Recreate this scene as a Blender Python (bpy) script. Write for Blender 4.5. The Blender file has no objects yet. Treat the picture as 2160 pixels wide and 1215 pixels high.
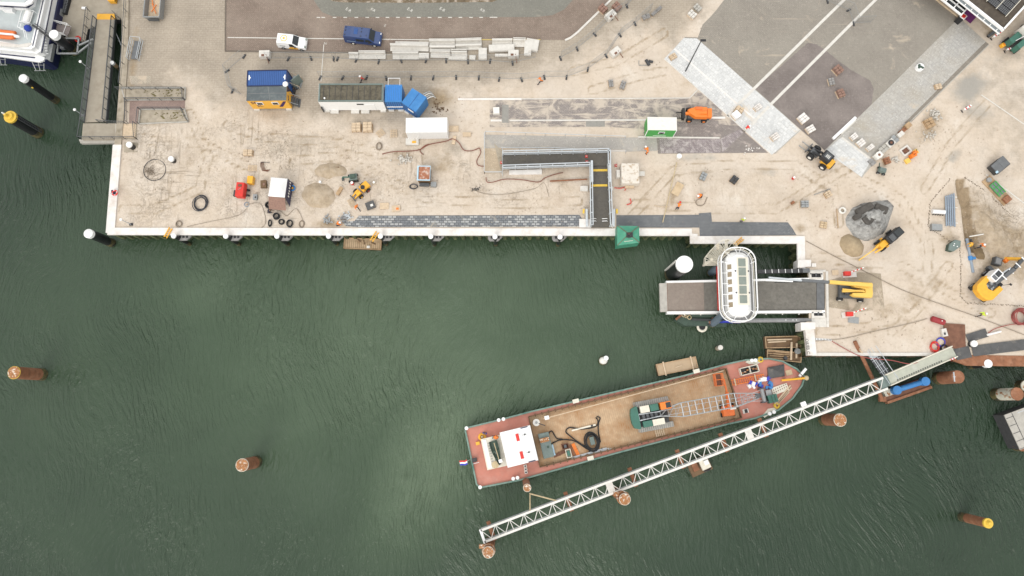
import bpy, bmesh, math, random
import numpy as np
from mathutils import Vector, Matrix, noise as mnoise
R_ = math.radians
rnd = random.Random(7)
sc = bpy.context.scene
col = sc.collection

# ------------------------------------------------------------------ camera, sky, sun, exposure
FPX, TILT, HC = 1500.0, R_(9.5), 100.0          # focal length in photo pixels, tilt from straight down, metres above the quay
CT, ST = math.cos(TILT), math.sin(TILT)
cd = bpy.data.cameras.new('camera')
cam = bpy.data.objects.new('camera', cd); col.objects.link(cam)
cam.location = (0, 0, HC); cam.rotation_euler = (TILT, 0, 0)
cd.sensor_width = 36; cd.lens = 36 * FPX / 2160; cd.clip_start = 1; cd.clip_end = 6000
sc.camera = cam

SUN_EL, SUN_AZ = R_(40), R_(205)                 # overcast: high soft sun from the south-south-west
w = bpy.data.worlds.new('World'); sc.world = w; w.use_nodes = True
nt = w.node_tree; nt.nodes.clear()
N = nt.nodes.new; L = nt.links.new
out = N('ShaderNodeOutputWorld'); bg = N('ShaderNodeBackground'); bg.inputs[1].default_value = 0.12
sky = N('ShaderNodeTexSky'); sky.sky_type = 'NISHITA'; sky.sun_disc = False
sky.sun_elevation = SUN_EL; sky.sun_rotation = SUN_AZ; sky.dust_density = 4; sky.air_density = 1.0
tc = N('ShaderNodeTexCoord'); mp = N('ShaderNodeMapping'); mp.inputs['Scale'].default_value = (1, 1, 1.6)
nz = N('ShaderNodeTexNoise'); nz.inputs['Scale'].default_value = 5.0; nz.inputs['Detail'].default_value = 5
nz.inputs['Roughness'].default_value = 0.55
rp = N('ShaderNodeValToRGB'); rp.color_ramp.elements[0].position = 0.34; rp.color_ramp.elements[1].position = 0.68
rp.color_ramp.elements[0].color = (5.0, 5.1, 5.2, 1); rp.color_ramp.elements[1].color = (11.0, 10.9, 10.6, 1)
mix = N('ShaderNodeMixRGB'); mix.inputs[0].default_value = 0.9
L(tc.outputs['Generated'], mp.inputs[0]); L(mp.outputs[0], nz.inputs['Vector']); L(nz.outputs['Fac'], rp.inputs[0])
# brighter thin cloud round the hidden sun's zenith side, dimmer towards the horizon
nm = N('ShaderNodeVectorMath'); nm.operation = 'NORMALIZE'; L(tc.outputs['Generated'], nm.inputs[0])
dp = N('ShaderNodeVectorMath'); dp.operation = 'DOT_PRODUCT'; L(nm.outputs[0], dp.inputs[0]); dp.inputs[1].default_value = (-0.124, -0.10, 0.987)
def smr(a, b, lo, hi):
    k = N('ShaderNodeMapRange'); k.interpolation_type = 'SMOOTHSTEP'; k.inputs[1].default_value, k.inputs[2].default_value, k.inputs[3].default_value, k.inputs[4].default_value = a, b, lo, hi; L(dp.outputs['Value'], k.inputs[0]); return k.outputs[0]
g1 = smr(0.0, 0.97, 0.62, 1.12); g2 = smr(0.978, 0.9995, 0.0, 1.5)
ga = N('ShaderNodeMath'); ga.operation = 'ADD'; L(g1, ga.inputs[0]); L(g2, ga.inputs[1])
gm = N('ShaderNodeVectorMath'); gm.operation = 'SCALE'; L(rp.outputs[0], gm.inputs[0]); L(ga.outputs[0], gm.inputs['Scale'])
L(sky.outputs[0], mix.inputs[1]); L(gm.outputs[0], mix.inputs[2]); L(mix.outputs[0], bg.inputs[0]); L(bg.outputs[0], out.inputs[0])

sd = bpy.data.lights.new('sun', 'SUN'); sd.energy = 0.9; sd.angle = R_(30); sd.color = (1, 0.96, 0.9)
sun = bpy.data.objects.new('sun', sd); col.objects.link(sun)
sun.rotation_euler = (R_(90) - SUN_EL, 0, R_(180) - SUN_AZ)
sc.view_settings.view_transform = 'Standard'; sc.view_settings.look = 'None'
sc.view_settings.gamma = 1; sc.view_settings.exposure = 0.53
ZW = -4.0                                        # water level

# ------------------------------------------------------------------ picture <-> place
def G(px, py, z=0.0):
    dx, dy = (px - 1080) / FPX, (607.5 - py) / FPX
    y = dy * CT + ST; zz = dy * ST - CT
    k = (z - HC) / zz
    return Vector((dx * k, y * k, z))
def PX(x, y, z=0.0):                             # numpy friendly inverse
    zc = (z - HC)
    yc = y * CT + zc * ST; zz = -(y * -ST + zc * CT)
    return 1080 + FPX * x / zz, 607.5 - FPX * yc / zz
def rect(a, b, c, z=0.0):                        # edge a->b and one point c of the opposite edge: centre, turn, length, width
    A, B, C = G(*a, z), G(*b, z), G(*c, z)
    u = (B - A); ln = u.length; u = u / ln; n = Vector((-u.y, u.x, 0))
    wd = (C - A).dot(n)
    return (A + B) / 2 + n * wd / 2, math.atan2(u.y, u.x), ln, abs(wd)
def head(a, b, z=0.0):
    d = G(*b, z) - G(*a, z); return math.atan2(d.y, d.x)

# ------------------------------------------------------------------ mesh helpers
class MB:
    def __init__(s): s.v = []; s.f = []; s.mi = []; s.m = 0
    def add(s, vs, fs):
        o = len(s.v); s.v += [tuple(v) for v in vs]
        for f in fs: s.f.append([i + o for i in f]); s.mi.append(s.m)
        return s
    def box(s, cx, cy, z0, sx, sy, sz, rz=0, tx=1, ty=1, ox=0, oy=0):   # base at z0; tx, ty shrink the top, ox, oy shift it
        c, n = math.cos(rz), math.sin(rz); vs = []
        for (z, kx, ky, dx, dy) in ((z0, 1, 1, 0, 0), (z0 + sz, tx, ty, ox, oy)):
            for (i, j) in ((-1, -1), (1, -1), (1, 1), (-1, 1)):
                x, y = i * sx / 2 * kx + dx, j * sy / 2 * ky + dy
                vs.append((cx + x * c - y * n, cy + x * n + y * c, z))
        return s.add(vs, [(3, 2, 1, 0), (4, 5, 6, 7), (0, 1, 5, 4), (1, 2, 6, 5), (2, 3, 7, 6), (3, 0, 4, 7)])
    def bar(s, p, q, w=0.05, h=None, up=(0, 0, 1)):                     # square bar p -> q
        p, q = Vector(p), Vector(q); h = h or w; d = (q - p)
        if d.length < 1e-6: return s
        d.normalize(); up = Vector(up)
        if abs(d.dot(up)) > 0.98: up = Vector((1, 0, 0))
        a = d.cross(up).normalized() * w / 2; b = a.cross(d).normalized() * h / 2
        vs = [p - a - b, p + a - b, p + a + b, p - a + b, q - a - b, q + a - b, q + a + b, q - a + b]
        return s.add(vs, [(0, 1, 2, 3), (7, 6, 5, 4), (0, 4, 5, 1), (1, 5, 6, 2), (2, 6, 7, 3), (3, 7, 4, 0)])
    def cyl(s, p, q, r, r2=None, n=12, cap=True):
        p, q = Vector(p), Vector(q); r2 = r if r2 is None else r2; d = (q - p).normalized()
        a = d.cross(Vector((0, 0, 1)) if abs(d.z) < 0.95 else Vector((1, 0, 0))).normalized(); b = d.cross(a)
        vs = []
        for (o, rr) in ((p, r), (q, r2)):
            for k in range(n):
                t = 2 * math.pi * k / n; vs.append(o + a * rr * math.cos(t) + b * rr * math.sin(t))
        fs = [(k, (k + 1) % n, n + (k + 1) % n, n + k) for k in range(n)]
        if cap: fs += [tuple(range(n - 1, -1, -1)), tuple(range(n, 2 * n))]
        return s.add(vs, fs)
    def tube(s, pts, r, n=6, closed=False):
        pts = [Vector(p) for p in pts]; m = len(pts); vs = []; fs = []
        pa = None
        for i, p in enumerate(pts):
            q0 = pts[i - 1] if (i > 0 or closed) else p; q1 = pts[(i + 1) % m] if (i < m - 1 or closed) else p
            d = (q1 - q0).normalized() if (q1 - q0).length > 1e-9 else Vector((1, 0, 0))
            ref = pa if pa is not None else (Vector((0, 0, 1)) if abs(d.z) < 0.9 else Vector((1, 0, 0)))
            a = (ref - d * ref.dot(d))
            a = a.normalized() if a.length > 1e-6 else d.orthogonal().normalized()
            pa = a; b = d.cross(a)
            for k in range(n):
                t = 2 * math.pi * k / n; vs.append(p + a * r * math.cos(t) + b * r * math.sin(t))
        for i in range(m if closed else m - 1):
            o, o2 = i * n, ((i + 1) % m) * n
            for k in range(n): fs.append((o + k, o + (k + 1) % n, o2 + (k + 1) % n, o2 + k))
        if not closed: fs += [tuple(range(n - 1, -1, -1)), tuple(range((m - 1) * n, m * n))]
        return s.add(vs, fs)
    def prism(s, poly, z0, z1, inset=0.0):                              # polygon (list of (x,y)) lifted z0 -> z1
        n = len(poly); ar = sum(poly[i][0] * poly[(i + 1) % n][1] - poly[(i + 1) % n][0] * poly[i][1] for i in range(n))
        if ar < 0: poly = poly[::-1]
        cx = sum(p[0] for p in poly) / n; cy = sum(p[1] for p in poly) / n
        k = 1 - inset
        vs = [(p[0], p[1], z0) for p in poly] + [(cx + (p[0] - cx) * k, cy + (p[1] - cy) * k, z1) for p in poly]
        return s.add(vs, [tuple(range(n - 1, -1, -1)), tuple(range(n, 2 * n))] + [(i, (i + 1) % n, n + (i + 1) % n, n + i) for i in range(n)])
    def loft(s, secs, cap=True):                                        # list of equal-length closed sections
        n = len(secs[0]); vs = [p for q in secs for p in q]; fs = []
        for i in range(len(secs) - 1):
            for k in range(n): fs.append((i * n + k, i * n + (k + 1) % n, (i + 1) * n + (k + 1) % n, (i + 1) * n + k))
        if cap: fs += [tuple(range(n - 1, -1, -1)), tuple(range((len(secs) - 1) * n, len(secs) * n))]
        return s.add(vs, fs)
    def ball(s, c, rx, ry=None, rz=None, nu=10, nv=6):
        ry = ry or rx; rz = rz or rx; vs = []; fs = []
        for j in range(nv + 1):
            t = math.pi * j / nv
            for k in range(nu):
                u = 2 * math.pi * k / nu
                vs.append((c[0] + rx * math.sin(t) * math.cos(u), c[1] + ry * math.sin(t) * math.sin(u), c[2] + rz * math.cos(t)))
        for j in range(nv):
            for k in range(nu): fs.append((j * nu + k, (j + 1) * nu + k, (j + 1) * nu + (k + 1) % nu, j * nu + (k + 1) % nu))
        return s.add(vs, fs)
    def torus(s, c, R, r, n=18, k=6, axis='z', sx=1, sy=1):
        pts = []
        for i in range(n):
            t = 2 * math.pi * i / n; a, b = R * sx * math.cos(t), R * sy * math.sin(t)
            pts.append({'z': (c[0] + a, c[1] + b, c[2]), 'y': (c[0] + a, c[1], c[2] + b), 'x': (c[0], c[1] + a, c[2] + b)}[axis])
        return s.tube(pts, r, k, True)
    def sheet(s, poly, z): return s.add([(p[0], p[1], z) for p in poly], [tuple(range(len(poly)))])
    def build(s, name, mat, parent=None, smooth=False, bevel=0, loc=None):
        me = bpy.data.meshes.new(name); me.from_pydata(s.v, [], s.f)
        for m in (mat if isinstance(mat, (list, tuple)) else [mat]): me.materials.append(m)
        if isinstance(mat, (list, tuple)): me.polygons.foreach_set('material_index', s.mi)
        bm = bmesh.new(); bm.from_mesh(me)
        bmesh.ops.remove_doubles(bm, verts=bm.verts, dist=1e-5)
        bmesh.ops.recalc_face_normals(bm, faces=bm.faces)
        bm.to_mesh(me); bm.free()
        if smooth: me.polygons.foreach_set('use_smooth', [True] * len(me.polygons))
        o = bpy.data.objects.new(name, me); col.objects.link(o)
        if parent is not None: o.parent = parent
        if loc is not None: o.location = loc
        if bevel:
            b = o.modifiers.new('bevel', 'BEVEL'); b.width = bevel; b.segments = 2; b.limit_method = 'ANGLE'
        return o

def tag(o, label=None, cat=None, group=None, kind=None):
    if label: o['label'] = label
    if cat: o['category'] = cat
    if group: o['group'] = group
    if kind: o['kind'] = kind
    return o
def thing(name, label, cat, loc=(0, 0, 0), rz=0.0, group=None):
    o = bpy.data.objects.new(name, None); col.objects.link(o)
    o.empty_display_size = 0.3; o.location = loc; o.rotation_euler = (0, 0, rz)
    return tag(o, label, cat, group)
def kids(o): return [c for c in bpy.data.objects if c.parent == o]
def dup(o, loc=None, rz=None, label=None, group=None, scale=None, parent=None):
    c = o.copy(); col.objects.link(c)
    if parent is not None: c.parent = parent
    if loc is not None: c.location = loc
    if rz is not None: c.rotation_euler = (0, 0, rz)
    if scale is not None: c.scale = scale
    if label: c['label'] = label
    if group: c['group'] = group
    for k in list(o.children): dup(k, parent=c)
    return c
ORD = ['first', 'second', 'third', 'fourth', 'fifth', 'sixth', 'seventh', 'eighth', 'ninth', 'tenth', 'eleventh', 'twelfth',
       'thirteenth', 'fourteenth', 'fifteenth', 'sixteenth', 'seventeenth', 'eighteenth', 'nineteenth', 'twentieth']

# ------------------------------------------------------------------ materials
def srgb(r, g, b):
    f = lambda c: (c / 255) / 12.92 if c / 255 <= 0.04045 else ((c / 255 + 0.055) / 1.055) ** 2.4
    return (f(r), f(g), f(b), 1)
def mat(name, c, rough=0.7, amt=0.18, scale=1.5, metal=0.0, dirt=None, dscale=0.6, dpos=(0.5, 0.7), bump=0.0, bscale=8, wave=None, coat=0, spec=None):
    """base colour c (linear) varied by noise; dirt = second colour in patches; wave = (axis, period, colour2) for ribs"""
    m = bpy.data.materials.new(name); m.use_nodes = True; t = m.node_tree; n, l = t.nodes.new, t.links.new
    b = t.nodes['Principled BSDF']; b.inputs['Roughness'].default_value = rough; b.inputs['Metallic'].default_value = metal
    if coat: b.inputs['Coat Weight'].default_value = coat
    if spec is not None: b.inputs['Specular IOR Level'].default_value = spec
    co = n('ShaderNodeTexCoord'); oi = n('ShaderNodeObjectInfo')
    ad = n('ShaderNodeVectorMath'); ad.operation = 'ADD'; sc_ = n('ShaderNodeVectorMath'); sc_.operation = 'SCALE'
    cb = n('ShaderNodeCombineXYZ'); l(oi.outputs['Random'], cb.inputs[0]); l(oi.outputs['Random'], cb.inputs[1])
    l(cb.outputs[0], sc_.inputs[0]); sc_.inputs['Scale'].default_value = 57.0
    l(co.outputs['Object'], ad.inputs[0]); l(sc_.outputs[0], ad.inputs[1]); vec = ad.outputs[0]
    a = n('ShaderNodeTexNoise'); a.inputs['Scale'].default_value = scale; a.inputs['Detail'].default_value = 6; a.inputs['Roughness'].default_value = 0.65
    l(vec, a.inputs['Vector'])
    r = n('ShaderNodeValToRGB'); r.color_ramp.elements[0].position = 0.25; r.color_ramp.elements[1].position = 0.75
    c = tuple(c[:3])
    r.color_ramp.elements[0].color = tuple(x * (1 - amt) for x in c) + (1,); r.color_ramp.elements[1].color = tuple(min(1, x * (1 + amt)) for x in c) + (1,)
    l(a.outputs['Fac'], r.inputs[0]); cur = r.outputs[0]
    if dirt is not None:
        d = n('ShaderNodeTexNoise'); d.inputs['Scale'].default_value = dscale; d.inputs['Detail'].default_value = 8; d.inputs['Roughness'].default_value = 0.7
        l(vec, d.inputs['Vector'])
        mr = n('ShaderNodeMapRange'); mr.inputs[1].default_value, mr.inputs[2].default_value = dpos; l(d.outputs['Fac'], mr.inputs[0])
        mx = n('ShaderNodeMixRGB'); l(mr.outputs[0], mx.inputs[0]); l(cur, mx.inputs[1]); mx.inputs[2].default_value = tuple(dirt[:3]) + (1,); cur = mx.outputs[0]
    if wave:
        wv = n('ShaderNodeTexWave'); wv.bands_direction = wave[0]; wv.inputs['Scale'].default_value = 0.314 / wave[1]; wv.inputs['Distortion'].default_value = 0.15
        l(co.outputs['Object'], wv.inputs['Vector'])
        mr = n('ShaderNodeMapRange'); mr.inputs[1].default_value, mr.inputs[2].default_value = wave[3] if len(wave) > 3 else (0.8, 0.95); l(wv.outputs['Fac'], mr.inputs[0])
        mx = n('ShaderNodeMixRGB'); l(mr.outputs[0], mx.inputs[0]); l(cur, mx.inputs[1]); mx.inputs[2].default_value = tuple(wave[2][:3]) + (1,); cur = mx.outputs[0]
    l(cur, b.inputs['Base Color'])
    if bump:
        bn = n('ShaderNodeTexNoise'); bn.inputs['Scale'].default_value = bscale; bn.inputs['Detail'].default_value = 5; l(vec, bn.inputs['Vector'])
        bp = n('ShaderNodeBump'); bp.inputs['Strength'].default_value = bump; bp.inputs['Distance'].default_value = 0.06
        l(bn.outputs['Fac'], bp.inputs['Height']); l(bp.outputs[0], b.inputs['Normal'])
    return m
SAND = (0.50, 0.415, 0.32)
M = {}
def defmat(k, *a, **kw): M[k] = mat(k, *a, **kw)
defmat('concrete_white', (0.70, 0.67, 0.635), 0.8, 0.12, 1.2, dirt=(0.50, 0.43, 0.36), dscale=0.45, dpos=(0.5, 0.78))
defmat('concrete', (0.40, 0.38, 0.34), 0.85, 0.18, 1.5, dirt=(0.24, 0.22, 0.18), dscale=0.6, dpos=(0.55, 0.8))
defmat('concrete_pale', (0.60, 0.575, 0.53), 0.8, 0.12, 2.0, dirt=(0.42, 0.38, 0.32), dscale=1.2, dpos=(0.55, 0.8))
defmat('concrete_tan', (0.36, 0.31, 0.24), 0.85, 0.2, 1.5, dirt=(0.16, 0.13, 0.08), dscale=0.8, dpos=(0.5, 0.75))
defmat('sheet_pile', (0.14, 0.16, 0.07), 0.8, 0.5, 1.2, dirt=(0.03, 0.035, 0.02), dscale=0.8, dpos=(0.4, 0.65))
defmat('white', (0.80, 0.80, 0.79), 0.45, 0.04, 2)
defmat('white_dirty', (0.70, 0.68, 0.63), 0.6, 0.1, 1.2, dirt=(0.45, 0.38, 0.30), dscale=1.2, dpos=(0.55, 0.8))
defmat('offwhite', (0.66, 0.62, 0.52), 0.6, 0.1, 2)
defmat('black', (0.018, 0.018, 0.02), 0.5, 0.3, 2)
defmat('rubber', (0.02, 0.02, 0.021), 0.85, 0.3, 4)
defmat('pile_black', (0.014, 0.014, 0.016), 0.35, 0.3, 1.0)
defmat('algae', (0.10, 0.085, 0.03), 0.9, 0.6, 2.0, dirt=(0.02, 0.022, 0.015), dscale=1.5, dpos=(0.45, 0.6))
defmat('dark', (0.05, 0.05, 0.052), 0.7, 0.35, 2)
defmat('grey', (0.22, 0.22, 0.22), 0.7, 0.15, 2)
defmat('grey_mid', (0.13, 0.135, 0.14), 0.7, 0.2, 2)
defmat('galv', (0.50, 0.53, 0.55), 0.45, 0.12, 3, metal=0.35)
defmat('steel', (0.30, 0.31, 0.31), 0.5, 0.15, 3, metal=0.4)
defmat('steel_dark', (0.09, 0.095, 0.1), 0.6, 0.25, 3, metal=0.2)
defmat('yellow', (0.74, 0.38, 0.03), 0.4, 0.1, 2)
defmat('yellow_crane', (0.74, 0.48, 0.10), 0.4, 0.06, 2)
defmat('yellow_mark', (0.66, 0.44, 0.055), 0.6, 0.15, 3)
defmat('orange', (0.75, 0.19, 0.02), 0.45, 0.1, 2)
defmat('orange_boat', (0.66, 0.15, 0.03), 0.5, 0.12, 2)
defmat('red', (0.60, 0.03, 0.02), 0.5, 0.15, 2)
defmat('red_dark', (0.28, 0.025, 0.03), 0.6, 0.2, 2)
defmat('hivis', (0.80, 0.20, 0.02), 0.7, 0.05, 4)
defmat('cut_edge', (0.17, 0.135, 0.095), 0.95, 0.5, 1.5)
defmat('hivis_lime', (0.55, 0.72, 0.05), 0.7, 0.05, 4)
defmat('trousers', (0.025, 0.028, 0.045), 0.9, 0.2, 4)
defmat('skin', (0.50, 0.30, 0.21), 0.6, 0.1, 8)
defmat('cloth_blue', (0.02, 0.05, 0.30), 0.8, 0.1, 4)
defmat('blue', (0.035, 0.18, 0.44), 0.5, 0.12, 1.5, dirt=(0.06, 0.23, 0.50), dscale=0.7)
defmat('blue_container', (0.022, 0.075, 0.24), 0.5, 0.12, 1.5)
defmat('blue_van', (0.022, 0.05, 0.15), 0.25, 0.08, 1.5, coat=0.5)
defmat('navy', (0.012, 0.015, 0.06), 0.35, 0.15, 1.5)
defmat('royal', (0.03, 0.04, 0.42), 0.45, 0.1, 2)
defmat('purple', (0.14, 0.025, 0.13), 0.7, 0.15, 2)
defmat('container_yellow', (0.74, 0.40, 0.05), 0.5, 0.08, 1.0, dirt=(0.55, 0.28, 0.04), dscale=0.8, dpos=(0.55, 0.8))
defmat('letter_purple', (0.035, 0.012, 0.09), 0.6, 0.1, 2)
defmat('roof_felt', (0.095, 0.11, 0.115), 0.9, 0.15, 0.8, dirt=(0.20, 0.22, 0.21), dscale=0.7, dpos=(0.5, 0.8))
defmat('roof_ballast', (0.12, 0.105, 0.075), 0.95, 0.3, 3.0, dirt=(0.055, 0.048, 0.035), dscale=1.2, dpos=(0.45, 0.7))
defmat('green', (0.045, 0.24, 0.15), 0.5, 0.12, 1.5, dirt=(0.10, 0.33, 0.22), dscale=1.2, dpos=(0.45, 0.75))
defmat('green_paint', (0.04, 0.135, 0.10), 0.5, 0.15, 1.5)
defmat('green_cabin', (0.06, 0.33, 0.07), 0.5, 0.1, 1.5)
defmat('green_dark', (0.05, 0.08, 0.06), 0.7, 0.3, 2)
defmat('green_grey', (0.14, 0.18, 0.165), 0.6, 0.2, 1.5)
defmat('hull_green', (0.02, 0.11, 0.085), 0.5, 0.2, 1.0)
defmat('deck_red', (0.48, 0.19, 0.14), 0.75, 0.14, 0.8, dirt=(0.48, 0.24, 0.19), dscale=0.5, dpos=(0.5, 0.75), bump=0.1)
defmat('wood', (0.42, 0.29, 0.17), 0.85, 0.25, 2.5, dirt=(0.22, 0.13, 0.06), dscale=1.0, dpos=(0.5, 0.75))
defmat('wood_pale', (0.55, 0.43, 0.30), 0.85, 0.2, 3)
defmat('wood_dark', (0.17, 0.105, 0.055), 0.85, 0.3, 2, dirt=(0.08, 0.05, 0.03), dscale=1, dpos=(0.45, 0.7))
defmat('plank_hold', (0.47, 0.33, 0.205), 0.85, 0.22, 1.4, dirt=(0.35, 0.18, 0.075), dscale=0.24, dpos=(0.44, 0.64), wave=('X', 0.30, (0.395, 0.27, 0.165), (0.8, 0.98)), bump=0.15)
defmat('ply', (0.52, 0.40, 0.26), 0.8, 0.12, 1.5, dirt=(0.36, 0.25, 0.14), dscale=1.0, dpos=(0.5, 0.8))
defmat('rust', (0.235, 0.10, 0.05), 0.85, 0.35, 1.5, dirt=(0.36, 0.185, 0.11), dscale=1.0, dpos=(0.5, 0.75), bump=0.2)
defmat('rust_dark', (0.17, 0.08, 0.05), 0.9, 0.35, 1.5)
defmat('rust_roof', (0.33, 0.13, 0.07), 0.8, 0.3, 2.0, dirt=(0.50, 0.40, 0.34), dscale=2.0, dpos=(0.52, 0.62))
defmat('rust_white', (0.55, 0.53, 0.44), 0.8, 0.1, 1.0, dirt=(0.30, 0.12, 0.04), dscale=1.3, dpos=(0.52, 0.6))
defmat('rust_guano', (0.33, 0.15, 0.06), 0.9, 0.4, 2.5, dirt=(0.70, 0.66, 0.58), dscale=3.4, dpos=(0.54, 0.6))
defmat('pale_blue', (0.42, 0.58, 0.68), 0.6, 0.1, 2)
defmat('glass_dark', (0.025, 0.03, 0.032), 0.08, 0.2, 2)
defmat('glass_green', (0.20, 0.23, 0.20), 0.1, 0.15, 1.2)
defmat('glass_tan', (0.30, 0.24, 0.16), 0.15, 0.2, 2)
defmat('ramp_deck', (0.10, 0.092, 0.08), 0.95, 0.2, 4, dirt=(0.13, 0.115, 0.09), dscale=0.6, dpos=(0.5, 0.8))
defmat('link_deck', (0.15, 0.14, 0.122), 0.95, 0.25, 2.5, dirt=(0.21, 0.195, 0.17), dscale=0.9, dpos=(0.52, 0.8))
defmat('link_deck_worn', (0.235, 0.195, 0.165), 0.95, 0.14, 3, dirt=(0.30, 0.26, 0.22), dscale=0.6, dpos=(0.5, 0.8))
defmat('pontoon_deck', (0.33, 0.29, 0.23), 0.9, 0.12, 1.2, dirt=(0.26, 0.22, 0.17), dscale=0.5, dpos=(0.5, 0.75))
defmat('deck_grey', (0.44, 0.48, 0.48), 0.7, 0.08, 1.5)
defmat('cobble_grey', (0.26, 0.25, 0.24), 0.9, 0.3, 3)
defmat('brick_red', (0.25, 0.15, 0.115), 0.9, 0.25, 5)
defmat('brick_purple', (0.27, 0.235, 0.235), 0.9, 0.3, 5)
defmat('rubble', (0.50, 0.47, 0.42), 0.9, 0.3, 3)
defmat('tarp_dirty', (0.62, 0.57, 0.50), 0.75, 0.08, 1.5, dirt=(0.40, 0.30, 0.20), dscale=1.8, dpos=(0.52, 0.62))
defmat('tarp_grey', (0.085, 0.085, 0.085), 0.8, 0.25, 1.5, dirt=(0.22, 0.2, 0.17), dscale=0.7, dpos=(0.55, 0.75))
defmat('pipe_grey', (0.25, 0.30, 0.36), 0.4, 0.06, 2)
defmat('pvc_white', (0.72, 0.71, 0.70), 0.4, 0.05, 2)
defmat('hose_red', (0.32, 0.075, 0.065), 0.6, 0.15, 2)
defmat('hose_brown', (0.20, 0.07, 0.045), 0.7, 0.2, 2)
defmat('rope', (0.52, 0.42, 0.26), 0.9, 0.15, 6)
defmat('cable', (0.04, 0.042, 0.05), 0.6, 0.15, 4)
defmat('cable_sand', (0.26, 0.21, 0.16), 0.8, 0.15, 4)
defmat('purple_brown', (0.2, 0.17, 0.16), 0.9, 0.2, 4)
defmat('solar', (0.022, 0.022, 0.026), 0.25, 0.2, 2)
defmat('roof_brown', (0.075, 0.06, 0.045), 0.95, 0.3, 1.5, dirt=(0.14, 0.115, 0.08), dscale=1.0, dpos=(0.55, 0.8))
defmat('zinc', (0.20, 0.225, 0.235), 0.6, 0.1, 2)
# ------------------------------------------------------------------ the land: one sheet with real relief, sand over paving
def P2(*pts, z=0.0): return [tuple(G(a, b, z)[:2]) for a, b in pts]
EDGE_PX = [(262, -260), (259, 60), (257, 136), (246, 280), (243, 306), (228, 491.5), (700, 492.5), (1459, 493.5), (1459.5, 510), (1685, 510), (1686, 566),
           (1704, 566), (1704, 590), (1740, 590), (1740, 656), (1706, 656), (1706, 681), (1697, 681), (1704, 750), (2012, 750), (2040, 760), (2330, 764)]
EDGE = P2(*EDGE_PX)
LANDPOLY = EDGE + [(EDGE[-1][0], 104.0), (EDGE[0][0], 104.0)]
def inside(X, Y, poly):
    c = np.zeros(X.shape, bool); n = len(poly); j = n - 1
    for i in range(n):
        xi, yi = poly[i]; xj, yj = poly[j]
        if yi != yj:
            c ^= ((yi > Y) != (yj > Y)) & (X < (xj - xi) * (Y - yi) / (yj - yi) + xi)
        j = i
    return c
def segdist(X, Y, poly, closed=True):
    best = np.full(X.shape, 1e9); bx = X.copy(); by = Y.copy(); n = len(poly)
    for i in range(n if closed else n - 1):
        x0, y0 = poly[i]; x1, y1 = poly[(i + 1) % n]; dx, dy = x1 - x0, y1 - y0
        t = np.clip(((X - x0) * dx + (Y - y0) * dy) / (dx * dx + dy * dy + 1e-12), 0, 1)
        qx, qy = x0 + t * dx, y0 + t * dy; d = np.hypot(X - qx, Y - qy); k = d < best
        best = np.where(k, d, best); bx = np.where(k, qx, bx); by = np.where(k, qy, by)
    return best, bx, by
def soft(px, py, poly, s):                       # 1 inside a photo-plane outline, fading over s on both sides
    d, _, _ = segdist(px, py, poly); d = np.where(inside(px, py, poly), d, -d)
    return np.clip(d / s * 0.5 + 0.5, 0, 1)
def blob(px, py, cx, cy, rx, ry, a=0.0):
    c, s = math.cos(R_(a)), math.sin(R_(a)); u = ((px - cx) * c + (py - cy) * s) / rx; v = (-(px - cx) * s + (py - cy) * c) / ry
    return np.exp(-(u * u + v * v) * 1.2)
def fbm(X, Y, freqs, seed):                       # cheap smooth noise: sums of rotated sines with random phases
    r = np.random.RandomState(seed); o = np.zeros(X.shape)
    for f, a in freqs:
        t = np.zeros(X.shape)
        for k in range(7):
            th = r.uniform(0, 6.283); ph = r.uniform(0, 6.283, 2); g = f * r.uniform(0.6, 1.6)
            u = X * math.cos(th) + Y * math.sin(th); v = -X * math.sin(th) + Y * math.cos(th)
            t += np.sin(u * g + ph[0] + 1.7 * np.sin(v * g * 0.6 + ph[1]))
        o += a * t / 3.0
    return o
STEP = 0.42
x0, y0 = EDGE[5][0] - 1.2, EDGE[-1][1] - 1.2
nx = int((EDGE[-1][0] - x0) / STEP) + 1; ny = int((104.0 - y0) / STEP) + 1
XX, YY = np.meshgrid(x0 + np.arange(nx) * STEP, y0 + np.arange(ny) * STEP)
XX = XX.ravel(); YY = YY.ravel()
PXX, PYY = PX(XX, YY)
ins = inside(XX, YY, LANDPOLY)
dist, bx, by = segdist(XX, YY, EDGE, closed=False)
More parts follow.
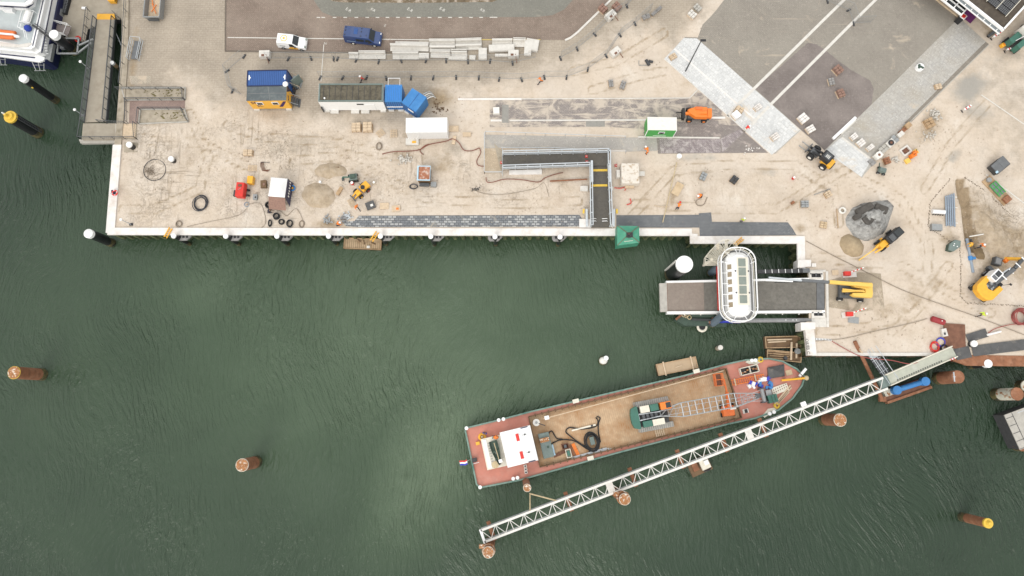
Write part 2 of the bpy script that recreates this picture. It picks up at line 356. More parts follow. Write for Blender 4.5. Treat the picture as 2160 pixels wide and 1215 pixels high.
# zone masks: paving, brown earth, grey damp, rough
pave = soft(PXX, PYY, [(200, -300), (2400, -300), (2400, -120), (1560, -60), (1420, 90), (1330, 60), (1220, 125), (1080, 178), (930, 196), (905, 240), (860, 300), (800, 262), (620, 258), (500, 232), (440, 205), (385, 160), (360, 225), (200, 240)], 46)
pave = np.maximum(pave, 0.55 * blob(PXX, PYY, 640, 305, 120, 45)); pave = np.maximum(pave, 0.6 * blob(PXX, PYY, 960, 310, 30, 40))
pave = np.maximum(pave, 0.9 * soft(PXX, PYY, [(2010, 120), (2140, 60), (2400, 0), (2400, 520), (2160, 450), (2080, 330), (2000, 250)], 60) * 0.55)
brown = 0.7 * soft(PXX, PYY, [(2035, 380), (2090, 430), (2170, 480), (2400, 480), (2400, 600), (2050, 600), (2050, 540), (2030, 450)], 28)
for b in [(690, 360, 42, 22, 0, .55), (925, 205, 40, 34, 0, .6), (930, 345, 40, 40, 0, .45), (860, 330, 40, 18, 0, .4), (2060, 460, 30, 60, 20, .5), (2000, 500, 30, 22, 0, .5), (1930, 630, 60, 30, 0, .4),
          (1960, 600, 60, 40, 0, .35), (1880, 655, 60, 25, 0, .4), (1420, 415, 12, 28, 15, .55), (405, 345, 40, 30, 0, .3), (700, 474, 50, 14, 0, .6), (1690, 480, 20, 14, 0, .5), (330, 262, 40, 14, 0, .4), (1960, 270, 60, 40, -35, .45),
          (2110, 40, 60, 30, -35, .7), (1760, 622, 70, 18, 0, .45), (1830, 600, 26, 34, 0, .5), (280, 150, 12, 120, 5, .5), (860, 285, 26, 10, 0, .4), (1130, 460, 200, 8, 0, .35), (1560, 470, 110, 8, 0, .35), (1060, 372, 90, 10, 0, .3)]:
    brown = np.maximum(brown, b[5] * blob(PXX, PYY, *b[:5]) * 1.35)
def track(pts, w_, k):
    global brown
    d = segdist(PXX, PYY, pts, False)[0]; brown = np.maximum(brown, k * np.clip(1 - np.abs(d - 9) / w_, 0, 1))
for pts in ([(250, 275), (330, 300), (420, 300), (520, 350)], [(400, 240), (440, 330), (420, 400), (330, 440), (260, 440)], [(480, 265), (560, 290), (700, 300), (830, 330)], [(620, 340), (700, 330), (800, 370), (900, 420), (1080, 430), (1220, 425)], [(1330, 460), (1420, 360), (1560, 345), (1680, 350), (1760, 400), (1770, 470)], [(1340, 430), (1500, 440), (1640, 440), (1740, 380), (1800, 350)], [(1760, 350), (1900, 420), (1960, 520), (1950, 640), (1880, 700)], [(1720, 540), (1800, 555), (1900, 560), (2010, 620), (2090, 660)], [(1950, 400), (2010, 300), (2080, 220)], [(1210, 150), (1300, 130), (1400, 70)], [(1250, 190), (1350, 160), (1400, 150)], [(1730, 700), (1830, 690), (1930, 660), (2000, 560)]): track(pts, 5.0, .72)
damp = np.zeros_like(PXX)
for b in [(2045, 185, 45, 30, -30, .9), (2060, 230, 45, 25, 20, .5), (1475, 333, 60, 10, 0, .5), (1620, 365, 40, 14, 10, .35), (2010, 330, 24, 14, -35, .6), (2150, 740, 60, 10, 0, .2), (1370, 300, 26, 18, 0, .9), (2120, 100, 70, 40, -40, .35), (1350, 285, 40, 30, 0, .3)]:
    damp = np.maximum(damp, b[5] * blob(PXX, PYY, *b[:5]) * 1.2)
rough = np.clip(soft(PXX, PYY, [(250, 250), (520, 240), (800, 300), (900, 300), (1010, 330), (1230, 380), (1250, 450), (880, 440), (620, 470), (240, 480)], 40) + 0.4 * soft(PXX, PYY, [(1330, 330), (1700, 330), (1800, 400), (1690, 460), (1330, 460)], 40)
                + soft(PXX, PYY, [(2040, 380), (2180, 440), (2400, 600), (2060, 600)], 20), 0, 1)
H = 0.03 * fbm(XX, YY, [(0.5, 0.8), (1.4, 0.6), (3.2, 0.5)], 3) * (0.3 + rough)
H += rough * (0.055 * fbm(XX, YY, [(1.1, 1.0), (2.6, 0.9)], 5))
H *= (1 - 0.85 * pave)
tr = np.clip(1 - segdist(PXX, PYY, [(2028, 385), (2040, 450), (2052, 520)], False)[0] / 11.0, 0, 1)         # the pipe trench
H -= 1.1 * np.sqrt(tr) * (tr > 0); brown = np.maximum(brown, 1.3 * (tr > .1))
for b, h in [((345, 272, 30, 16), .3), ((355, 330, 40, 26), .12), ((930, 225, 30, 24), .3), ((2110, 490, 40, 26), .45), ((2075, 440, 16, 34), .3), ((2075, 545, 14, 26), .45), ((2130, 560, 30, 24), .3), ((930, 340, 34, 18), .25), ((860, 345, 30, 14), .2), ((1190, 385, 40, 14), .15)]:
    H += h * blob(PXX, PYY, *b)
edgefade = np.clip((dist - 1.3) / 1.5, 0, 1); H = H * edgefade
EXC = [  # hard surfaces lie here: keep the ground under them flat
    [(470, -300), (470, 112), (880, 112), (1200, 90), (1240, 60), (1290, -10), (1290, -300)], [(960, 203), (1470, 203), (1405, 120), (1440, 78), (1530, -300), (2400, -300), (2090, 60), (2090, 95), (1830, 380), (1735, 322), (1690, 275), (1632, 330), (1010, 330)],
    [(1015, 275), (1020, 380), (1240, 380), (1240, 480), (1300, 480), (1300, 310), (1600, 330), (1600, 200), (1015, 200)], [(650, 452), (1480, 440), (1700, 465), (1700, 510), (650, 500)], [(250, 170), (400, 170), (400, 250), (330, 250), (330, 300), (240, 300)],
    [(510, 140), (990, 140), (960, 300), (850, 300), (840, 250), (510, 250)], [(1690, 560), (1870, 560), (1870, 690), (1690, 690)], [(1930, 640), (2400, 640), (2400, 800), (1930, 800)]]
for e in EXC: H *= 1 - soft(PXX, PYY, e, 8)
outm = ~ins
XX2 = np.where(outm, bx, XX); YY2 = np.where(outm, by, YY); H = np.where(outm, 0, H)
IDX = np.arange(nx * ny).reshape(ny, nx)
qa, qb, qc, qd = IDX[:-1, :-1].ravel(), IDX[:-1, 1:].ravel(), IDX[1:, 1:].ravel(), IDX[1:, :-1].ravel()
keep = ins[qa] | ins[qb] | ins[qc] | ins[qd]
faces = np.stack([qa, qb, qc, qd], 1)[keep]
used = np.unique(faces); remap = -np.ones(nx * ny, int); remap[used] = np.arange(len(used))
me = bpy.data.meshes.new('ground')
me.from_pydata(np.stack([XX2, YY2, H], 1)[used].tolist(), [], remap[faces].tolist())
at = me.color_attributes.new('zone', 'FLOAT_COLOR', 'POINT')
at.data.foreach_set('color', np.stack([pave, brown, damp, rough], 1)[used].astype(np.float32).ravel())
me.polygons.foreach_set('use_smooth', [True] * len(me.polygons))
ground = bpy.data.objects.new('ground', me); col.objects.link(ground); tag(ground, kind='structure')

def ground_material():
    m = bpy.data.materials.new('sandy_ground'); m.use_nodes = True; t = m.node_tree; n, l = t.nodes.new, t.links.new
    b = t.nodes['Principled BSDF']; b.inputs['Roughness'].default_value = 0.95; b.inputs['Specular IOR Level'].default_value = 0.15
    co = n('ShaderNodeTexCoord').outputs['Object']
    at = n('ShaderNodeAttribute'); at.attribute_name = 'zone'; sp = n('ShaderNodeSeparateColor'); l(at.outputs['Color'], sp.inputs[0])
    def nz(s, d=6, r=0.6, dist=0.0, v=None):
        k = n('ShaderNodeTexNoise'); k.inputs['Scale'].default_value = s; k.inputs['Detail'].default_value = d; k.inputs['Roughness'].default_value = r; k.inputs['Distortion'].default_value = dist
        l(v or co, k.inputs['Vector']); return k.outputs['Fac']
    def ramp(f, stops):
        k = n('ShaderNodeValToRGB'); e = k.color_ramp.elements
        while len(e) < len(stops): e.new(0.5)
        for i, (p, c) in enumerate(stops): e[i].position = p; e[i].color = tuple(c) + (1,)
        l(f, k.inputs[0]); return k.outputs[0]
    def mp(f, a, c, lo=0.0, hi=1.0):
        k = n('ShaderNodeMapRange'); k.inputs[1].default_value, k.inputs[2].default_value = a, c; k.inputs[3].default_value, k.inputs[4].default_value = lo, hi; l(f, k.inputs[0]); return k.outputs[0]
    def mx(f, a, c, mode='MIX'):
        k = n('ShaderNodeMixRGB'); k.blend_type = mode
        if isinstance(f, float): k.inputs[0].default_value = f
        else: l(f, k.inputs[0])
        for i, s in ((1, a), (2, c)):
            if isinstance(s, tuple): k.inputs[i].default_value = s + (1,)
            else: l(s, k.inputs[i])
        return k.outputs[0]
    def ma(op, a, c):
        k = n('ShaderNodeMath'); k.operation = op
        for i, s in ((0, a), (1, c)):
            if isinstance(s, (int, float)): k.inputs[i].default_value = s
            else: l(s, k.inputs[i])
        return k.outputs[0]
    sand = ramp(nz(0.22, 8, 0.62, 0.4), [(0.28, (0.475, 0.39, 0.305)), (0.45, (0.565, 0.48, 0.39)), (0.60, (0.595, 0.515, 0.43)), (0.75, (0.645, 0.585, 0.51))])
    sand = mx(mp(nz(2.2, 6, 0.7), 0.5, 0.76, 0.0, 0.5), sand, (0.36, 0.285, 0.20)); sand = mx(mp(nz(0.4, 7, 0.7, 1.0), 0.52, 0.72, 0.0, 0.5), sand, (0.43, 0.345, 0.25))
    grey = mx(mp(nz(0.12, 4, 0.5), 0.45, 0.75, 0.0, 0.35), sand, (0.54, 0.50, 0.45))
    # churned sand: shade between lumps painted as dark lines, scraped lines of buckets and wheels in two directions
    def crease_shade(s_, w_, d_): return mp(ma('ABSOLUTE', ma('SUBTRACT', nz(s_, 4, 0.6, d_), 0.5), 0.0), 0.0, w_, 1.0, 0.0)
    def scr(rz, sx, sy, sc_): 
        m1 = n('ShaderNodeMapping'); m1.inputs['Rotation'].default_value = (0, 0, rz); m1.inputs['Scale'].default_value = (sx, sy, 1); l(co, m1.inputs[0]); return ma('MULTIPLY', mp(nz(1.0, 5, 0.6, 0.8, m1.outputs[0]), 0.56, 0.68), mp(nz(sc_, 3, 0.5), 0.5, 0.62))
    trk = ma('MULTIPLY', ma('ADD', ma('MULTIPLY', crease_shade(0.55, 0.03, 2.4), mp(nz(0.16, 4, 0.6), 0.47, 0.62, 0.0, 0.7)), ma('ADD', scr(0.75, 0.2, 2.6, 0.13), ma('ADD', scr(-0.5, 2.4, 0.25, 0.17), scr(0.2, 1.3, 0.16, 0.11)))), mp(at.outputs['Alpha'], 0.05, 0.8, 0.1, 0.55))
    base = mx(trk, grey, (0.36, 0.285, 0.205))
    lump = ma('MULTIPLY', mp(nz(1.6, 8, 0.78, 1.2), 0.5, 0.66), mp(at.outputs['Alpha'], 0.05, 0.9, 0.12, 0.55)); base = mx(lump, base, (0.40, 0.325, 0.24))
    pale = ma('MULTIPLY', mp(nz(1.1, 8, 0.75, 1.0), 0.56, 0.70), mp(at.outputs['Alpha'], 0.05, 0.9, 0.15, 0.6)); base = mx(pale, base, (0.68, 0.62, 0.54))
    # worn clinker paving shows through where the sand is thin
    br = n('ShaderNodeTexBrick'); br.inputs['Scale'].default_value = 1.0; br.inputs['Brick Width'].default_value = 0.75; br.inputs['Row Height'].default_value = 0.36
    br.inputs['Mortar Size'].default_value = 0.03; br.inputs['Color1'].default_value = (0.37, 0.32, 0.26, 1); br.inputs['Color2'].default_value = (0.335, 0.29, 0.235, 1); br.inputs['Mortar'].default_value = (0.27, 0.23, 0.18, 1)
    l(co, br.inputs['Vector'])
    pv = mx(mp(nz(0.16, 6, 0.6), 0.38, 0.70, 0.0, 0.85), br.outputs['Color'], (0.47, 0.405, 0.325))
    pv = mx(mp(nz(3.5, 3, 0.6), 0.35, 0.65, 0.0, 0.35), pv, (0.225, 0.185, 0.145))
    pm = mp(ma('ADD', sp.outputs[0], ma('MULTIPLY', ma('SUBTRACT', nz(0.3, 9, 0.72), 0.5), 1.7)), 0.3, 0.85)
    base = mx(pm, base, pv)
    bm = mp(ma('ADD', sp.outputs[1], ma('MULTIPLY', ma('SUBTRACT', nz(0.5, 8, 0.7), 0.5), 1.3)), 0.3, 0.85)
    base = mx(ma('MULTIPLY', bm, 0.9), base, ramp(nz(1.3, 6, 0.65), [(0.3, (0.20, 0.145, 0.085)), (0.55, (0.30, 0.225, 0.14)), (0.75, (0.42, 0.33, 0.225))]))
    dm = mp(ma('ADD', sp.outputs[2], ma('MULTIPLY', ma('SUBTRACT', nz(0.45, 7, 0.65), 0.5), 1.2)), 0.25, 0.8)
    base = mx(ma('MULTIPLY', dm, 0.8), base, (0.30, 0.29, 0.265))
    # small dark grit and pale stones
    gr = nz(9.0, 2, 0.5); base = mx(mp(gr, 0.64, 0.74, 0.0, 0.4), base, (0.24, 0.19, 0.14)); base = mx(mp(gr, 0.33, 0.26, 0.0, 0.5), base, (0.66, 0.61, 0.55))
    l(base, b.inputs['Base Color'])
    h = ma('ADD', ma('MULTIPLY', nz(1.5, 8, 0.7, 0.5), 0.7), ma('MULTIPLY', trk, -0.5))
    bp = n('ShaderNodeBump'); bp.inputs['Distance'].default_value = 0.25; l(h, bp.inputs['Height']); l(mp(at.outputs['Alpha'], 0, 1, 0.4, 1.0), bp.inputs['Strength']); l(bp.outputs[0], b.inputs['Normal'])
    return m
me.materials.append(ground_material())
# land beyond the picture, up to the horizon
gx0, gx1 = EDGE[0][0], EDGE[-1][0]
far = MB().sheet([(gx0, 103.5), (4000, 103.5), (4000, 4000), (gx0, 4000)], -0.03).sheet([(gx1 - .5, EDGE[-1][1]), (4000, EDGE[-1][1]), (4000, 103.5), (gx1 - .5, 103.5)], -0.03).build('far_ground', mat('far_ground', (0.33, 0.28, 0.22), 0.95, 0.2, 0.05))
tag(far, kind='structure')

# ------------------------------------------------------------------ water
def water_material():
    m = bpy.data.materials.new('harbour_water'); m.use_nodes = True; t = m.node_tree; n, l = t.nodes.new, t.links.new
    b = t.nodes['Principled BSDF']; b.inputs['Roughness'].default_value = 0.06; b.inputs['IOR'].default_value = 1.36
    co = n('ShaderNodeTexCoord').outputs['Object']
    def nz(s, d, r, vec, dist=0.0):
        k = n('ShaderNodeTexNoise'); k.inputs['Scale'].default_value = s; k.inputs['Detail'].default_value = d; k.inputs['Roughness'].default_value = r; k.inputs['Distortion'].default_value = dist
        l(vec, k.inputs['Vector']); return k.outputs['Fac']
    def mpg(rz, sx, sy):
        k = n('ShaderNodeMapping'); k.inputs['Rotation'].default_value = (0, 0, rz); k.inputs['Scale'].default_value = (sx, sy, 1); l(co, k.inputs[0]); return k.outputs[0]
    def ma(op, a, c):
        k = n('ShaderNodeMath'); k.operation = op
        for i, s in ((0, a), (1, c)):
            if isinstance(s, (int, float)): k.inputs[i].default_value = s
            else: l(s, k.inputs[i])
        return k.outputs[0]
    # sky reflection painted into the colour: paler mid-basin, streak off the barge's stern
    def sheen_mask(c, rx, ry, rz):
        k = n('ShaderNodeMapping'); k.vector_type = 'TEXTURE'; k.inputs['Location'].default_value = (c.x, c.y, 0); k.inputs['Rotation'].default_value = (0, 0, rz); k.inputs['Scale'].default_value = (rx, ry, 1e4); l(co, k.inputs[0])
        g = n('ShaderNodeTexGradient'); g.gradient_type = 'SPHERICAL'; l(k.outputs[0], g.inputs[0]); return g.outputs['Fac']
    big = ma('MULTIPLY', sheen_mask(G(900, 690, ZW), 78, 50, 0.1), 0.75); pl = ma('MULTIPLY', sheen_mask(G(915, 985, ZW), 9, 20, -0.5), 0.75); pl2 = ma('ADD', ma('MULTIPLY', sheen_mask(G(430, 605, ZW), 8, 6, .4), .22), ma('MULTIPLY', sheen_mask(G(1120, 790, ZW), 7, 5, 0), .16))
    tone = ma('ADD', big, ma('MULTIPLY', ma('ADD', pl, pl2), ma('ADD', nz(0.25, 5, 0.6, co, 1.0), 0.25)))
    tone = ma('ADD', tone, ma('MULTIPLY', ma('SUBTRACT', nz(0.035, 5, 0.55, co, 0.8), 0.5), 0.6))
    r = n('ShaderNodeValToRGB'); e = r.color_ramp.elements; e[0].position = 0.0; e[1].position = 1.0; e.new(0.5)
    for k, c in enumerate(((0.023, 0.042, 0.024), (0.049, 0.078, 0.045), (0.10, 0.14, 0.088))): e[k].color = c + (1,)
    l(tone, r.inputs[0]); l(r.outputs[0], b.inputs['Base Color'])
    # ripples: crests that bend slowly, finer cat's paws on top
    wv = n('ShaderNodeTexNoise'); wv.inputs['Scale'].default_value = 0.03; wv.inputs['Detail'].default_value = 2; l(co, wv.inputs['Vector'])
    wo = n('ShaderNodeVectorMath'); wo.operation = 'MULTIPLY_ADD'; l(wv.outputs['Color'], wo.inputs[0]); wo.inputs[1].default_value = (22, 22, 0); l(co, wo.inputs[2])
    def mpw(rz, sx, sy):
        k = n('ShaderNodeMapping'); k.inputs['Rotation'].default_value = (0, 0, rz); k.inputs['Scale'].default_value = (sx, sy, 1); l(wo.outputs[0], k.inputs[0]); return k.outputs[0]
    rip = nz(1.0, 3, 0.5, mpw(0.12, 1.9, 0.42), 0.5); rip2 = nz(1.0, 3, 0.55, mpw(0.55, 2.6, 0.9), 0.4); fine = nz(4.5, 2, 0.5, co)
    gust = n('ShaderNodeMapRange'); gust.inputs[1].default_value, gust.inputs[2].default_value = 0.38, 0.64; gust.inputs[3].default_value = 0.35; l(nz(0.045, 4, 0.5, co, 0.6), gust.inputs[0])
    h = ma('ADD', ma('ADD', ma('MULTIPLY', rip, 0.75), ma('MULTIPLY', rip2, 0.35)), ma('MULTIPLY', fine, 0.14))
    bp = n('ShaderNodeBump'); bp.inputs['Distance'].default_value = 0.8; l(h, bp.inputs['Height']); l(ma('MULTIPLY', gust.outputs[0], 0.95), bp.inputs['Strength']); l(bp.outputs[0], b.inputs['Normal'])
    return m
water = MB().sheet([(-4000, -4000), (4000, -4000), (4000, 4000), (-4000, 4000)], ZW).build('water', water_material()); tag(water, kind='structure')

# ------------------------------------------------------------------ quay walls: corrugated sheet piles under a capping beam
def offset(pts, d):                              # polyline moved d to its left
    out = []
    for i, p in enumerate(pts):
        p = Vector(p[:2]); a = Vector(pts[max(i - 1, 0)][:2]); c = Vector(pts[min(i + 1, len(pts) - 1)][:2]); nn = Vector((0, 0)); 
        for (u, v) in ((a, p), (p, c)):
            e = v - u
            if e.length > 1e-6: e.normalize(); nn += Vector((-e.y, e.x))
        nn.normalize(); e = (p - a) if (p - a).length > 1e-6 else (c - p); e.normalize(); k = nn.dot(Vector((-e.y, e.x)))
        out.append(tuple(p + nn * d / max(k, 0.3)))
    return out
def quay_wall(name, label, pts, cap_w, cap_mat, cap_h=0.35, cap_z=0.2, over=0.35, piles=True, pile_mat='sheet_pile', pitch=1.25, depth=0.45, skirt=None):
    """pts run with the land on the left"""
    t = thing(name, label, 'quay wall', (pts[0][0], pts[0][1], 0)); o = Vector((pts[0][0], pts[0][1])); loc = [tuple(Vector(p[:2]) - o) for p in pts]
    a, b = offset(loc, -over), offset(loc, cap_w - over); m = MB(); n = len(loc)
    vs = [(p[0], p[1], z) for z in (cap_z - cap_h, cap_z) for p in a] + [(p[0], p[1], z) for z in (cap_z - cap_h, cap_z) for p in b]
    fs = []
    for i in range(n - 1):
        fs += [(i, i + 1, n + i + 1, n + i), (n + i, n + i + 1, 3 * n + i + 1, 3 * n + i), (3 * n + i, 3 * n + i + 1, 2 * n + i + 1, 2 * n + i), (2 * n + i, 2 * n + i + 1, i + 1, i)]
    fs += [(0, n, 3 * n, 2 * n), (n - 1, 3 * n - 1 + n, 4 * n - 1, 2 * n - 1)][:1] + [(n - 1, 2 * n - 1, 4 * n - 1, 3 * n - 1)]
    m.add(vs, fs); m.build('capping_beam', M[cap_mat], t)
    if piles:
        s = MB(); top, bot = cap_z - cap_h + 0.01, ZW - 2.5; line = []
        for i in range(n - 1):
            p, q = Vector(loc[i]), Vector(loc[i + 1]); e = q - p; ln = e.length; e.normalize(); nn = Vector((-e.y, e.x)); k = max(1, round(ln / pitch))
            for j in range(k):
                u = j * ln / k; w_ = ln / k
                for (f, d) in ((0.0, 0.0), (0.34, 0.0), (0.5, depth), (0.84, depth)): line.append(tuple(p + e * (u + f * w_) + nn * (d + 0.02)))
        line.append(tuple(Vector(loc[-1])))
        k = len(line); s.add([(p[0], p[1], z) for z in (bot, top) for p in line], [(i, i + 1, k + i + 1, k + i) for i in range(k - 1)])
        s.build('sheet_piles', M[pile_mat], t)
    return t
E = EDGE
quay_wall('quay_wall', 'old tan stained quay wall behind the ferry landing bridge', [E[0], E[1], E[2], E[3], E[4]], 1.0, 'concrete_tan', over=0.05)
quay_wall('quay_wall', 'white concrete topped quay wall along the west end of the building site', [E[4], E[5]], 1.25, 'concrete_white', over=0.25, cap_z=0.196)
quay_wall('quay_wall', 'long white topped sheet pile quay wall with black fender piles before it', [E[5], E[6], E[7]], 1.05, 'concrete_white', over=0.3)
quay_wall('quay_wall', 'short white topped quay wall stepping round the basin of the lift dock', [(E[7][0], E[7][1] - .02), E[8], E[9], E[10]], 1.1, 'concrete_white', over=0.3, cap_z=0.196)
quay_wall('quay_wall', 'white concrete wall with painted letters beside the timber pontoon', [E[17], E[18]], 1.25, 'concrete_white', over=0.2, cap_z=0.5, cap_h=0.7)
quay_wall('quay_wall', 'sheet pile quay wall with a thin pale edge left of the white lattice bridge', [(E[18][0] + .6, E[18][1]), E[19]], 0.45, 'concrete_pale', over=0.05, cap_z=0.12, pile_mat='wood_dark', pitch=2.2, depth=0.8)
quay_wall('quay_wall', 'rusty brown quay wall at the right edge below the black matting', [E[19], E[20], E[21]], 1.5, 'rust', over=0.75, cap_z=0.06, pile_mat='rust_dark', depth=0.2)
# dock head: plain concrete faces where the lift dock meets the land
t = thing('dock_abutment', 'concrete abutment with pale edge at the landward end of the lift dock', 'abutment', (0, 0, 0))
m = MB()
for (a, b) in zip(range(10, 17), range(11, 18)): 
    p, q = E[a], E[b]; m.add([(p[0], p[1], -7), (q[0], q[1], -7), (q[0], q[1], 0.0), (p[0], p[1], 0.0)], [(0, 1, 2, 3)])
m.build('retaining_face', M['algae'], t)
def slab(m, pts, z0, z1): m.prism(P2(*pts, z=z1), z0, z1)
m = MB(); slab(m, [(1742, 572), (1747, 572), (1749, 690), (1744, 690)], -0.2, 0.2); m.build('kerb_strip', M['concrete_pale'], t)
m = MB(); slab(m, [(1683, 548), (1711, 548), (1711, 562), (1683, 564)], -1.4, 0.32); m.build('corner_block', M['concrete_white'], t); m = MB(); slab(m, [(1689, 680), (1720, 680), (1720, 694), (1690, 697)], -1.4, 0.62); m.build('corner_block', M['concrete_white'], t)
for (pts, nm) in (([(1707, 575), (1732, 575), (1732, 588), (1708, 588)], 0), ([(1712, 657), (1736, 657), (1737, 669), (1713, 669)], 1)):
    ps = P2(*pts); m = MB(); cx = sum(p[0] for p in ps) / 4; cy = sum(p[1] for p in ps) / 4; sx = abs(ps[1][0] - ps[0][0]); sy = abs(ps[0][1] - ps[3][1])
    for (dx, dy, lx, ly) in ((0, sy / 2, sx + .3, .3), (0, -sy / 2, sx + .3, .3), (sx / 2, 0, .3, sy - .3), (-sx / 2, 0, .3, sy - .3)): m.box(cx + dx, cy + dy, 0, lx, ly, 0.35)
    rim = m.build('machine_pit', M['concrete_pale'], t); m = MB().box(cx, cy, 0.01, sx - .3, sy - .3, 0.05); m.build('pit_floor', M['black'], rim)
    m = MB(); [m.cyl((cx - .8 + k * .8, cy - .3, .06), (cx - .8 + k * .8, cy + .3, .3), .14, n=6) for k in range(3)]; m.build('gear', M['steel_dark'], rim)
m = MB(); slab(m, [(1700, 569), (1742, 569), (1742, 574), (1700, 574)], -.1, .12); m.build('apron_edge', M['concrete_pale'], t); m = MB(); slab(m, [(1737, 670), (1744, 670), (1744, 690), (1712, 690), (1712, 671)], -.1, .1); m.build('apron_edge', M['concrete_pale'], t)
# ------------------------------------------------------------------ hard surfaces: sheets a few millimetres above one another
def paving(name, c1, c2, mortar, bw, bh, rot=0.0, sand=None, sand_s=0.35, amt=0.5, msize=0.03, tint=None, streak=None):
    m = bpy.data.materials.new(name); m.use_nodes = True; t = m.node_tree; n, l = t.nodes.new, t.links.new
    b = t.nodes['Principled BSDF']; b.inputs['Roughness'].default_value = 0.9; b.inputs['Specular IOR Level'].default_value = 0.2
    co = n('ShaderNodeTexCoord').outputs['Object']
    mp = n('ShaderNodeMapping'); mp.inputs['Rotation'].default_value = (0, 0, rot); l(co, mp.inputs[0])
    br = n('ShaderNodeTexBrick'); br.inputs['Scale'].default_value = 1.0; br.inputs['Brick Width'].default_value = bw; br.inputs['Row Height'].default_value = bh; br.inputs['Mortar Size'].default_value = msize
    br.inputs['Color1'].default_value = c1 + (1,); br.inputs['Color2'].default_value = c2 + (1,); br.inputs['Mortar'].default_value = mortar + (1,); l(mp.outputs[0], br.inputs['Vector'])
    cur = br.outputs['Color']
    def noise(s, d=6, r=0.6, v=None, di=0.0):
        k = n('ShaderNodeTexNoise'); k.inputs['Scale'].default_value = s; k.inputs['Detail'].default_value = d; k.inputs['Roughness'].default_value = r; k.inputs['Distortion'].default_value = di; l(v or co, k.inputs['Vector']); return k.outputs['Fac']
    def rng(f, a, c, lo, hi):
        k = n('ShaderNodeMapRange'); k.inputs[1].default_value, k.inputs[2].default_value, k.inputs[3].default_value, k.inputs[4].default_value = a, c, lo, hi; l(f, k.inputs[0]); return k.outputs[0]
    def over(f, c):
        nonlocal cur
        k = n('ShaderNodeMixRGB'); l(f, k.inputs[0]); l(cur, k.inputs[1]); k.inputs[2].default_value = tuple(c) + (1,); cur = k.outputs[0]
    if tint: over(rng(noise(0.18, 5), 0.4, 0.7, 0, tint[1]), tint[0])
    over(rng(noise(4.0, 6, 0.75), 0.5, 0.68, 0, 0.5), tuple(x * 0.6 for x in c1)); over(rng(noise(1.1, 8, 0.72), 0.52, 0.74, 0, 0.4), tuple(min(1, x * 1.35) for x in c1))
    over(rng(noise(6.5, 2), 0.62, 0.69, 0, 0.6), tuple(min(1, x * 1.8) for x in c1))
    if streak:
        m2 = n('ShaderNodeMapping'); m2.inputs['Rotation'].default_value = (0, 0, streak[0]); m2.inputs['Scale'].default_value = (streak[1], streak[2], 1); l(co, m2.inputs[0])
        over(rng(noise(1.0, 6, 0.62, m2.outputs[0], 0.7), streak[3], streak[3] + 0.1, 0, streak[4]), sand)
    if sand is not None: over(rng(noise(sand_s, 9, 0.7, None, 0.6), 0.62 - amt * 0.25, 0.70 - amt * 0.2, 0, 0.85), sand)
    l(cur, b.inputs['Base Color'])
    return m
def sheet(name, pts, mt, z):
    o = MB().sheet(P2(*pts, z=z), z).build(name, mt); return tag(o, kind='structure')
SD = (0.50, 0.41, 0.315)
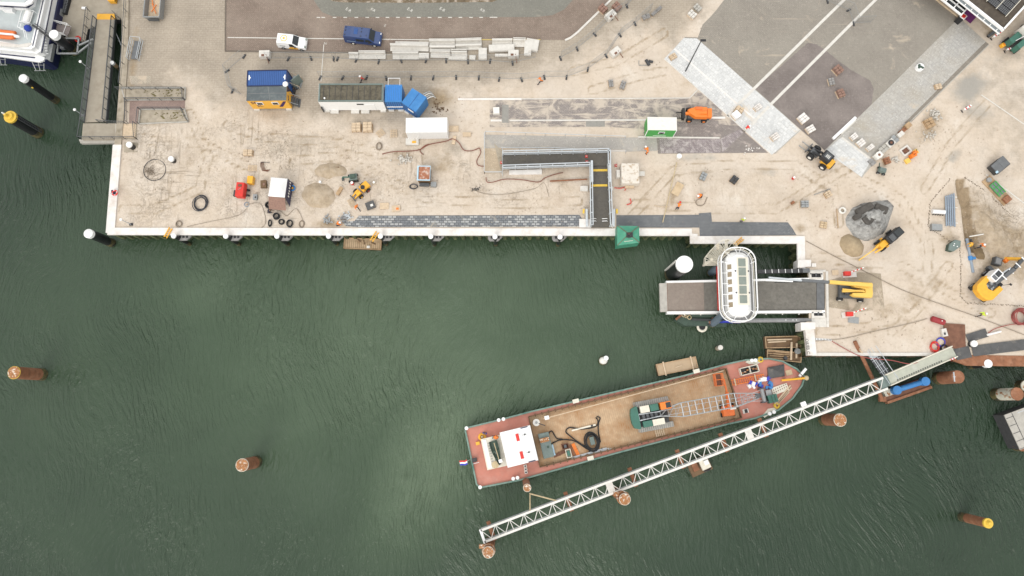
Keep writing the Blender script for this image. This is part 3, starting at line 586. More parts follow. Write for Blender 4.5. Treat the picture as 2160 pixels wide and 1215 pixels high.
PV = dict(
    road=paving('road_brick', (0.245, 0.19, 0.155), (0.205, 0.162, 0.132), (0.165, 0.13, 0.106), 0.42, 0.21, 0.785, None, tint=((0.285, 0.232, 0.19), 0.8)),
    asphalt=paving('asphalt_lane', (0.185, 0.18, 0.155), (0.19, 0.185, 0.16), (0.185, 0.18, 0.155), 3, 3, 0, (0.27, 0.25, 0.21), 0.2, 0.1, tint=((0.225, 0.215, 0.185), 0.8)),
    light=paving('pale_paving', (0.60, 0.60, 0.585), (0.50, 0.505, 0.50), (0.44, 0.435, 0.42), 0.62, 0.62, 0.785, (0.60, 0.53, 0.44), 0.16, 0.15, tint=((0.60, 0.60, 0.59), 0.7)),
    light2=paving('pale_paving_worn', (0.44, 0.425, 0.40), (0.385, 0.375, 0.355), (0.33, 0.32, 0.30), 0.6, 0.6, 0.785, (0.52, 0.44, 0.34), 0.13, 0.1, tint=((0.37, 0.335, 0.28), 0.9)),
    field=paving('brown_square_paving', (0.275, 0.25, 0.215), (0.25, 0.225, 0.195), (0.22, 0.20, 0.17), 0.5, 0.25, 0.785, (0.44, 0.375, 0.295), 0.25, 0.12, tint=((0.30, 0.275, 0.235), 0.8), streak=(1.2, 0.09, 1.6, 0.61, 0.6)),
    dark=paving('purple_clinker_paving', (0.215, 0.185, 0.17), (0.18, 0.155, 0.145), (0.14, 0.12, 0.11), 0.4, 0.2, 0.785, None, tint=((0.27, 0.235, 0.215), 0.9)),
    dusty=paving('dusty_clinker_paving', (0.30, 0.265, 0.245), (0.255, 0.225, 0.21), (0.2, 0.18, 0.165), 0.4, 0.2, 0.0, (0.53, 0.46, 0.38), 0.45, 0.62, streak=(0.15, 0.3, 2.2, 0.52, 0.8)),
    dusty2=paving('clinker_paving', (0.27, 0.24, 0.22), (0.225, 0.2, 0.185), (0.18, 0.155, 0.145), 0.4, 0.2, 0.0, (0.44, 0.38, 0.34), 0.5, 0.3),
    lilac=paving('lilac_clinker_paving', (0.33, 0.29, 0.29), (0.235, 0.2, 0.2), (0.18, 0.155, 0.15), 0.45, 0.22, 0.785, (0.44, 0.40, 0.38), 1.4, 0.5),
    ramp=paving('grey_ramp', (0.40, 0.375, 0.34), (0.385, 0.36, 0.33), (0.40, 0.375, 0.34), 4, 4, 0, (0.47, 0.42, 0.35), 0.35, 0.2, tint=((0.29, 0.275, 0.25), 0.5)),
    cobble=paving('blue_granite_setts', (0.20, 0.21, 0.22), (0.13, 0.145, 0.16), (0.10, 0.102, 0.105), 0.62, 0.36, 0.0, (0.36, 0.33, 0.28), 0.5, 0.12, msize=0.05),
    cobble2=paving('new_dark_setts', (0.19, 0.195, 0.20), (0.15, 0.157, 0.165), (0.11, 0.115, 0.12), 0.4, 0.2, 0.0, (0.28, 0.27, 0.25), 0.8, 0.05),
    red=paving('red_path', (0.30, 0.215, 0.185), (0.265, 0.19, 0.165), (0.22, 0.16, 0.14), 0.4, 0.2, 0, None, tint=((0.33, 0.255, 0.22), 0.8)),
    gravel=paving('gravel_strip', (0.27, 0.24, 0.205), (0.23, 0.205, 0.175), (0.2, 0.18, 0.15), 0.2, 0.2, 0.785, None),
    stripped=paving('scraped_apron', (0.34, 0.285, 0.215), (0.32, 0.27, 0.205), (0.33, 0.28, 0.21), 3, 3, 0, (0.53, 0.44, 0.345), 0.3, 0.4),
)
# granite setts: add the pale stones that lie among the blue ones
def pale_stones(m):
    t = m.node_tree; n, l = t.nodes.new, t.links.new; b = t.nodes['Principled BSDF']; src = b.inputs['Base Color'].links[0].from_socket
    co = n('ShaderNodeTexCoord').outputs['Object']
    br = n('ShaderNodeTexBrick'); br.inputs['Brick Width'].default_value = 0.62; br.inputs['Row Height'].default_value = 0.36; br.inputs['Scale'].default_value = 1; br.inputs['Mortar Size'].default_value = 0.05; br.inputs['Bias'].default_value = 0.0
    br.inputs['Color1'].default_value = (0, 0, 0, 1); br.inputs['Color2'].default_value = (1, 1, 1, 1); br.inputs['Mortar'].default_value = (0, 0, 0, 1); l(co, br.inputs['Vector'])
    z = n('ShaderNodeTexNoise'); z.inputs['Scale'].default_value = 0.28; z.inputs['Detail'].default_value = 3; l(co, z.inputs['Vector'])
    a = n('ShaderNodeMath'); a.operation = 'ADD'; k = n('ShaderNodeMath'); k.operation = 'MULTIPLY'; k.inputs[1].default_value = 0.9; l(z.outputs['Fac'], k.inputs[0]); l(k.outputs[0], a.inputs[0]); l(br.outputs['Color'], a.inputs[1])
    r = n('ShaderNodeMapRange'); r.inputs[1].default_value, r.inputs[2].default_value = 0.92, 1.02; l(a.outputs[0], r.inputs[0])
    x = n('ShaderNodeMixRGB'); l(r.outputs[0], x.inputs[0]); l(src, x.inputs[1]); x.inputs[2].default_value = (0.37, 0.375, 0.37, 1); l(x.outputs[0], b.inputs['Base Color'])
pale_stones(PV['cobble'])
sheet('road', [(478, -260), (475, 60), (475, 106), (700, 109), (884, 109), (884, 84), (1190, 84), (1202, 79), (1216, 68), (1286, 0), (1520, -240)], PV['road'], 0.03)
sheet('cycle_lane', [(600, -260), (650, -20), (668, 10), (680, 26), (700, 34), (740, 36), (1130, 36), (1165, 32), (1190, 20), (1212, -4), (1400, -240)], PV['asphalt'], 0.036)
sheet('road_verge', [(700, -90), (690, -6), (700, 2), (722, 5), (880, 6), (1040, 4), (1056, -4), (1060, -90)], mat('verge_earth', (0.16, 0.12, 0.075), 0.95, 0.5, 1.2, dirt=(0.42, 0.36, 0.29), dscale=0.8, dpos=(0.48, 0.6), bump=0.6), 0.05)
sheet('square_paving', [(1443, 78), (1472, 79), (1482, 52), (1500, 34), (1512, 20), (1530, -4), (1760, -260), (2300, -260), (2060, 20), (2023.6, 38), (1741, 318), (1690, 275)], PV['field'], 0.026)
sheet('clinker_paving', [(1593, 187), (1704, 90), (1722, 93), (1742, 106), (1768, 128), (1796, 148), (1836, 170), (1843, 188), (1838, 222), (1741, 318), (1688, 272)], PV['dark'], 0.032)
sheet('pale_paving', [(1401, 124), (1424, 100), (1442, 80), (1470, 81), (1580, 178), (1690, 275), (1629, 326)], PV['light'], 0.036)
sheet('pale_promenade', [(2023.6, 37), (2082, 90), (1913.6, 261), (1820, 372), (1741, 318)], PV['light2'], 0.036)
sheet('pale_walk', [(1775, 290), (1841, 338), (1818, 374), (1740, 319)], PV['light'], 0.042)
sheet('gravel_strip', [(2079, 88), (2086, 93), (1924, 256), (1913, 262), (1908, 259)], PV['gravel'], 0.044)
sheet('dusty_paving', [(1033, 208), (1460, 206), (1472, 186), (1565, 268), (1520, 281), (1290, 268), (1033, 268)], PV['dusty'], 0.026)
sheet('clinker_yard', [(1370, 252), (1565, 266), (1575, 272), (1548, 284), (1530, 290), (1380, 290)], PV['dusty2'], 0.031)
sheet('clinker_yard', [(1385, 291), (1520, 291), (1556, 266), (1620, 322), (1388, 324)], PV['dusty2'], 0.036)
sheet('lilac_paving', [(1390, 293), (1520, 292), (1520, 322), (1394, 323)], PV['lilac'], 0.041)
sheet('lilac_paving', [(1520, 292), (1562, 272), (1568, 280), (1524, 322)], PV['lilac'], 0.041)
sheet('ramp_lane', [(1022, 284), (1318, 290), (1400, 290), (1386, 318), (1320, 320), (1318, 316), (1060, 312), (1022, 313)], PV['ramp'], 0.03)
sheet('ramp_landing', [(1022, 313), (1059, 312), (1059, 365), (1022, 366)], paving('tan_landing', (0.43, 0.345, 0.25), (0.42, 0.34, 0.245), (0.43, 0.345, 0.25), 4, 4, 0, (0.5, 0.42, 0.32), 0.5, 0.2), 0.034)
sheet('granite_strip', [(757, 455), (1222, 453), (1240, 478), (756, 479), (730, 477), (722, 468), (748, 466)], PV['cobble'], 0.03)
sheet('granite_strip', [(1300, 454), (1474, 453), (1475, 480), (1300, 480)], PV['cobble2'], 0.03)
sheet('granite_strip', [(1474, 450), (1500, 448), (1502, 468), (1662, 469), (1672, 482), (1680, 496), (1476, 498)], PV['cobble2'], 0.034)
sheet('scraped_apron', [(1745, 592), (1812, 574), (1858, 577), (1866, 650), (1816, 658), (1748, 648)], PV['stripped'], 0.018)
# ---- painted lines on the road
PAINT = mat('road_paint', (0.62, 0.60, 0.55), 0.8, 0.1, 3, dirt=(0.32, 0.26, 0.21), dscale=3, dpos=(0.55, 0.7))
PAINTY = mat('yellow_road_paint', (0.62, 0.47, 0.14), 0.8, 0.1, 3, dirt=(0.34, 0.27, 0.18), dscale=2, dpos=(0.5, 0.7))
mark = thing('road_marking', 'worn painted lines and letters on the brick road and grey lane', 'road marking', (0, 0, 0)); mark['kind'] = 'structure'
del mark['label'], mark['category']
m = MB()
def line(m, a, b, w, z=0.042): 
    p, q = G(*a, z), G(*b, z); d = (q - p).normalized(); n_ = Vector((-d.y, d.x, 0)) * w / 2; m.add([p + n_, p - n_, q - n_, q + n_], [(0, 1, 2, 3)])
line(m, (2070, 200), (2160, 262), .16); line(m, (2080, 368), (2165, 432), .16); line(m, (480, 79), (690, 81.5), .13); line(m, (690, 81.5), (905, 84), .13); line(m, (683, 94), (677, 172), .10)
for x in [668, 678, 702, 724.5, 748, 771, 792.5, 813.5, 835.5, 857.5, 880, 902.5, 924, 945.5, 967.5, 989.5, 1011]: line(m, (x, 36.6), (x + 7.5, 36.7), .13)
line(m, (1033, 36.4), (1049, 36.4), .13); m.build('white_line', PAINT, mark)
m = MB(); line(m, (905, 83.6), (1140, 83.6), .14); m.build('yellow_line', PAINTY, mark)
def text(s, px, py, size, rz, mt, parent, z=0.043, name='lettering', ext=0.0):
    c = bpy.data.curves.new(name, 'FONT'); c.body = s; c.size = size; c.extrude = ext; c.align_x = 'CENTER'; c.align_y = 'CENTER'; c.resolution_u = 2
    q_ = bpy.data.objects.new('tmp', c); me_ = bpy.data.meshes.new_from_object(q_); bpy.data.objects.remove(q_); me_.materials.append(mt)
    o = bpy.data.objects.new(name, me_); col.objects.link(o); o.parent = parent
    o.location = G(px, py, z) if parent is mark or parent is None else (px, py, z); o.rotation_euler = (0, 0, rz); return o
for (x, y, s) in ((735, 21, 'E-R'), (787, 21, 'KR'), (865, 21, 'E-R'), (933, 20, 'E-R'), (1018, 22, 'KR')):
    t_ = text(s, x, y, 0.62 if s == 'KR' else 0.66, R_(-32), PAINT, mark, 0.046)
text('N', 686, 92, 0.55, 0, PAINT, mark, 0.046); text('Z', 812, 54, 0.5, R_(-20), PAINT, mark, 0.046)
# ---- kerbs
def kerb(name, pts, w, h, mt, base=0.0, label=None):
    m = MB(); q = [G(a, b, h) for a, b in pts]; a = offset(q, w / 2); b = offset(q, -w / 2); n = len(q)
    vs = [(p[0], p[1], z) for z in (base, h) for p in a] + [(p[0], p[1], z) for z in (base, h) for p in b]; fs = []
    for i in range(n - 1): fs += [(i, i + 1, n + i + 1, n + i), (n + i, n + i + 1, 3 * n + i + 1, 3 * n + i), (3 * n + i, 3 * n + i + 1, 2 * n + i + 1, 2 * n + i)]
    fs += [(0, n, 3 * n, 2 * n), (n - 1, 2 * n - 1, 4 * n - 1, 3 * n - 1)]
    return tag(m.add(vs, fs).build(name, M[mt] if isinstance(mt, str) else mt), kind='structure')
DK = mat('kerb_dark', (0.15, 0.125, 0.10), 0.9, 0.2, 2)
kerb('kerb', [(478, -240), (475, 60), (475, 107.5), (700, 110.5), (882, 111)], .16, .1, DK)
kerb('kerb', [(1192, 84.5), (1204, 79), (1218, 68), (1290, -2), (1530, -240)], .3, .12, 'concrete_pale')
for pts, w in (([(1782, -2), (2000, -215)], .42), ([(1557, 220), (1782, -2)], .42), ([(1534, 246), (1556, 221)], .42), ([(1625, 221), (1822, 24), (2030, -180)], .42), ([(1576, 272), (1622, 224)], .42)): kerb('kerb_strip', pts, w, .06, 'concrete_pale')
kerb('kerb_strip', [(1423, 103), (1556, 220)], .25, .05, 'concrete_white'); kerb('kerb_strip', [(1558, 222), (1594, 252)], .25, .048, 'concrete_white')
kerb('kerb_strip', [(1401, 124), (1628, 326)], .12, .06, 'concrete_pale'); kerb('kerb_strip', [(1634, 324), (1688, 274)], .12, .06, 'concrete')
kerb('kerb_strip', [(966, 209), (1100, 208.5)], .3, .14, 'concrete_white'); kerb('kerb_strip', [(1100, 208.5), (1455, 206.5), (1473, 188)], .14, .1, 'concrete_pale')
kerb('kerb_strip', [(1035, 254), (1058, 254)], .3, .08, 'concrete_white'); kerb('kerb_strip', [(1075, 254), (1368, 253)], .22, .07, 'concrete_pale')
kerb('kerb_strip', [(1500, 248), (1530, 248)], .3, .12, 'concrete_white'); kerb('kerb_strip', [(1346, 288.5), (1518, 290.5)], .2, .18, 'concrete_pale')
kerb('kerb_strip', [(1741, 317), (1826, 234), (1912, 150)], .14, .07, 'concrete'); kerb('kerb_strip', [(2086, 94), (1915, 262), (1840, 338), (1818, 374)], .14, .09, 'concrete')
kerb('kerb_strip', [(1776, 290), (1839, 337)], .3, .07, 'concrete_pale')
sheet('drain_strip', [(1059, 221), (1073, 221), (1073, 259), (1059, 259)], mat('drain_concrete', (0.27, 0.26, 0.235), 0.9, 0.15, 2), 0.04)
sheet('drain_strip', [(1236, 254), (1276, 255), (1276, 267), (1236, 267)], bpy.data.materials['drain_concrete'], 0.04)
sheet('road_paving_patch', [(272, 160), (318, 160), (318, 176), (276, 178)], paving('pale_patch', (0.42, 0.37, 0.3), (0.4, 0.35, 0.29), (0.3, 0.26, 0.2), 0.4, 0.2, 0, SD, .5, .6), 0.012)
# long white precast plank beside the promenade
o = thing('precast_plank', 'long white precast plank lying along the edge of the clinker paving', 'concrete plank', G(1780, 271, 0.03), head((1756, 294), (1806, 247)))
MB().box(0, 0, 0, 4.9, .42, .28).build('slab', M['white'], o); MB().box(.6, -.32, 0, 3.2, .22, .2).build('ledge', M['concrete_pale'], o)
# ------------------------------------------------------------------ helpers for things laid out in place coordinates
def wb(mb, name, mt, t, **k):                    # build a part given in world coordinates under the unturned thing t
    o = mb.build(name, mt if not isinstance(mt, str) else M[mt], t, **k); o.matrix_parent_inverse = Matrix.Translation(-t.location); return o
def sub(o, parent, t):                           # put an already built world-coordinate mesh one level deeper
    o.parent = parent; o.matrix_parent_inverse = Matrix.Identity(4); o.matrix_basis = Matrix.Identity(4); return o
def B(mb, name, mt, t, **k): return mb.build(name, M[mt] if isinstance(mt, str) else mt, t, **k)
def ztop(base, top, zb=ZW):                      # height of a vertical post seen from base to top
    b = G(*base, zb); d = G(*top, 0) / HC; d.z = 0
    return HC - (b.x * d.x + b.y * d.y) / (d.x * d.x + d.y * d.y)

# ------------------------------------------------------------------ piles and dolphins
def pile(name, label, top, base, r, body, cap=None, caph=.45, foot='algae', foot_h=1.2, group=None, n=18, extra=None, zt=None, cat='pile', conic=False):
    z = ztop(base, top) if zt is None else zt; p = G(*top, z)
    t = thing(name, label, cat, (p.x, p.y, ZW), 0, group); h = z - ZW
    B(MB().cyl((0, 0, foot_h), (0, 0, h - (caph if cap else 0)), r, n=n), 'shaft', body, t, smooth=False)
    B(MB().cyl((0, 0, -3), (0, 0, foot_h), r * 1.04, n=n), 'algae_band', foot, t)
    if cap:
        m = MB()
        if conic: m.cyl((0, 0, h - caph), (0, 0, h - caph * .3), r * 1.06, n=n).cyl((0, 0, h - caph * .3), (0, 0, h), r * 1.06, r * .5, n=n)
        else: m.cyl((0, 0, h - caph), (0, 0, h), r * 1.05, n=n)
        B(m, 'cap', cap, t)
    return t, h
t, h = pile('mooring_pile', 'tall black mooring pile with white cap standing alone left of the ferry landing', (46, 163), (114, 218), .56, 'pile_black', 'white', .7, conic=True)
B(MB().box(0.2, -.62, h - 2.2, .2, .14, .2), 'reflector', 'yellow_mark', t)
t, h = pile('mooring_pile', 'black mooring pile with white cap in a steel guide frame by the ferry stern', (113, 72), (160, 108), .66, 'pile_black', 'white', .7)
m = MB(); z = 1.9
for (a, b) in (((-1.5, -1.3), (1.6, -1.3)), ((1.6, -1.3), (1.6, 1.2)), ((1.6, 1.2), (-1.5, 1.2)), ((-1.5, 1.2), (-1.5, -1.3)), ((1.6, 0), (4.0, 1.2)), ((1.6, -1.3), (3.6, .5))): m.bar((a[0], a[1], z), (b[0], b[1], z), .22)
B(m, 'guide_frame', 'steel', t)
t, h = pile('mooring_pile', 'black mooring pile with white cap off the south west quay corner', (184, 491.5), (235, 514), .62, 'pile_black', 'white', .8, conic=True)
B(MB().bar((.1, .66, 1), (.1, .66, h - .7), .1), 'ladder_rail', 'steel_dark', t)
t, h = pile('mooring_pile', 'stout black mooring pile with yellow top light at the left edge', (21, 246), (76, 287), .86, 'pile_black', 'yellow_mark', .35)
B(MB().cyl((0, 0, h), (0, 0, h + .3), .62, .5, n=14).cyl((-.2, 0, h + .3), (-.2, 0, h + .9), .28, .2, n=10), 'lantern', 'yellow_mark', t)
B(MB().cyl((-.3, .1, h + .9), (-.3, .1, h + 1.25), .13, .08, n=8), 'lamp', 'white', t)
m = MB(); m.bar((.9, .2, .5), (.9, .2, h), .07).bar((.9, -.2, .5), (.9, -.2, h), .07); [m.bar((.9, -.2, .6 + k * .35), (.9, .2, .6 + k * .35), .05) for k in range(int((h - .6) / .35))]
B(m, 'ladder', 'steel_dark', t)
t, h = pile('mooring_pile', 'black mooring pile with white cap beside the rusty quay at the right', (2085, 767), (2046, 773), .55, 'pile_black', 'white', .7)
t, h = pile('mooring_pile', 'fat black pile with broad white cap near the lift dock', (1444, 557), (1422, 584), 1.12, 'pile_black', 'white', .5, foot_h=.9, n=28)
B(MB().bar((-1.1, .5, .4), (-1.1, .5, h - .1), .2), 'ladder_rail', 'white_dirty', t)
t, h = pile('mooring_pile', 'slim brown pile with white cap leaning view beside the landing bridge', (236, 132), (257, 151), .3, 'wood', 'white', .4, foot_h=1.6)
RUSTY = [((511, 981), (541, 978), .85, 'rust_guano', 'lone rusty pile with guano splashed top in open water left of the barge stern', .55), ((30, 786), (89, 790), .85, 'rust_guano', 'tall rusty pile with guano splashed yellow rim near the left edge', .5),
         ((1772, 886), (1738, 887), .85, 'rust_guano', 'rusty pile with white guano top just below the white lattice bridge', .5), ((1318, 1053), (1294, 1041), .72, 'rust_guano', 'rusty pile with guano top chained to the middle of the lattice bridge', .45),
         ((1030, 1165), (1035, 1142), .72, 'rust_guano', 'rusty pile at the free end of the lattice bridge', .45), ((1112, 1029), (1110, 1013), .48, 'rust_guano', 'thin rusty pile roped to the bridge below the barge stern', .4)]
for top, base, r, cp, lb, ch in RUSTY:
    t, h = pile('rusty_pile', lb, top, base, r, 'rust', None, foot_h=1.0)
    B(MB().cyl((0, 0, h), (0, 0, h + .12), r * .96, n=18), 'guano_top', cp, t); B(MB().torus((0, 0, h + .02), r * 1.0, .045, 20, 5), 'rim', 'yellow_mark' if top[0] < 100 else 'offwhite', t)
    if top[0] in (1318, 1030): B(MB().torus((0, 0, h - 1.2), r * 1.12, .09, 18, 5), 'chain', 'rust_guano', t); B(MB().box(-.9, .5, h - 1.6, .7, .5, .5), 'bracket', 'rust_guano', t)
t, h = pile('rusty_pile', 'slanting looking rusty pile with yellow light at the right', (2085, 1104), (2029, 1091), .62, 'rust', 'yellow_mark', .3, foot_h=1.2)
B(MB().cyl((0, 0, h), (0, 0, h + .35), .4, .2, n=10), 'lamp', 'yellow_mark', t)
t, h = pile('rusty_pile', 'white flaked pile with plain rusty round top at the right edge', (2146, 831), (2101, 833), .86, 'rust_white', 'rust', .12)
t, h = pile('rusty_pile', 'brown rusty pile half cut by the right edge above the white flaked one', (2166, 814), (2152, 818), .8, 'rust_white', None)
t, h = pile('rusty_pile', 'fat clean rusty pile carrying a small grey bar below the blue pipe', (2021, 795), (1979, 801), .9, 'rust', None, foot_h=1.1, n=24)
B(MB().bar((-.6, .66, h + .05), (-.6, -.66, h + .05), .14).bar((-.75, 0, h + .06), (-.4, 0, h + .06), .1), 'bar', 'galv', t)
t, h = pile('rusty_pile', 'low rusty pile below the grey pontoon at the right edge', (2158, 940), (2144, 937), .8, 'rust', None)
B(MB().bar((-1.4, 0, h + .02), (1.6, 0, h + .02), .3), 'crossbeam', 'rust', t)
t, h = pile('short_pile', 'short grey capped pile standing in open water above the barge bow', (1520, 733), (1516, 736), .34, 'concrete_tan', 'concrete_pale', .3, foot_h=.3, zt=-2.2)
o = thing('mooring_buoy', 'white mooring buoy with dark waterline floating above the barge', 'buoy', G(1272, 761, ZW)); 
B(MB().ball((0, 0, .35), .62, .55, .45, 14, 8), 'float', 'white_dirty', o, smooth=True); B(MB().cyl((.25, .25, .5), (.3, .3, 1.3), .4, .34, n=14), 'head', 'white', o); B(MB().torus((0, 0, .22), .6, .08, 16, 5), 'waterline', 'algae', o)
o = thing('mooring_bollard', 'white round pile head set in a square pit at the landing bridge foot', 'pile', G(281, 311, 0)); B(MB().cyl((0, 0, 0), (0, 0, 1.0), .42, n=18), 'post', 'pile_black', o); B(MB().cyl((0, 0, 1.0), (0, 0, 1.25), .45, .42, n=18), 'cap', 'white', o)
B(MB().box(-.3, 0, 0.0, 2.0, 1.5, .06), 'pit', 'concrete_tan', o)
o = thing('mooring_bollard', 'white round pile head in sand beside the reinforcement mesh circle', 'pile', G(367.5, 340, 0)); B(MB().cyl((0, 0, 0), (0, 0, .8), .38, n=18), 'post', 'pile_black', o); B(MB().cyl((0, 0, .8), (0, 0, 1.1), .41, .38, n=18), 'cap', 'white', o)
# fender piles in front of the south quay
FP = [(365.5, 497.5), (475.5, 498), (583.5, 498), (692.5, 498), (802, 498), (908.5, 498.5), (1044, 499), (1181.5, 499.5)]
FB = [(400, 516), (501, 518), (609, 518), (713, 518), (815, 519), (917, 519), (1045, 519), (1178, 519)]
proto = None
for i, (a, b) in enumerate(zip(FP, FB)):
    z = 1.3; p = G(*a, z); lb = 'white capped black fender pile with grey bracket, %s from the left along the quay' % ORD[i]
    if proto is None:
        proto = thing('fender_pile', lb, 'fender pile', (p.x, p.y, ZW), 0, 'fender piles along the quay'); h = z - ZW
        B(MB().cyl((0, 0, 1), (0, 0, h - .2), .27, n=14), 'shaft', 'pile_black', proto); B(MB().cyl((0, 0, h - .2), (0, 0, h), .36, .34, n=16), 'cap', 'white', proto); B(MB().cyl((0, 0, -2), (0, 0, 1), .29, n=14), 'algae_band', 'algae', proto)
        m = MB(); m.prism([(-.35, .95), (1.75, .95), (1.75, .35), (1.1, -.25), (-.1, -.25), (-.35, .1)], h - 2.0, h - 1.65); B(m, 'bracket', 'cobble_grey', proto)
        m = MB(); [m.box(.2 + k * .5, .35, h - 1.65, .3, .5, .06) for k in range(3)]; B(m, 'bracket_holes', 'black', proto)
    else: 
        q = dup(proto, (p.x, p.y, ZW), 0, lb)
        if i >= 6:
            for c in q.children:
                if c.name.startswith('bracket'): c.location.x -= .7
            q['label'] = lb
# ------------------------------------------------------------------ white lattice footbridge
zt = 1.2
A, Bq, C = G(1014, 1119, zt), G(1862, 797, zt), G(1020, 1144, zt)
u = (Bq - A); LN = u.length; u.normalize(); vv = Vector((u.y, -u.x, 0)); WD = (C - A).dot(vv)
t = thing('lattice_bridge', 'long white lattice girder footbridge crossing the water below the barge', 'footbridge', A, math.atan2(u.y, u.x))
for yy in (0, -WD):
    B(MB().bar((0, yy, 0), (LN, yy, 0), .28, .3), 'top_chord', 'white_dirty', t); B(MB().bar((0, yy, -1.5), (LN, yy, -1.5), .2, .2), 'bottom_chord', 'steel', t)
np_ = int(LN / 2.03); dx = LN / np_; m = MB(); m2 = MB()
for k in range(np_):
    x0_, x1_ = k * dx, (k + 1) * dx
    m.bar((x0_ + .1, -.15, .02), (x0_ + dx * .5, -WD + .15, .02), .075, .1); m.bar((x0_ + dx * .5, -WD + .15, .02), (x1_ - .1, -.15, .02), .075, .1); m.bar((x0_ + .02, -.15, -.02), (x0_ + dx * .06, -WD + .15, -.02), .08, .1)
    for yy in (0, -WD): m2.bar((x0_, yy, -.1), (x0_ + dx / 2, yy, -1.45), .06).bar((x0_ + dx / 2, yy, -1.45), (x1_, yy, -.1), .06)
B(m, 'top_lacing', 'white_dirty', t); B(m2, 'side_lacing', 'galv', t); m = MB(); m.bar((0, .17, 0), (0, -WD - .17, 0), .34, .3); B(m, 'end_beam', 'white', t)
for k, x in enumerate((.31, .655)): B(MB().box(LN * x, -WD / 2, .03, .95, WD - .2, .05), 'access_plate', 'concrete_pale', t)
for x in (.02, .21, .37, .49, .60, .70): B(MB().box(LN * x, -WD / 2, -2.0, .55, WD + 1.1, .4), 'cross_beam', 'rust', t)
B(MB().box(LN * .80, .5, 0, .7, .6, .25), 'junction_box', 'white', t); B(MB().box(LN - .3, -WD / 2, -.5, .8, WD + .4, .5), 'end_bearing', 'green_grey', t)
for lb, a, b in (('tan rope from the thin rusty pile straight down to the lattice bridge', (1118, 1044), (1118, 1079)), ('tan rope slanting from the thin rusty pile across to the lattice bridge', (1117, 1041), (1177, 1057))):
    o = MB().tube([G(*a, -.2), (G(*a, .3) + G(*b, .9)) / 2, G(*b, 1.2)], .1, 6).build('mooring_rope', M['rope']); tag(o, lb, 'rope')
o = thing('work_float', 'small cluttered rusty float with motor hut moored under the lattice bridge', 'float', G(1474, 982, ZW), head((1450, 990), (1490, 972)))
B(MB().box(0, 0, -.3, 3.1, 2.2, .8), 'hull', 'wood_dark', o); B(MB().box(.7, .1, .5, 1.3, 1.6, .5), 'housing', 'offwhite', o); B(MB().box(.9, .2, 1.0, .6, .6, .4), 'hatch', 'white', o); B(MB().box(-.7, .3, .5, .8, 1.4, .35), 'tank', 'rust', o); B(MB().tube([(1.3, -.8, .6), (.9, -1.0, .75), (.2, -.9, .6)], .12), 'rope_coil', 'black', o)
# ------------------------------------------------------------------ landing ramp at the bridge's land end
t = thing('concrete_gangway', 'pale concrete gangway sloping from the quay to the white lattice bridge', 'gangway', G(1939, 772, 0), head((1874, 806), (2008, 748), .3))
L_ = (G(2010, 748, .3) - G(1872, 806, .3)).length
B(MB().box(0, 0, .1, L_ + .2, 1.45, .35), 'deck', mat('gangway_concrete', (0.40, 0.41, 0.34), .85, .12, 1.5, dirt=(0.47, 0.47, 0.42), dscale=.6), t)
for s in (-1, 1): B(MB().box(0, s * .78, .05, L_ + .3, .12, .6), 'edge_beam', 'offwhite', t)
m = MB(); [m.box(-L_ / 2 + 1.2 + k * .36, -.5, .45, .2, .16, .03) for k in range(20)]; B(m, 'drain_slots', 'dark', t); B(MB().box(-L_ / 2 - .3, 0, .12, .7, 1.5, .4), 'joint_plate', 'green_grey', t)
o = thing('barrier_light', 'small red and white barrier plank at the gangway corner', 'barrier', G(2008, 757, .45), head((1995, 760), (2012, 753))); B(MB().box(0, 0, 0, .8, .16, .3), 'board', 'white', o); m = MB(); [m.box(-.3 + k * .4, 0, .0, .18, .17, .31) for k in range(2)]; B(m, 'stripes', 'red', o)
t = thing('aluminium_walkway', 'ribbed aluminium walkway dropping from the quay to the lattice bridge', 'walkway', G(1856, 770, -.3), head((1832, 738), (1882, 812)))
Lw = (G(1832, 738) - G(1880, 808)).length; B(MB().box(0, 0, -.1, Lw, 1.3, .12), 'deck', 'steel_dark', t)
for y in (-.75, -.25, .2, .7): B(MB().bar((-Lw / 2, y, .1 + abs(y)), (Lw / 2, y, .1 + abs(y)), .07), 'rail', 'galv', t)
m = MB(); [m.bar((-Lw / 2 + k * .9, -.7, .05), (-Lw / 2 + k * .9, .7, .05), .06) for k in range(int(Lw / .9) + 1)]; B(m, 'ribs', 'galv', t); B(MB().box(-Lw / 2 + .7, 0, .05, 1.6, 1.4, .2), 'tread_plate', 'galv', t)
o = thing('rusty_pole', 'long rusty pole leaning from the quay over to the bridge end', 'pole', G(1803, 720, .4)); d = G(1861, 842, -2.4) - G(1803, 720, .4)
B(MB().cyl((0, 0, 0), d, .26, n=10), 'shaft', 'rust', o); B(MB().box(d.x, d.y, d.z - .3, .9, .7, .5), 'shoe', 'rust', o); B(MB().tube([(.6, -1, 0), (.5, -1.3, .3), (.9, -1.6, .1)], .1), 'lashing', 'wood_pale', o)
t = thing('rusty_barge', 'low rusty brown float lying under the blue pipe', 'float', G(1905, 822, ZW), head((1856, 838), (1958, 802))); B(MB().box(0, 0, -.3, 6.9, 1.5, 1.3), 'hull', 'rust_dark', t); B(MB().box(0, -.8, .5, 6.9, .35, .7), 'rubbing_beam', 'rust', t); B(MB().box(-2.9, .5, .9, 1.3, .9, .6), 'bracket', 'rust_white', t)
t = thing('blue_pipe', 'bright blue pipe with round ends lying on the rusty float', 'pipe', G(1917, 814, -2.0), head((1884, 819), (1945, 800))); Lb = 4.3
B(MB().cyl((-Lb / 2, 0, .3), (Lb / 2, 0, .3), .38, n=14), 'shaft', 'blue', t)
for s in (-1, 1): B(MB().cyl((s * Lb / 2, 0, -.1), (s * Lb / 2, 0, .75), .62, n=18), 'end_drum', 'blue', t)
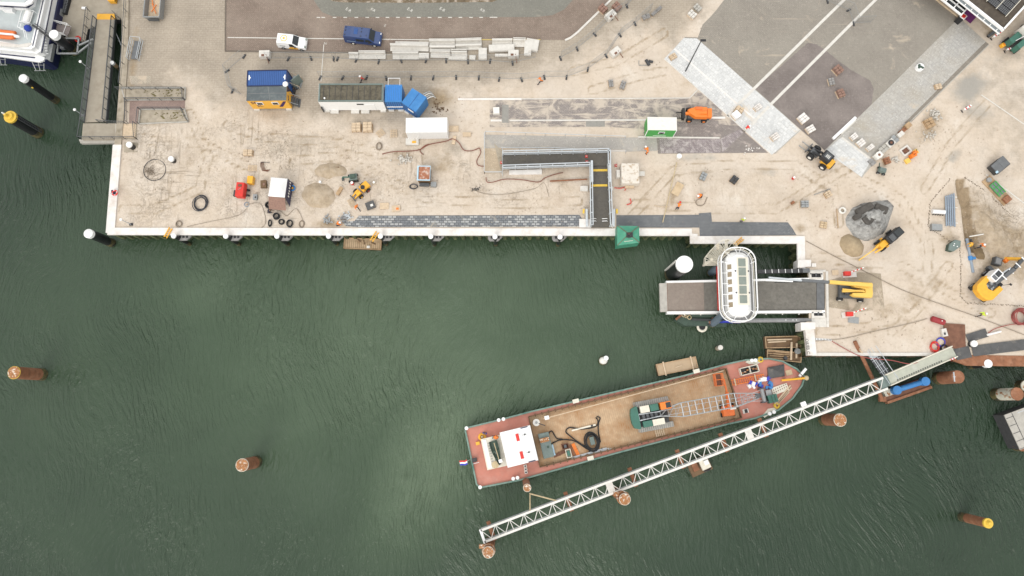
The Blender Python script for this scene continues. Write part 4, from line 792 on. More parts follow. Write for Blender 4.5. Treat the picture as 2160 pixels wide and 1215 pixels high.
# ------------------------------------------------------------------ work pontoons of timber
def raft(label, a, b, c, z, mt, name='timber_raft', h=.7, planks=True):
    cc, rz, ln, wd = rect(a, b, c, z); t = thing(name, label, 'raft', (cc.x, cc.y, ZW), rz); k = z - ZW
    B(MB().box(0, 0, k - h, ln, wd, h - .06), 'float_body', 'wood_dark', t); B(MB().box(0, 0, k - .06, ln - .1, wd - .1, .07), 'deck', mt, t)
    m = MB()
    for s in (-1, 1): m.box(0, s * (wd / 2 - .06), k + .01, ln, .12, .1).box(s * (ln / 2 - .06), 0, k + .01, .12, wd - .26, .1)
    B(m, 'edge_boards', 'wood', t); return t, k, ln, wd
PLK = mat('raft_planks', (0.50, 0.37, 0.235), .85, .2, 2, dirt=(0.32, 0.21, 0.12), dscale=.9, wave=('X', .3, (0.2, 0.13, 0.07), (.86, .97)))
t, k, ln, wd = raft('brown timber raft moored at the quay between two fender piles', (724.5, 524), (804, 527), (727, 501), -3.5, PLK)
for x, y, r in ((.2, .2, .3), (-.6, .5, .9), (1.6, .1, 1.2)): B(MB().box(x, y, k + .02, .16, .7, .08, r), 'loose_plank', 'wood_dark', t)
B(MB().box(.9, -.5, k + .02, .45, .35, .2), 'box', 'white_dirty', t)
PLK2 = mat('sheet_deck', (0.43, 0.32, 0.21), .85, .14, 1.2, dirt=(0.34, 0.24, 0.15), dscale=.6)
t, k, ln, wd = raft('plain tan raft with two cross battens alongside the barge bow', (1389, 793), (1473, 776), (1386, 768), -3.3, PLK2)
for x in (-.32, .37): B(MB().box(ln * x, 0, k + .05, .18, wd + .3, .16), 'batten', 'wood_pale', t)
B(MB().box(.2, -.1, k + .02, .9, .12, .12, .1), 'oar', 'wood_pale', t)
t, k, ln, wd = raft('square timber raft with stacked beams beside the white lettered wall, upper half', (1615, 735), (1690, 733), (1614, 710), -3.2, 'wood_dark')
B(MB().box(-.5, .35, k + .02, 3.6, .2, .2), 'beam', 'wood_pale', t); B(MB().box(-.9, .05, k + .02, 2.6, .18, .2, .03), 'beam', 'wood_pale', t)
t, k, ln, wd = raft('dark timber raft with loose planks touching the barge bow, lower half', (1617, 758), (1690, 765), (1618, 737), -3.2, 'wood_dark')
for j, (y, l_) in enumerate(((.5, 3.4), (.2, 3.6), (-.1, 2.8), (-.45, 3.0))): B(MB().box(-.7, y, k + .02, l_, .13, .1, .02 * j), 'plank', 'wood', t)
B(MB().box(.9, .8, k + .2, .25, 2.6, .2), 'beam', 'wood_pale', t); B(MB().box(1.65, .9, k + .2, .22, 2.2, .2), 'beam', 'wood_pale', t); B(MB().cyl((1.7, .8, k + .4), (1.7, .8, k + .75), .42, n=12), 'drum', 'steel', t); B(MB().cyl((.1, -.3, k), (.1, -.3, k + .4), .28, n=10), 'bucket', 'dark', t)
cc, rz, ln, wd = rect((2120, 876), (2153, 948), (2200, 860), -1.4)
t = thing('grey_pontoon', 'grey decked pontoon corner cut by the right edge of the view', 'pontoon', (cc.x, cc.y, ZW), rz); B(MB().box(0, 0, -.8, ln, wd, 3.2), 'hull', 'dark', t); B(MB().box(0, 0, 2.4, ln + .1, wd + .1, .15), 'deck', 'concrete', t)
m = MB(); [m.box(-ln / 2 + .5 + q * 1.1, -wd / 2 + .5, 2.55, .06, 1.0, .03) for q in range(5)]; m.box(0, -wd / 2 + 1.05, 2.55, ln, .07, .03); B(m, 'deck_joints', 'dark', t); B(MB().bar((ln / 2 * -.95, wd / 2, 3.2), (-ln / 2 * .95, -wd / 2 + 1.4, 3.2), .08), 'rail', 'galv', t)
# ------------------------------------------------------------------ the barge
DZ, HZ = -2.7, -2.95
bt = thing('work_barge', 'long red decked work barge with timber hold floor and white wheelhouse', 'barge', G(1340, 890, ZW))
UP = [(984, 901), (1058, 883), (1120, 866.5), (1440, 791.5), (1534, 766), (1572, 758), (1621, 755), (1650, 761), (1680, 777), (1698, 794)]
DN = [(1692, 814), (1672, 841.5), (1642, 866), (1593, 883.5), (1534, 896), (1300, 957), (1096, 1014), (1012, 1030), (1004, 1022), (980, 908)]
OUT = [G(a, b, DZ) for a, b in UP + DN]; o2 = [tuple(p[:2]) for p in OUT]
cx_, cy_ = sum(p[0] for p in o2) / len(o2), sum(p[1] for p in o2) / len(o2)
HOLD = [(1115, 879), (1531, 777.5), (1563.5, 881), (1139, 985)]; HL = [G(a, b, DZ) for a, b in HOLD]
def inset(pts, d):
    n = len(pts); out = []
    for i in range(n):
        a, b, c = Vector(pts[i - 1][:2]), Vector(pts[i][:2]), Vector(pts[(i + 1) % n][:2]); e1 = (b - a).normalized(); e2 = (c - b).normalized()
        n1 = Vector((-e1.y, e1.x)); n2 = Vector((-e2.y, e2.x)); k = (n1 + n2).normalized(); q = b + k * d / max(.35, k.dot(n1)); out.append((q.x, q.y))
    return out
sgn = 1 if sum(o2[i - 1][0] * o2[i][1] - o2[i][0] * o2[i - 1][1] for i in range(len(o2))) > 0 else -1
low = inset(o2, sgn * .35)
m = MB(); n_ = len(o2); m.add([(p[0], p[1], ZW - 1) for p in low] + [(p[0], p[1], DZ) for p in o2], [(i, (i + 1) % n_, n_ + (i + 1) % n_, n_ + i) for i in range(n_)]); wb(m, 'hull', 'hull_green', bt)
# deck ring round the hold: quads between outline and hold
m = MB(); h2 = [(p.x, p.y) for p in HL]
vs = [(p[0], p[1], DZ) for p in o2] + [(p[0], p[1], DZ) for p in h2]; k = n_
m.add(vs, [(0, 1, 2, k), (2, 3, 4, k + 1, k), (4, 5, 6, 7, 8, 9, 10, 11, 12, 13, 14, k + 2, k + 1), (14, 15, 16, k + 3, k + 2), (16, 17, 18, 19, 0, k, k + 3)]); wb(m, 'deck', 'deck_red', bt)
# plank floor in a frame of its own so the boards run across the hold
cc, hrz, hln, hwd = rect(HOLD[3], HOLD[2], HOLD[0], HZ)
fl = thing('hold', None, None, (0, 0, 0)); bpy.data.objects.remove(fl)
m = MB(); m.box(0, 0, 0, hln + .3, hwd + .3, .04)
fo = B(m, 'hold_floor', 'plank_hold', bt); fo.location = Vector((cc.x, cc.y, HZ)) - bt.location; fo.rotation_euler = (0, 0, hrz)
m = MB()
for i in range(4): a, b = HL[i], HL[(i + 1) % 4]; m.bar((a.x, a.y, DZ + .05), (b.x, b.y, DZ + .05), .14, .5)
wb(m, 'coaming', 'wood_dark', bt)
m = MB()
for (a, b) in ((HL[0], HL[1]), (HL[3], HL[2])):
    d = b - a
    for q in range(1, 30): p = a + d * q / 30; m.box(p.x, p.y, DZ + .1, .16, .42, .25, hrz)
wb(m, 'coaming_stays', 'wood_dark', bt)
m = MB(); a, b = HL[0], HL[1]; nn = Vector((-(b - a).y, (b - a).x, 0)).normalized(); m.bar(a + nn * -.32 + Vector((2, 0, .3)), b + nn * -.32 + Vector((-.5, 0, .3)), .12); wb(m, 'hand_rail', 'wood_pale', bt)
m = MB(); gp = [tuple(p[:2]) for p in OUT]; a_, b_ = inset(gp, sgn * .22), gp; n_ = len(gp)
vs = [(p[0], p[1], DZ + .28) for p in b_] + [(p[0], p[1], DZ + .28) for p in a_] + [(p[0], p[1], DZ) for p in b_] + [(p[0], p[1], DZ) for p in a_]; fs = []
for i in range(n_): j = (i + 1) % n_; fs += [(i, j, n_ + j, n_ + i), (2 * n_ + i, 2 * n_ + j, j, i), (n_ + i, n_ + j, 3 * n_ + j, 3 * n_ + i)]
wb(m.add(vs, fs), 'bulwark', mat('bulwark_green', (0.16, 0.24, 0.20), .6, .25, 1.5, dirt=(0.03, 0.14, 0.11), dscale=.5), bt)
def onb(px, py, z=DZ): return G(px, py, z)
for (px, py) in ((1052, 886), (1062, 884), (1082.5, 1009), (1091.5, 1007), (984.5, 903), (1013, 1027), (1583.5, 761), (1591, 760.5), (1621, 872.5), (1630, 869)):
    p = onb(px, py); m = MB().cyl((p.x, p.y, DZ), (p.x, p.y, DZ + .55), .22, .26, n=12); wb(m, 'bollard', 'white', bt)
for pts in ([(1572, 764), (1577, 759), (1598, 757), (1603, 765), (1594, 769), (1580, 768)], [(1608, 876), (1620, 862), (1632, 860), (1640, 866), (1630, 868), (1620, 876), (1612, 881)]):
    m = MB(); m.prism([tuple(onb(a, b)[:2]) for a, b in pts], DZ, DZ + .12); wb(m, 'bollard_plinth', 'offwhite', bt)
for (px, py) in ((1214, 846), (1245, 966), (1468, 783)): p = onb(px, py); wb(MB().box(p.x, p.y, DZ + .1, .9, .55, .3, hrz), 'fairlead', 'offwhite', bt)
# wheelhouse, aft cabin
cc, rz, ln, wd = rect((1071, 987), (1136, 971), (1055, 912), DZ + 2.3); wl = Vector((cc.x, cc.y, DZ)) - bt.location
def bp(mb, name, mt, z=0.0, loc=None, **k): o = B(mb, name, mt, bt, **k); o.location = (loc or wl) + Vector((0, 0, z)); o.rotation_euler = (0, 0, rz); return o
wh = bp(MB().box(0, 0, 0, ln - .5, wd - .8, 2.2), 'wheelhouse', 'white_dirty')
rf = bp(MB().box(0, 0, 2.2, ln, wd, .12, 0, .97, .98).bar((-ln * .2, 0, 2.33), (-ln * .48, -wd * .1, 2.33), .04).bar((-ln * .2, 0, 2.33), (-ln * .48, wd * .1, 2.33), .04), 'wheelhouse_roof', 'white')
for y in (wd * .25, -wd * .25):
    o = bp(MB().box(.1, y, 2.32, .42, 1.0, .1), 'roof_hatch', 'red'); o = bp(MB().box(.55, y, 2.33, .42, .55, .14).box(1.1, y, 2.33, .8, .14, .12), 'hatch_cover', 'white'); o = bp(MB().box(1.15, y + .15, 2.33, .2, .2, .2), 'roof_vent', 'dark')
for y in (wd / 2 - .12, -wd / 2 + .1): bp(MB().box(ln / 2 - .9, y, 2.33, 1.0, .14, .05), 'name_board', 'navy')
bp(MB().box(0, 0, 1.1, ln - .47, wd - .77, .7), 'window_band', 'glass_dark')
cc, rz2, ln2, wd2 = rect((1028, 992), (1071, 982), (1012, 927), DZ + 1.0); al = Vector((cc.x, cc.y, DZ)) - bt.location
def ap(mb, name, mt, **k): o = B(mb, name, mt, bt, **k); o.location = al; o.rotation_euler = (0, 0, rz2); return o
ap(MB().box(0, 0, 0, ln2, wd2, .95), 'aft_cabin', 'offwhite'); ap(MB().box(-ln2 / 2 + .45, 0, .95, .5, wd2 - .4, .08), 'cabin_coaming', 'white')
m = MB(); [m.box(-ln2 / 2 + .95, -wd2 / 2 + .3 + k * .36, .96, .26, .24, .03) for k in range(int((wd2 - .5) / .36))]; ap(m, 'grating', 'concrete')
o = ap(MB().cyl((-.2, -wd2 / 2 + .5, 1.0), (-.2, -wd2 / 2 + .5, 1.1), .5, n=14), 'hose_drum', 'rope')
o = ap(MB().bar((-ln2 / 2 - .9, wd2 * -.2, .8), (-ln2 / 2 - 1.7, wd2 * -.2, 1.1), .06), 'flagstaff', 'white')
# stern flag
fl = thing('flag', 'small red white and blue flag at the barge stern rail', 'flag', onb(990, 971, DZ + 1.3), hrz + R_(180)); B(MB().bar((0, 0, -1), (.3, 0, .4), .05), 'staff', 'white', fl)
for k, c in enumerate(('red', 'white', 'royal')):
    m = MB(); m.add([(.3 + .35 * i, -.22 + .22 * k + .08 * math.sin(i * 1.7), .35 + .05 * math.sin(i * 2.1)) for i in range(4)] + [(.3 + .35 * i, .0 + .22 * k + .08 * math.sin(i * 1.7), .37 + .05 * math.sin(i * 2.1)) for i in range(4)], [(i, i + 1, i + 5, i + 4) for i in range(3)]); B(m, 'stripe', c, fl)
wb(MB().box(onb(1001, 970).x, onb(1001, 970).y, DZ, .7, .55, .5, hrz), 'stern_box', 'dark', bt)
# dinghy on the aft cabin
def boat_mesh(ln, wd, h, m=None, pointed=True, zb=0):
    m = m or MB(); secs = []
    for i in range(9):
        f = i / 8; x = (f - .5) * ln; k = (math.sin(math.pi * min(1, (1 - f) * .9 + .1) * .5)) if pointed else 1; k = k * (0.8 + .2 * math.sin(math.pi * min(f * 1.6, 1) * .5)); b = wd / 2 * max(k, .04)
        secs.append([(x, -b, zb + h + .12 * f * f), (x, -b * .8, zb + h * .35), (x, 0, zb), (x, b * .8, zb + h * .35), (x, b, zb + h + .12 * f * f), (x, b * .86, zb + h + .12 * f * f), (x, b * .65, zb + h * .45), (x, 0, zb + h * .3), (x, -b * .65, zb + h * .45), (x, -b * .86, zb + h + .12 * f * f)])
    return m.loft(secs)
d = thing('dinghy', 'small dark green rowing boat stowed on the barge aft cabin', 'boat', onb(1047, 955, DZ + .97), hrz + R_(-86)); B(boat_mesh(3.4, 1.4, .5), 'hull', 'green_dark', d); B(MB().box(-.2, 0, .36, .26, 1.0, .05).box(.8, 0, .38, .24, .8, .05), 'thwart', 'green_dark', d); B(MB().bar((-1.4, .1, .62), (1.3, .1, .62), .09), 'boat_pole', 'rope', d); B(MB().box(1.2, .25, .55, .45, .5, .2), 'box', 'white', d); B(MB().torus((0, 0, .52), .1, .02), 'ring', 'steel', d)
# things standing on the barge
def on(name, label, cat, px, py, z=HZ + .04, rz=None, group=None): return thing(name, label, cat, G(px, py, z), hrz if rz is None else rz, group)
t = on('power_unit', 'grey green hydraulic power unit just ahead of the barge wheelhouse', 'machine', 1151, 938); B(MB().box(0, -.6, 0, 1.5, 2.3, 1.4), 'housing', 'green_grey', t, bevel=.05); B(MB().box(0, 1.15, 0, 1.5, 1.1, 1.25), 'engine_bay', 'green_grey', t); B(MB().box(-.05, .75, 1.25, 1.3, .6, .25), 'engine', 'rust_guano', t); B(MB().cyl((.2, -.3, 1.4), (.2, -.3, 1.5), .16, n=10), 'filler_cap', 'green_dark', t); B(MB().box(.85, -.9, .2, .25, 1.5, .8), 'radiator', 'pale_blue', t)
for (px, py, mt, nm, lb, dm) in ((1131, 891, 'white_dirty', 'water_tank', 'round white tank beside the wheelhouse front on the barge', .5), (1153, 881, 'white', 'white_box', 'small white box at the head of the barge hold', 0)):
    t = on(nm, lb, 'tank' if dm else 'box', px, py)
    if dm: B(MB().cyl((0, 0, 0), (0, 0, .9), dm, n=16), 'body', mt, t); B(MB().cyl((0, 0, .9), (0, 0, 1.0), .2, n=10), 'lid', 'steel', t); B(MB().bar((.3, -.2, .95), (1.1, -.7, .5), .12), 'hose', 'cable', t)
    else: B(MB().box(0, 0, 0, .6, .5, .5), 'body', mt, t, bevel=.03); B(MB().box(0, 0, .5, .64, .54, .08), 'lid', mt, t)
for (px, py, L2, W2, mt, lb, nm, cat) in ((1192, 941, 1.0, .75, 'rust_dark', 'dark rusty open steel crate ahead of the power unit on the barge', 'steel_crate', 'crate'), (1199, 956, .75, 1.2, 'offwhite', 'cream crate holding a green machine near the barge side', 'tool_crate', 'crate')):
    t = on(nm, lb, cat, px, py); m = MB()
    for s in (-1, 1): m.box(0, s * (W2 / 2 - .04), 0, L2, .08, .5).box(s * (L2 / 2 - .04), 0, 0, .08, W2 - .16, .5)
    m.box(0, 0, 0, L2 - .16, W2 - .16, .05); B(m, 'sides', mt, t); B(MB().box(0, 0, .05, .35, W2 * .6, .4), 'contents', 'green_paint' if mt == 'offwhite' else 'steel_dark', t)
for k, (px, py, mt, lb) in enumerate(((1207, 951, 'rust', 'rusty sheet profile beside the cream crate on the barge'), (1214, 948, 'orange', 'orange steel profile beside the hose coil on the barge'), (1180, 957, 'rust_dark', 'bundle of dark pipes beside the power unit on the barge'))):
    t = on('steel_profile', lb, 'profile', px, py, rz=hrz + R_(-78 if k < 2 else 10)); m = MB(); [m.bar((-.9, q * .16, .1), (.9, q * .16, .1 + q * .02), .13) for q in (-1, 0, 1)]; B(m, 'bars', mt, t); B(MB().box(0, 0, 0, .12, .6, .06), 'bearer', 'wood_dark', t)
t = on('long_beam', 'pale timber beam lying on the barge hold floor near the hoses', 'beam', 1231, 902, rz=head((1207, 908), (1256, 896))); B(MB().box(0, 0, 0, 3.5, .22, .2), 'beam', 'offwhite', t); B(MB().box(1.2, 0, .2, .3, .24, .04), 'strap', 'dark', t)
t = on('rail_bundle', 'bundle of long grey rails along the lower side of the barge hold', 'rails', 1246, 958, z=HZ + .05, rz=head((1204, 970), (1288, 947))); [B(MB().bar((-3 + k * .2, k * .14, .2), (3 - .3 * k, k * .14, .2), .1), 'rail', 'galv', t) for k in range(3)]
# hose coil
t = on('hose_coil', 'heap of thick black hydraulic hoses coiled on the barge floor', 'hose', 1249, 931)
for k in range(7): B(MB().torus((rnd.uniform(-.15, .15), rnd.uniform(-.2, .2), .15 + k * .07), 1.0 + .09 * (k % 4) - .03 * k, .085, 26, 6, sx=.85, sy=1.15), 'loop', 'rubber', t)
for pts in ([(-.9, -.6), (-1.8, .2), (-2.9, 1.5), (-3.3, 2.2), (-2.6, 2.6), (-1, 2.0), (1.0, 1.9), (1.5, 2.6), (1.3, 3.1)], [(.2, -1.4), (-.9, -.9), (-2.4, .6), (-4, 1.2), (-5.4, 1.1), (-6.6, .6)], [(-6.4, 1.0), (-5.8, 2.4), (-5.2, 2.7), (-4.8, 1.6), (-4, 1.3)], [(-.8, -1.2), (-.1, -2.3), (.9, -2.2), (1.1, -1.2)], [(1.1, -.4), (1.2, 1.2), (1.5, 2.2), (1.9, 2.9), (1.5, 3.2)]):
    c = Vector((0, 0, 0)); P = [Vector((x, y, .12)) for x, y in pts]; q = []
    for i in range(len(P) - 1):
        p0, p1, p2, p3 = P[max(i - 1, 0)], P[i], P[i + 1], P[min(i + 2, len(P) - 1)]
        for s in range(5): f = s / 5; q.append(.5 * ((2 * p1) + (p2 - p0) * f + (2 * p0 - 5 * p1 + 4 * p2 - p3) * f * f + (3 * p1 - p0 - 3 * p2 + p3) * f ** 3))
    q.append(P[-1]); B(MB().tube(q, .09, 6), 'hose', 'rubber', t)
B(MB().box(0, .1, 0, .6, 1.1, .45), 'core', 'green_grey', t)
# ---- crawler crane
hcr = head((1345, 884), (1590, 838), DZ + 2)
t = thing('crawler_crane', 'green and cream crawler crane with long lattice boom standing in the barge hold', 'crane', G(1372, 875, HZ + .04), hcr)
for y in (1.75, -1.75):
    tr = MB().box(.4, y, .0, 5.2, .8, .95, 0, .92); o = B(tr, 'track', 'concrete', t, bevel=.1); m = MB(); [m.box(-1.9 + k * .3, y, .955, .08, .78, .03) for k in range(16)]; B(m, 'track_plates', 'grey', o)
B(MB().box(.2, 0, .4, 2.2, 2.8, .5), 'undercarriage', 'steel_dark', t)
B(MB().box(-.2, 0, 1.0, 4.8, 2.7, .35), 'slewing_frame', 'dark', t)
m = MB(); m.prism([(-2.9, -1.35), (-2.2, -1.6), (-2.0, -1.5), (-2.0, 1.5), (-2.2, 1.6), (-2.9, 1.35), (-3.1, .7), (-3.15, 0), (-3.1, -.7)], 1.1, 2.0); B(m, 'counterweight', 'green_paint', t)
for (x, y, l_, w_, mt, nm) in ((-1.0, 1.0, 1.3, .95, 'offwhite', 'engine_cover'), (.35, 1.0, 1.2, .95, 'green_paint', 'engine_cover'), (-1.0, -1.05, 1.3, .85, 'green_paint', 'machine_cover'), (.55, -1.05, 1.7, .85, 'offwhite', 'machine_cover')): B(MB().box(x, y, 1.35, l_, w_, .85), nm, mt, t, bevel=.04)
cb = B(MB().box(1.9, 1.0, 1.0, 1.5, 1.0, 1.6), 'cab', 'orange', t, bevel=.05); B(MB().box(2.25, 1.0, 2.45, .7, .75, .17).box(2.62, 1.0, 1.7, .1, .85, .6), 'cab_window', 'glass_dark', cb)
m = MB(); [m.cyl((-1.3 + k * .6, -.45, 1.6), (-1.3 + k * .6, .45, 1.6), .28, n=10) for k in range(4)]; B(m, 'winch_drums', 'steel_dark', t); m = MB(); [m.bar((-2.0, s * .45, 1.8), (1.0, s * .3, 2.2), .1) for s in (-1, 1)]; m.bar((-2, -.45, 1.9), (-2, .45, 1.9), .1); B(m, 'gantry', 'galv', t)
# boom: four chords, battens, lacing
bl = (G(1597, 837, .6) - t.location).length * .985; z0, z1 = 1.9, 3.4; m = MB(); m2 = MB(); m3 = MB()
def bpt(f, sy, sz):
    w_ = .95 if f > .22 else .35 + .6 * f / .22
    if f > .76: w_ = .95 - (f - .76) / .24 * .6
    x = 1.0 + f * (bl - 1.0); return Vector((x, sy * w_, z0 + (z1 - z0) * f + sz * w_ * .6))
st = [0, .08, .15, .22, .29, .36, .43, .5, .57, .63, .70, .76, .82, .88, .94, 1]
for a, b in zip(st, st[1:]):
    for sy in (-1, 1):
        for sz in (-1, 1): m.bar(bpt(a, sy, sz), bpt(b, sy, sz), .11)
        m3.bar(bpt(a, sy, -1), bpt(b, sy, 1), .055)
    m3.bar(bpt(a, -1, -1), bpt(b, 1, -1), .05); 
    if a > .2 and a < .8: m2.bar(bpt(a, -1, 1), bpt(a, 1, 1), .1)
    else: m3.bar(bpt(a, -1, 1), bpt(b, 1, 1), .06); m3.bar(bpt(a, -1, 1), bpt(a, 1, 1), .06)
bo = B(m, 'boom', 'steel', t); B(m2, 'batten', 'galv', bo); B(m3, 'lacing', 'steel', bo)
m = MB(); [m.tube([Vector((-1.8, s * .35, 2.0)), bpt(.5, s * .4, 1.2), bpt(1, s * .3, 1)], .03, 4) for s in (-1, 1)]; B(m, 'hoist_rope', 'galv', t); B(MB().cyl(bpt(1, 0, 0) + Vector((0, -.3, 0)), bpt(1, 0, 0) + Vector((0, .3, 0)), .4, n=12), 'head_sheave', 'steel_dark', t)
# ---- orange boom lift on the barge
t = thing('boom_lift', 'orange boom lift parked under the crane boom at the end of the hold', 'boom lift', G(1532, 862, HZ + .04), head((1532, 862), (1523, 800)))
B(MB().box(-.3, 0, .35, 1.5, 1.9, .8, 0, .95, .85), 'chassis', 'orange_boat', t, bevel=.08); [B(MB().cyl((x, y, .35), (x, y * 1.2, .35), .35, n=12), 'wheel', 'rubber', t) for x in (-.8, .4) for y in (-.8, .8)]
B(MB().bar((-.2, 0, 1.3), (2.3, .05, 1.5), .4, .4), 'lower_arm', 'orange_boat', t); B(MB().bar((2.3, .05, 1.55), (4.2, .1, 1.2), .22), 'upper_arm', 'orange_boat', t); m = MB()
for (a, b) in (((3.3, .3), (5.0, .3)), ((5.0, .3), (5.0, 1.4)), ((5.0, 1.4), (3.3, 1.4)), ((3.3, 1.4), (3.3, .3)), ((4.15, .3), (4.15, 1.4))):
    for z in (.7, 1.2, 1.7): m.bar((a[0], a[1], z), (b[0], b[1], z), .08)
B(m, 'basket', 'orange_boat', t); B(MB().box(4.15, .85, .62, 1.6, 1.0, .06), 'basket_floor', 'rust_dark', t); B(MB().box(.0, -.5, 1.1, .3, .8, .5), 'controls', 'white_dirty', t)
t = on('timber_pallet', 'slatted grey pallet lying by the lower side of the barge hold', 'pallet', 1391, 911); m = MB(); [m.box(-.55 + k * .28, 0, .1, .16, 1.2, .04) for k in range(5)]; B(m, 'slats', 'wood_pale', t); m = MB(); [m.box(0, y, 0, 1.25, .12, .1) for y in (-.5, 0, .5)]; B(m, 'bearers', 'wood', t)
# ---- bow gear
t = on('deck_bin', 'long cream bin full of tackle on the red foredeck', 'bin', 1578, 781, DZ); m = MB()
for s in (-1, 1): m.box(0, s * .5, 0, 2.6, .1, .7).box(s * 1.3, 0, 0, .1, 1.1, .7)
m.box(.1, 0, 0, .1, .9, .65); B(m, 'walls', 'offwhite', t); B(MB().box(0, 0, .02, 2.4, .9, .1), 'floor', 'black', t); m = MB(); [m.ball((-1 + k * .42, rnd.uniform(-.25, .25), .3), .2, .16, .16, 7, 5) for k in range(6)]; B(m, 'tackle', 'rust_guano', t)
t = on('orange_ladder', 'orange ladder lying across the red foredeck', 'ladder', 1577, 801, DZ + .05, head((1543, 806), (1612, 793))); m = MB(); [m.bar((-2.4, s * .35, .08), (2.4, s * .35, .08), .1) for s in (-1, 1)]; B(m, 'stiles', 'orange', t); m = MB(); [m.bar((-2.3 + k * .31, -.35, .08), (-2.3 + k * .31, .35, .08), .07) for k in range(16)]; B(m, 'rungs', 'orange', t); B(MB().box(-1.9, 0, .1, .2, 1.0, .1).box(1.1, .1, .1, .16, 1.0, .1), 'battens', 'wood_pale', t)
t = on('tarpaulin_shelter', 'dark grey folded tarpaulin shelter on the barge bow', 'tarpaulin', 1637, 783, DZ); m = MB(); m.add([(-1.5, -.8, .3), (.9, -.95, .3), (1.3, .7, .35), (-1.1, .8, .3), (-.1, 0, .9), (-1.5, -.8, 0), (.9, -.95, 0), (1.3, .7, 0), (-1.1, .8, 0)], [(0, 1, 4), (1, 2, 4), (2, 3, 4), (3, 0, 4), (0, 5, 6, 1), (1, 6, 7, 2), (2, 7, 8, 3), (3, 8, 5, 0)]); B(m, 'cover', 'tarp_grey', t); B(MB().bar((-1.4, -.8, .35), (1.2, .7, .5), .06).bar((.9, -.9, .35), (-1.0, .8, .5), .06), 'ropes', 'dark', t)
t = on('anchor_boom', 'yellow anchor boom reaching over the barge stem', 'boom', 1672, 800, DZ + .9, head((1650, 801), (1702, 796))); B(MB().cyl((-1.6, 0, 0), (1.6, 0, .2), .16, n=10), 'shaft', 'yellow', t); B(MB().ball((1.9, 0, .2), .36, .36, .25, 8, 5), 'head', 'rope', t); B(MB().box(-1.0, 0, -.9, .3, .3, .9).box(.8, 0, -.9, .25, .4, .95), 'stand', 'steel', t)
t = on('white_fender', 'white fender plank sticking out over the barge stem', 'fender', 1692, 786, DZ + .5, R_(48)); B(MB().box(0, 0, 0, 1.5, .36, .3), 'plank', 'white', t); B(MB().box(-.4, 0, .3, .1, .38, .05), 'strap', 'dark', t)
t = on('plywood_sheet', 'small tan plywood sheet lying at the barge bow', 'board', 1664, 786, DZ + .02, hrz); B(MB().box(0, 0, 0, .9, .75, .05), 'sheet', 'ply', t); B(MB().box(.1, -.2, -.02, .8, .1, .02), 'bearer', 'wood', t)
def heap(name, label, cat, px, py, z, sx, sy, h, mts, seed=0, n=7, rz=0):
    t = thing(name, label, cat, G(px, py, z), rz); r = random.Random(seed)
    for k in range(n):
        m = MB(); x, y = r.uniform(-sx, sx), r.uniform(-sy, sy); a, b, c = r.uniform(.16, .4), r.uniform(.14, .35), r.uniform(.12, .3) * (h / .4)
        m.box(x, y, 0, a * 2, b * 2, c, r.uniform(0, 3), r.uniform(.6, .95), r.uniform(.6, .95)); B(m, 'piece', mts[k % len(mts)], t)
    return t
heap('tarpaulin_heap', 'crumpled blue and white tarpaulins over a basket on the foredeck', 'tarpaulin', 1609, 806, DZ, 1.0, .55, .6, ['white', 'blue', 'white', 'royal'], 3, 8)
heap('tarpaulin_heap', 'small bright blue tarpaulin bundle beside the crane head', 'tarpaulin', 1620, 814, DZ, .45, .3, .6, ['blue', 'blue', 'royal'], 4, 5)
heap('tarpaulin_heap', 'white and blue bundle on the foredeck beside the crane boom', 'tarpaulin', 1587, 812, DZ, .5, .35, .5, ['white', 'royal', 'white'], 5, 5)
t = on('net_frame', 'cream perforated net frame near the barge bow', 'frame', 1644, 822, DZ, hrz); m = MB(); m.prism([(-1.2, -.6), (1.3, -.3), (1.2, .7), (-1.1, .5)], 0, .2); B(m, 'frame', 'offwhite', t); m = MB(); [m.box(-.9 + .32 * k, -.2 + .35 * j + .06 * k, .2, .12, .14, .02) for k in range(7) for j in range(2)]; B(m, 'holes', 'rust_dark', t)
t = on('green_chest', 'dark green deck chest beside the crane boom head', 'chest', 1626, 841, DZ, hrz); B(MB().box(0, 0, 0, 1.3, 1.1, .9), 'body', 'green_paint', t); B(MB().box(-.15, 0, .9, .08, 1.1, .05).box(.3, 0, .9, .06, 1.1, .05), 'straps', 'green_dark', t)
for k, (a, b) in enumerate((((1633, 852), (1667, 812)), ((1637, 854), (1669, 817)), ((1641, 851), (1664, 826)))):
    t = thing('timber_pole', 'tan timber pole lying on the curved bow, %s from the outside' % ORD[2 - k], 'pole', G((a[0] + b[0]) / 2, (a[1] + b[1]) / 2, DZ + .02), head(a, b)); ln = (G(*a) - G(*b)).length; B(MB().box(0, 0, 0, ln, .2, .2), 'pole', 'wood_pale', t); B(MB().box(ln * .2, 0, -.02, .1, .4, .02), 'bearer', 'wood', t)
t = on('windlass', 'grey anchor windlass in the middle of the barge bow', 'windlass', 1607, 834, DZ, hcr); B(MB().cyl((0, -.9, .5), (0, .9, .5), .3, n=12), 'drum', 'steel', t); B(MB().box(0, -.95, 0, .9, .15, .8).box(0, .95, 0, .9, .15, .8), 'cheek', 'steel_dark', t); B(MB().box(.9, .2, 0, .8, .8, .5), 'motor', 'steel', t); m = MB(); [m.bar((-3.2, s * .35, .3), (.2, s * .8, .5), .05) for s in (-1, 0, 1)]; B(m, 'wires', 'galv', t)
t = on('white_winch', 'little white winch on the lower side of the foredeck', 'winch', 1572, 867, DZ, hrz); B(MB().box(0, 0, 0, .8, .6, .25), 'bed', 'white_dirty', t); B(MB().cyl((0, -.25, .4), (0, .25, .4), .2, n=10), 'drum', 'black', t)
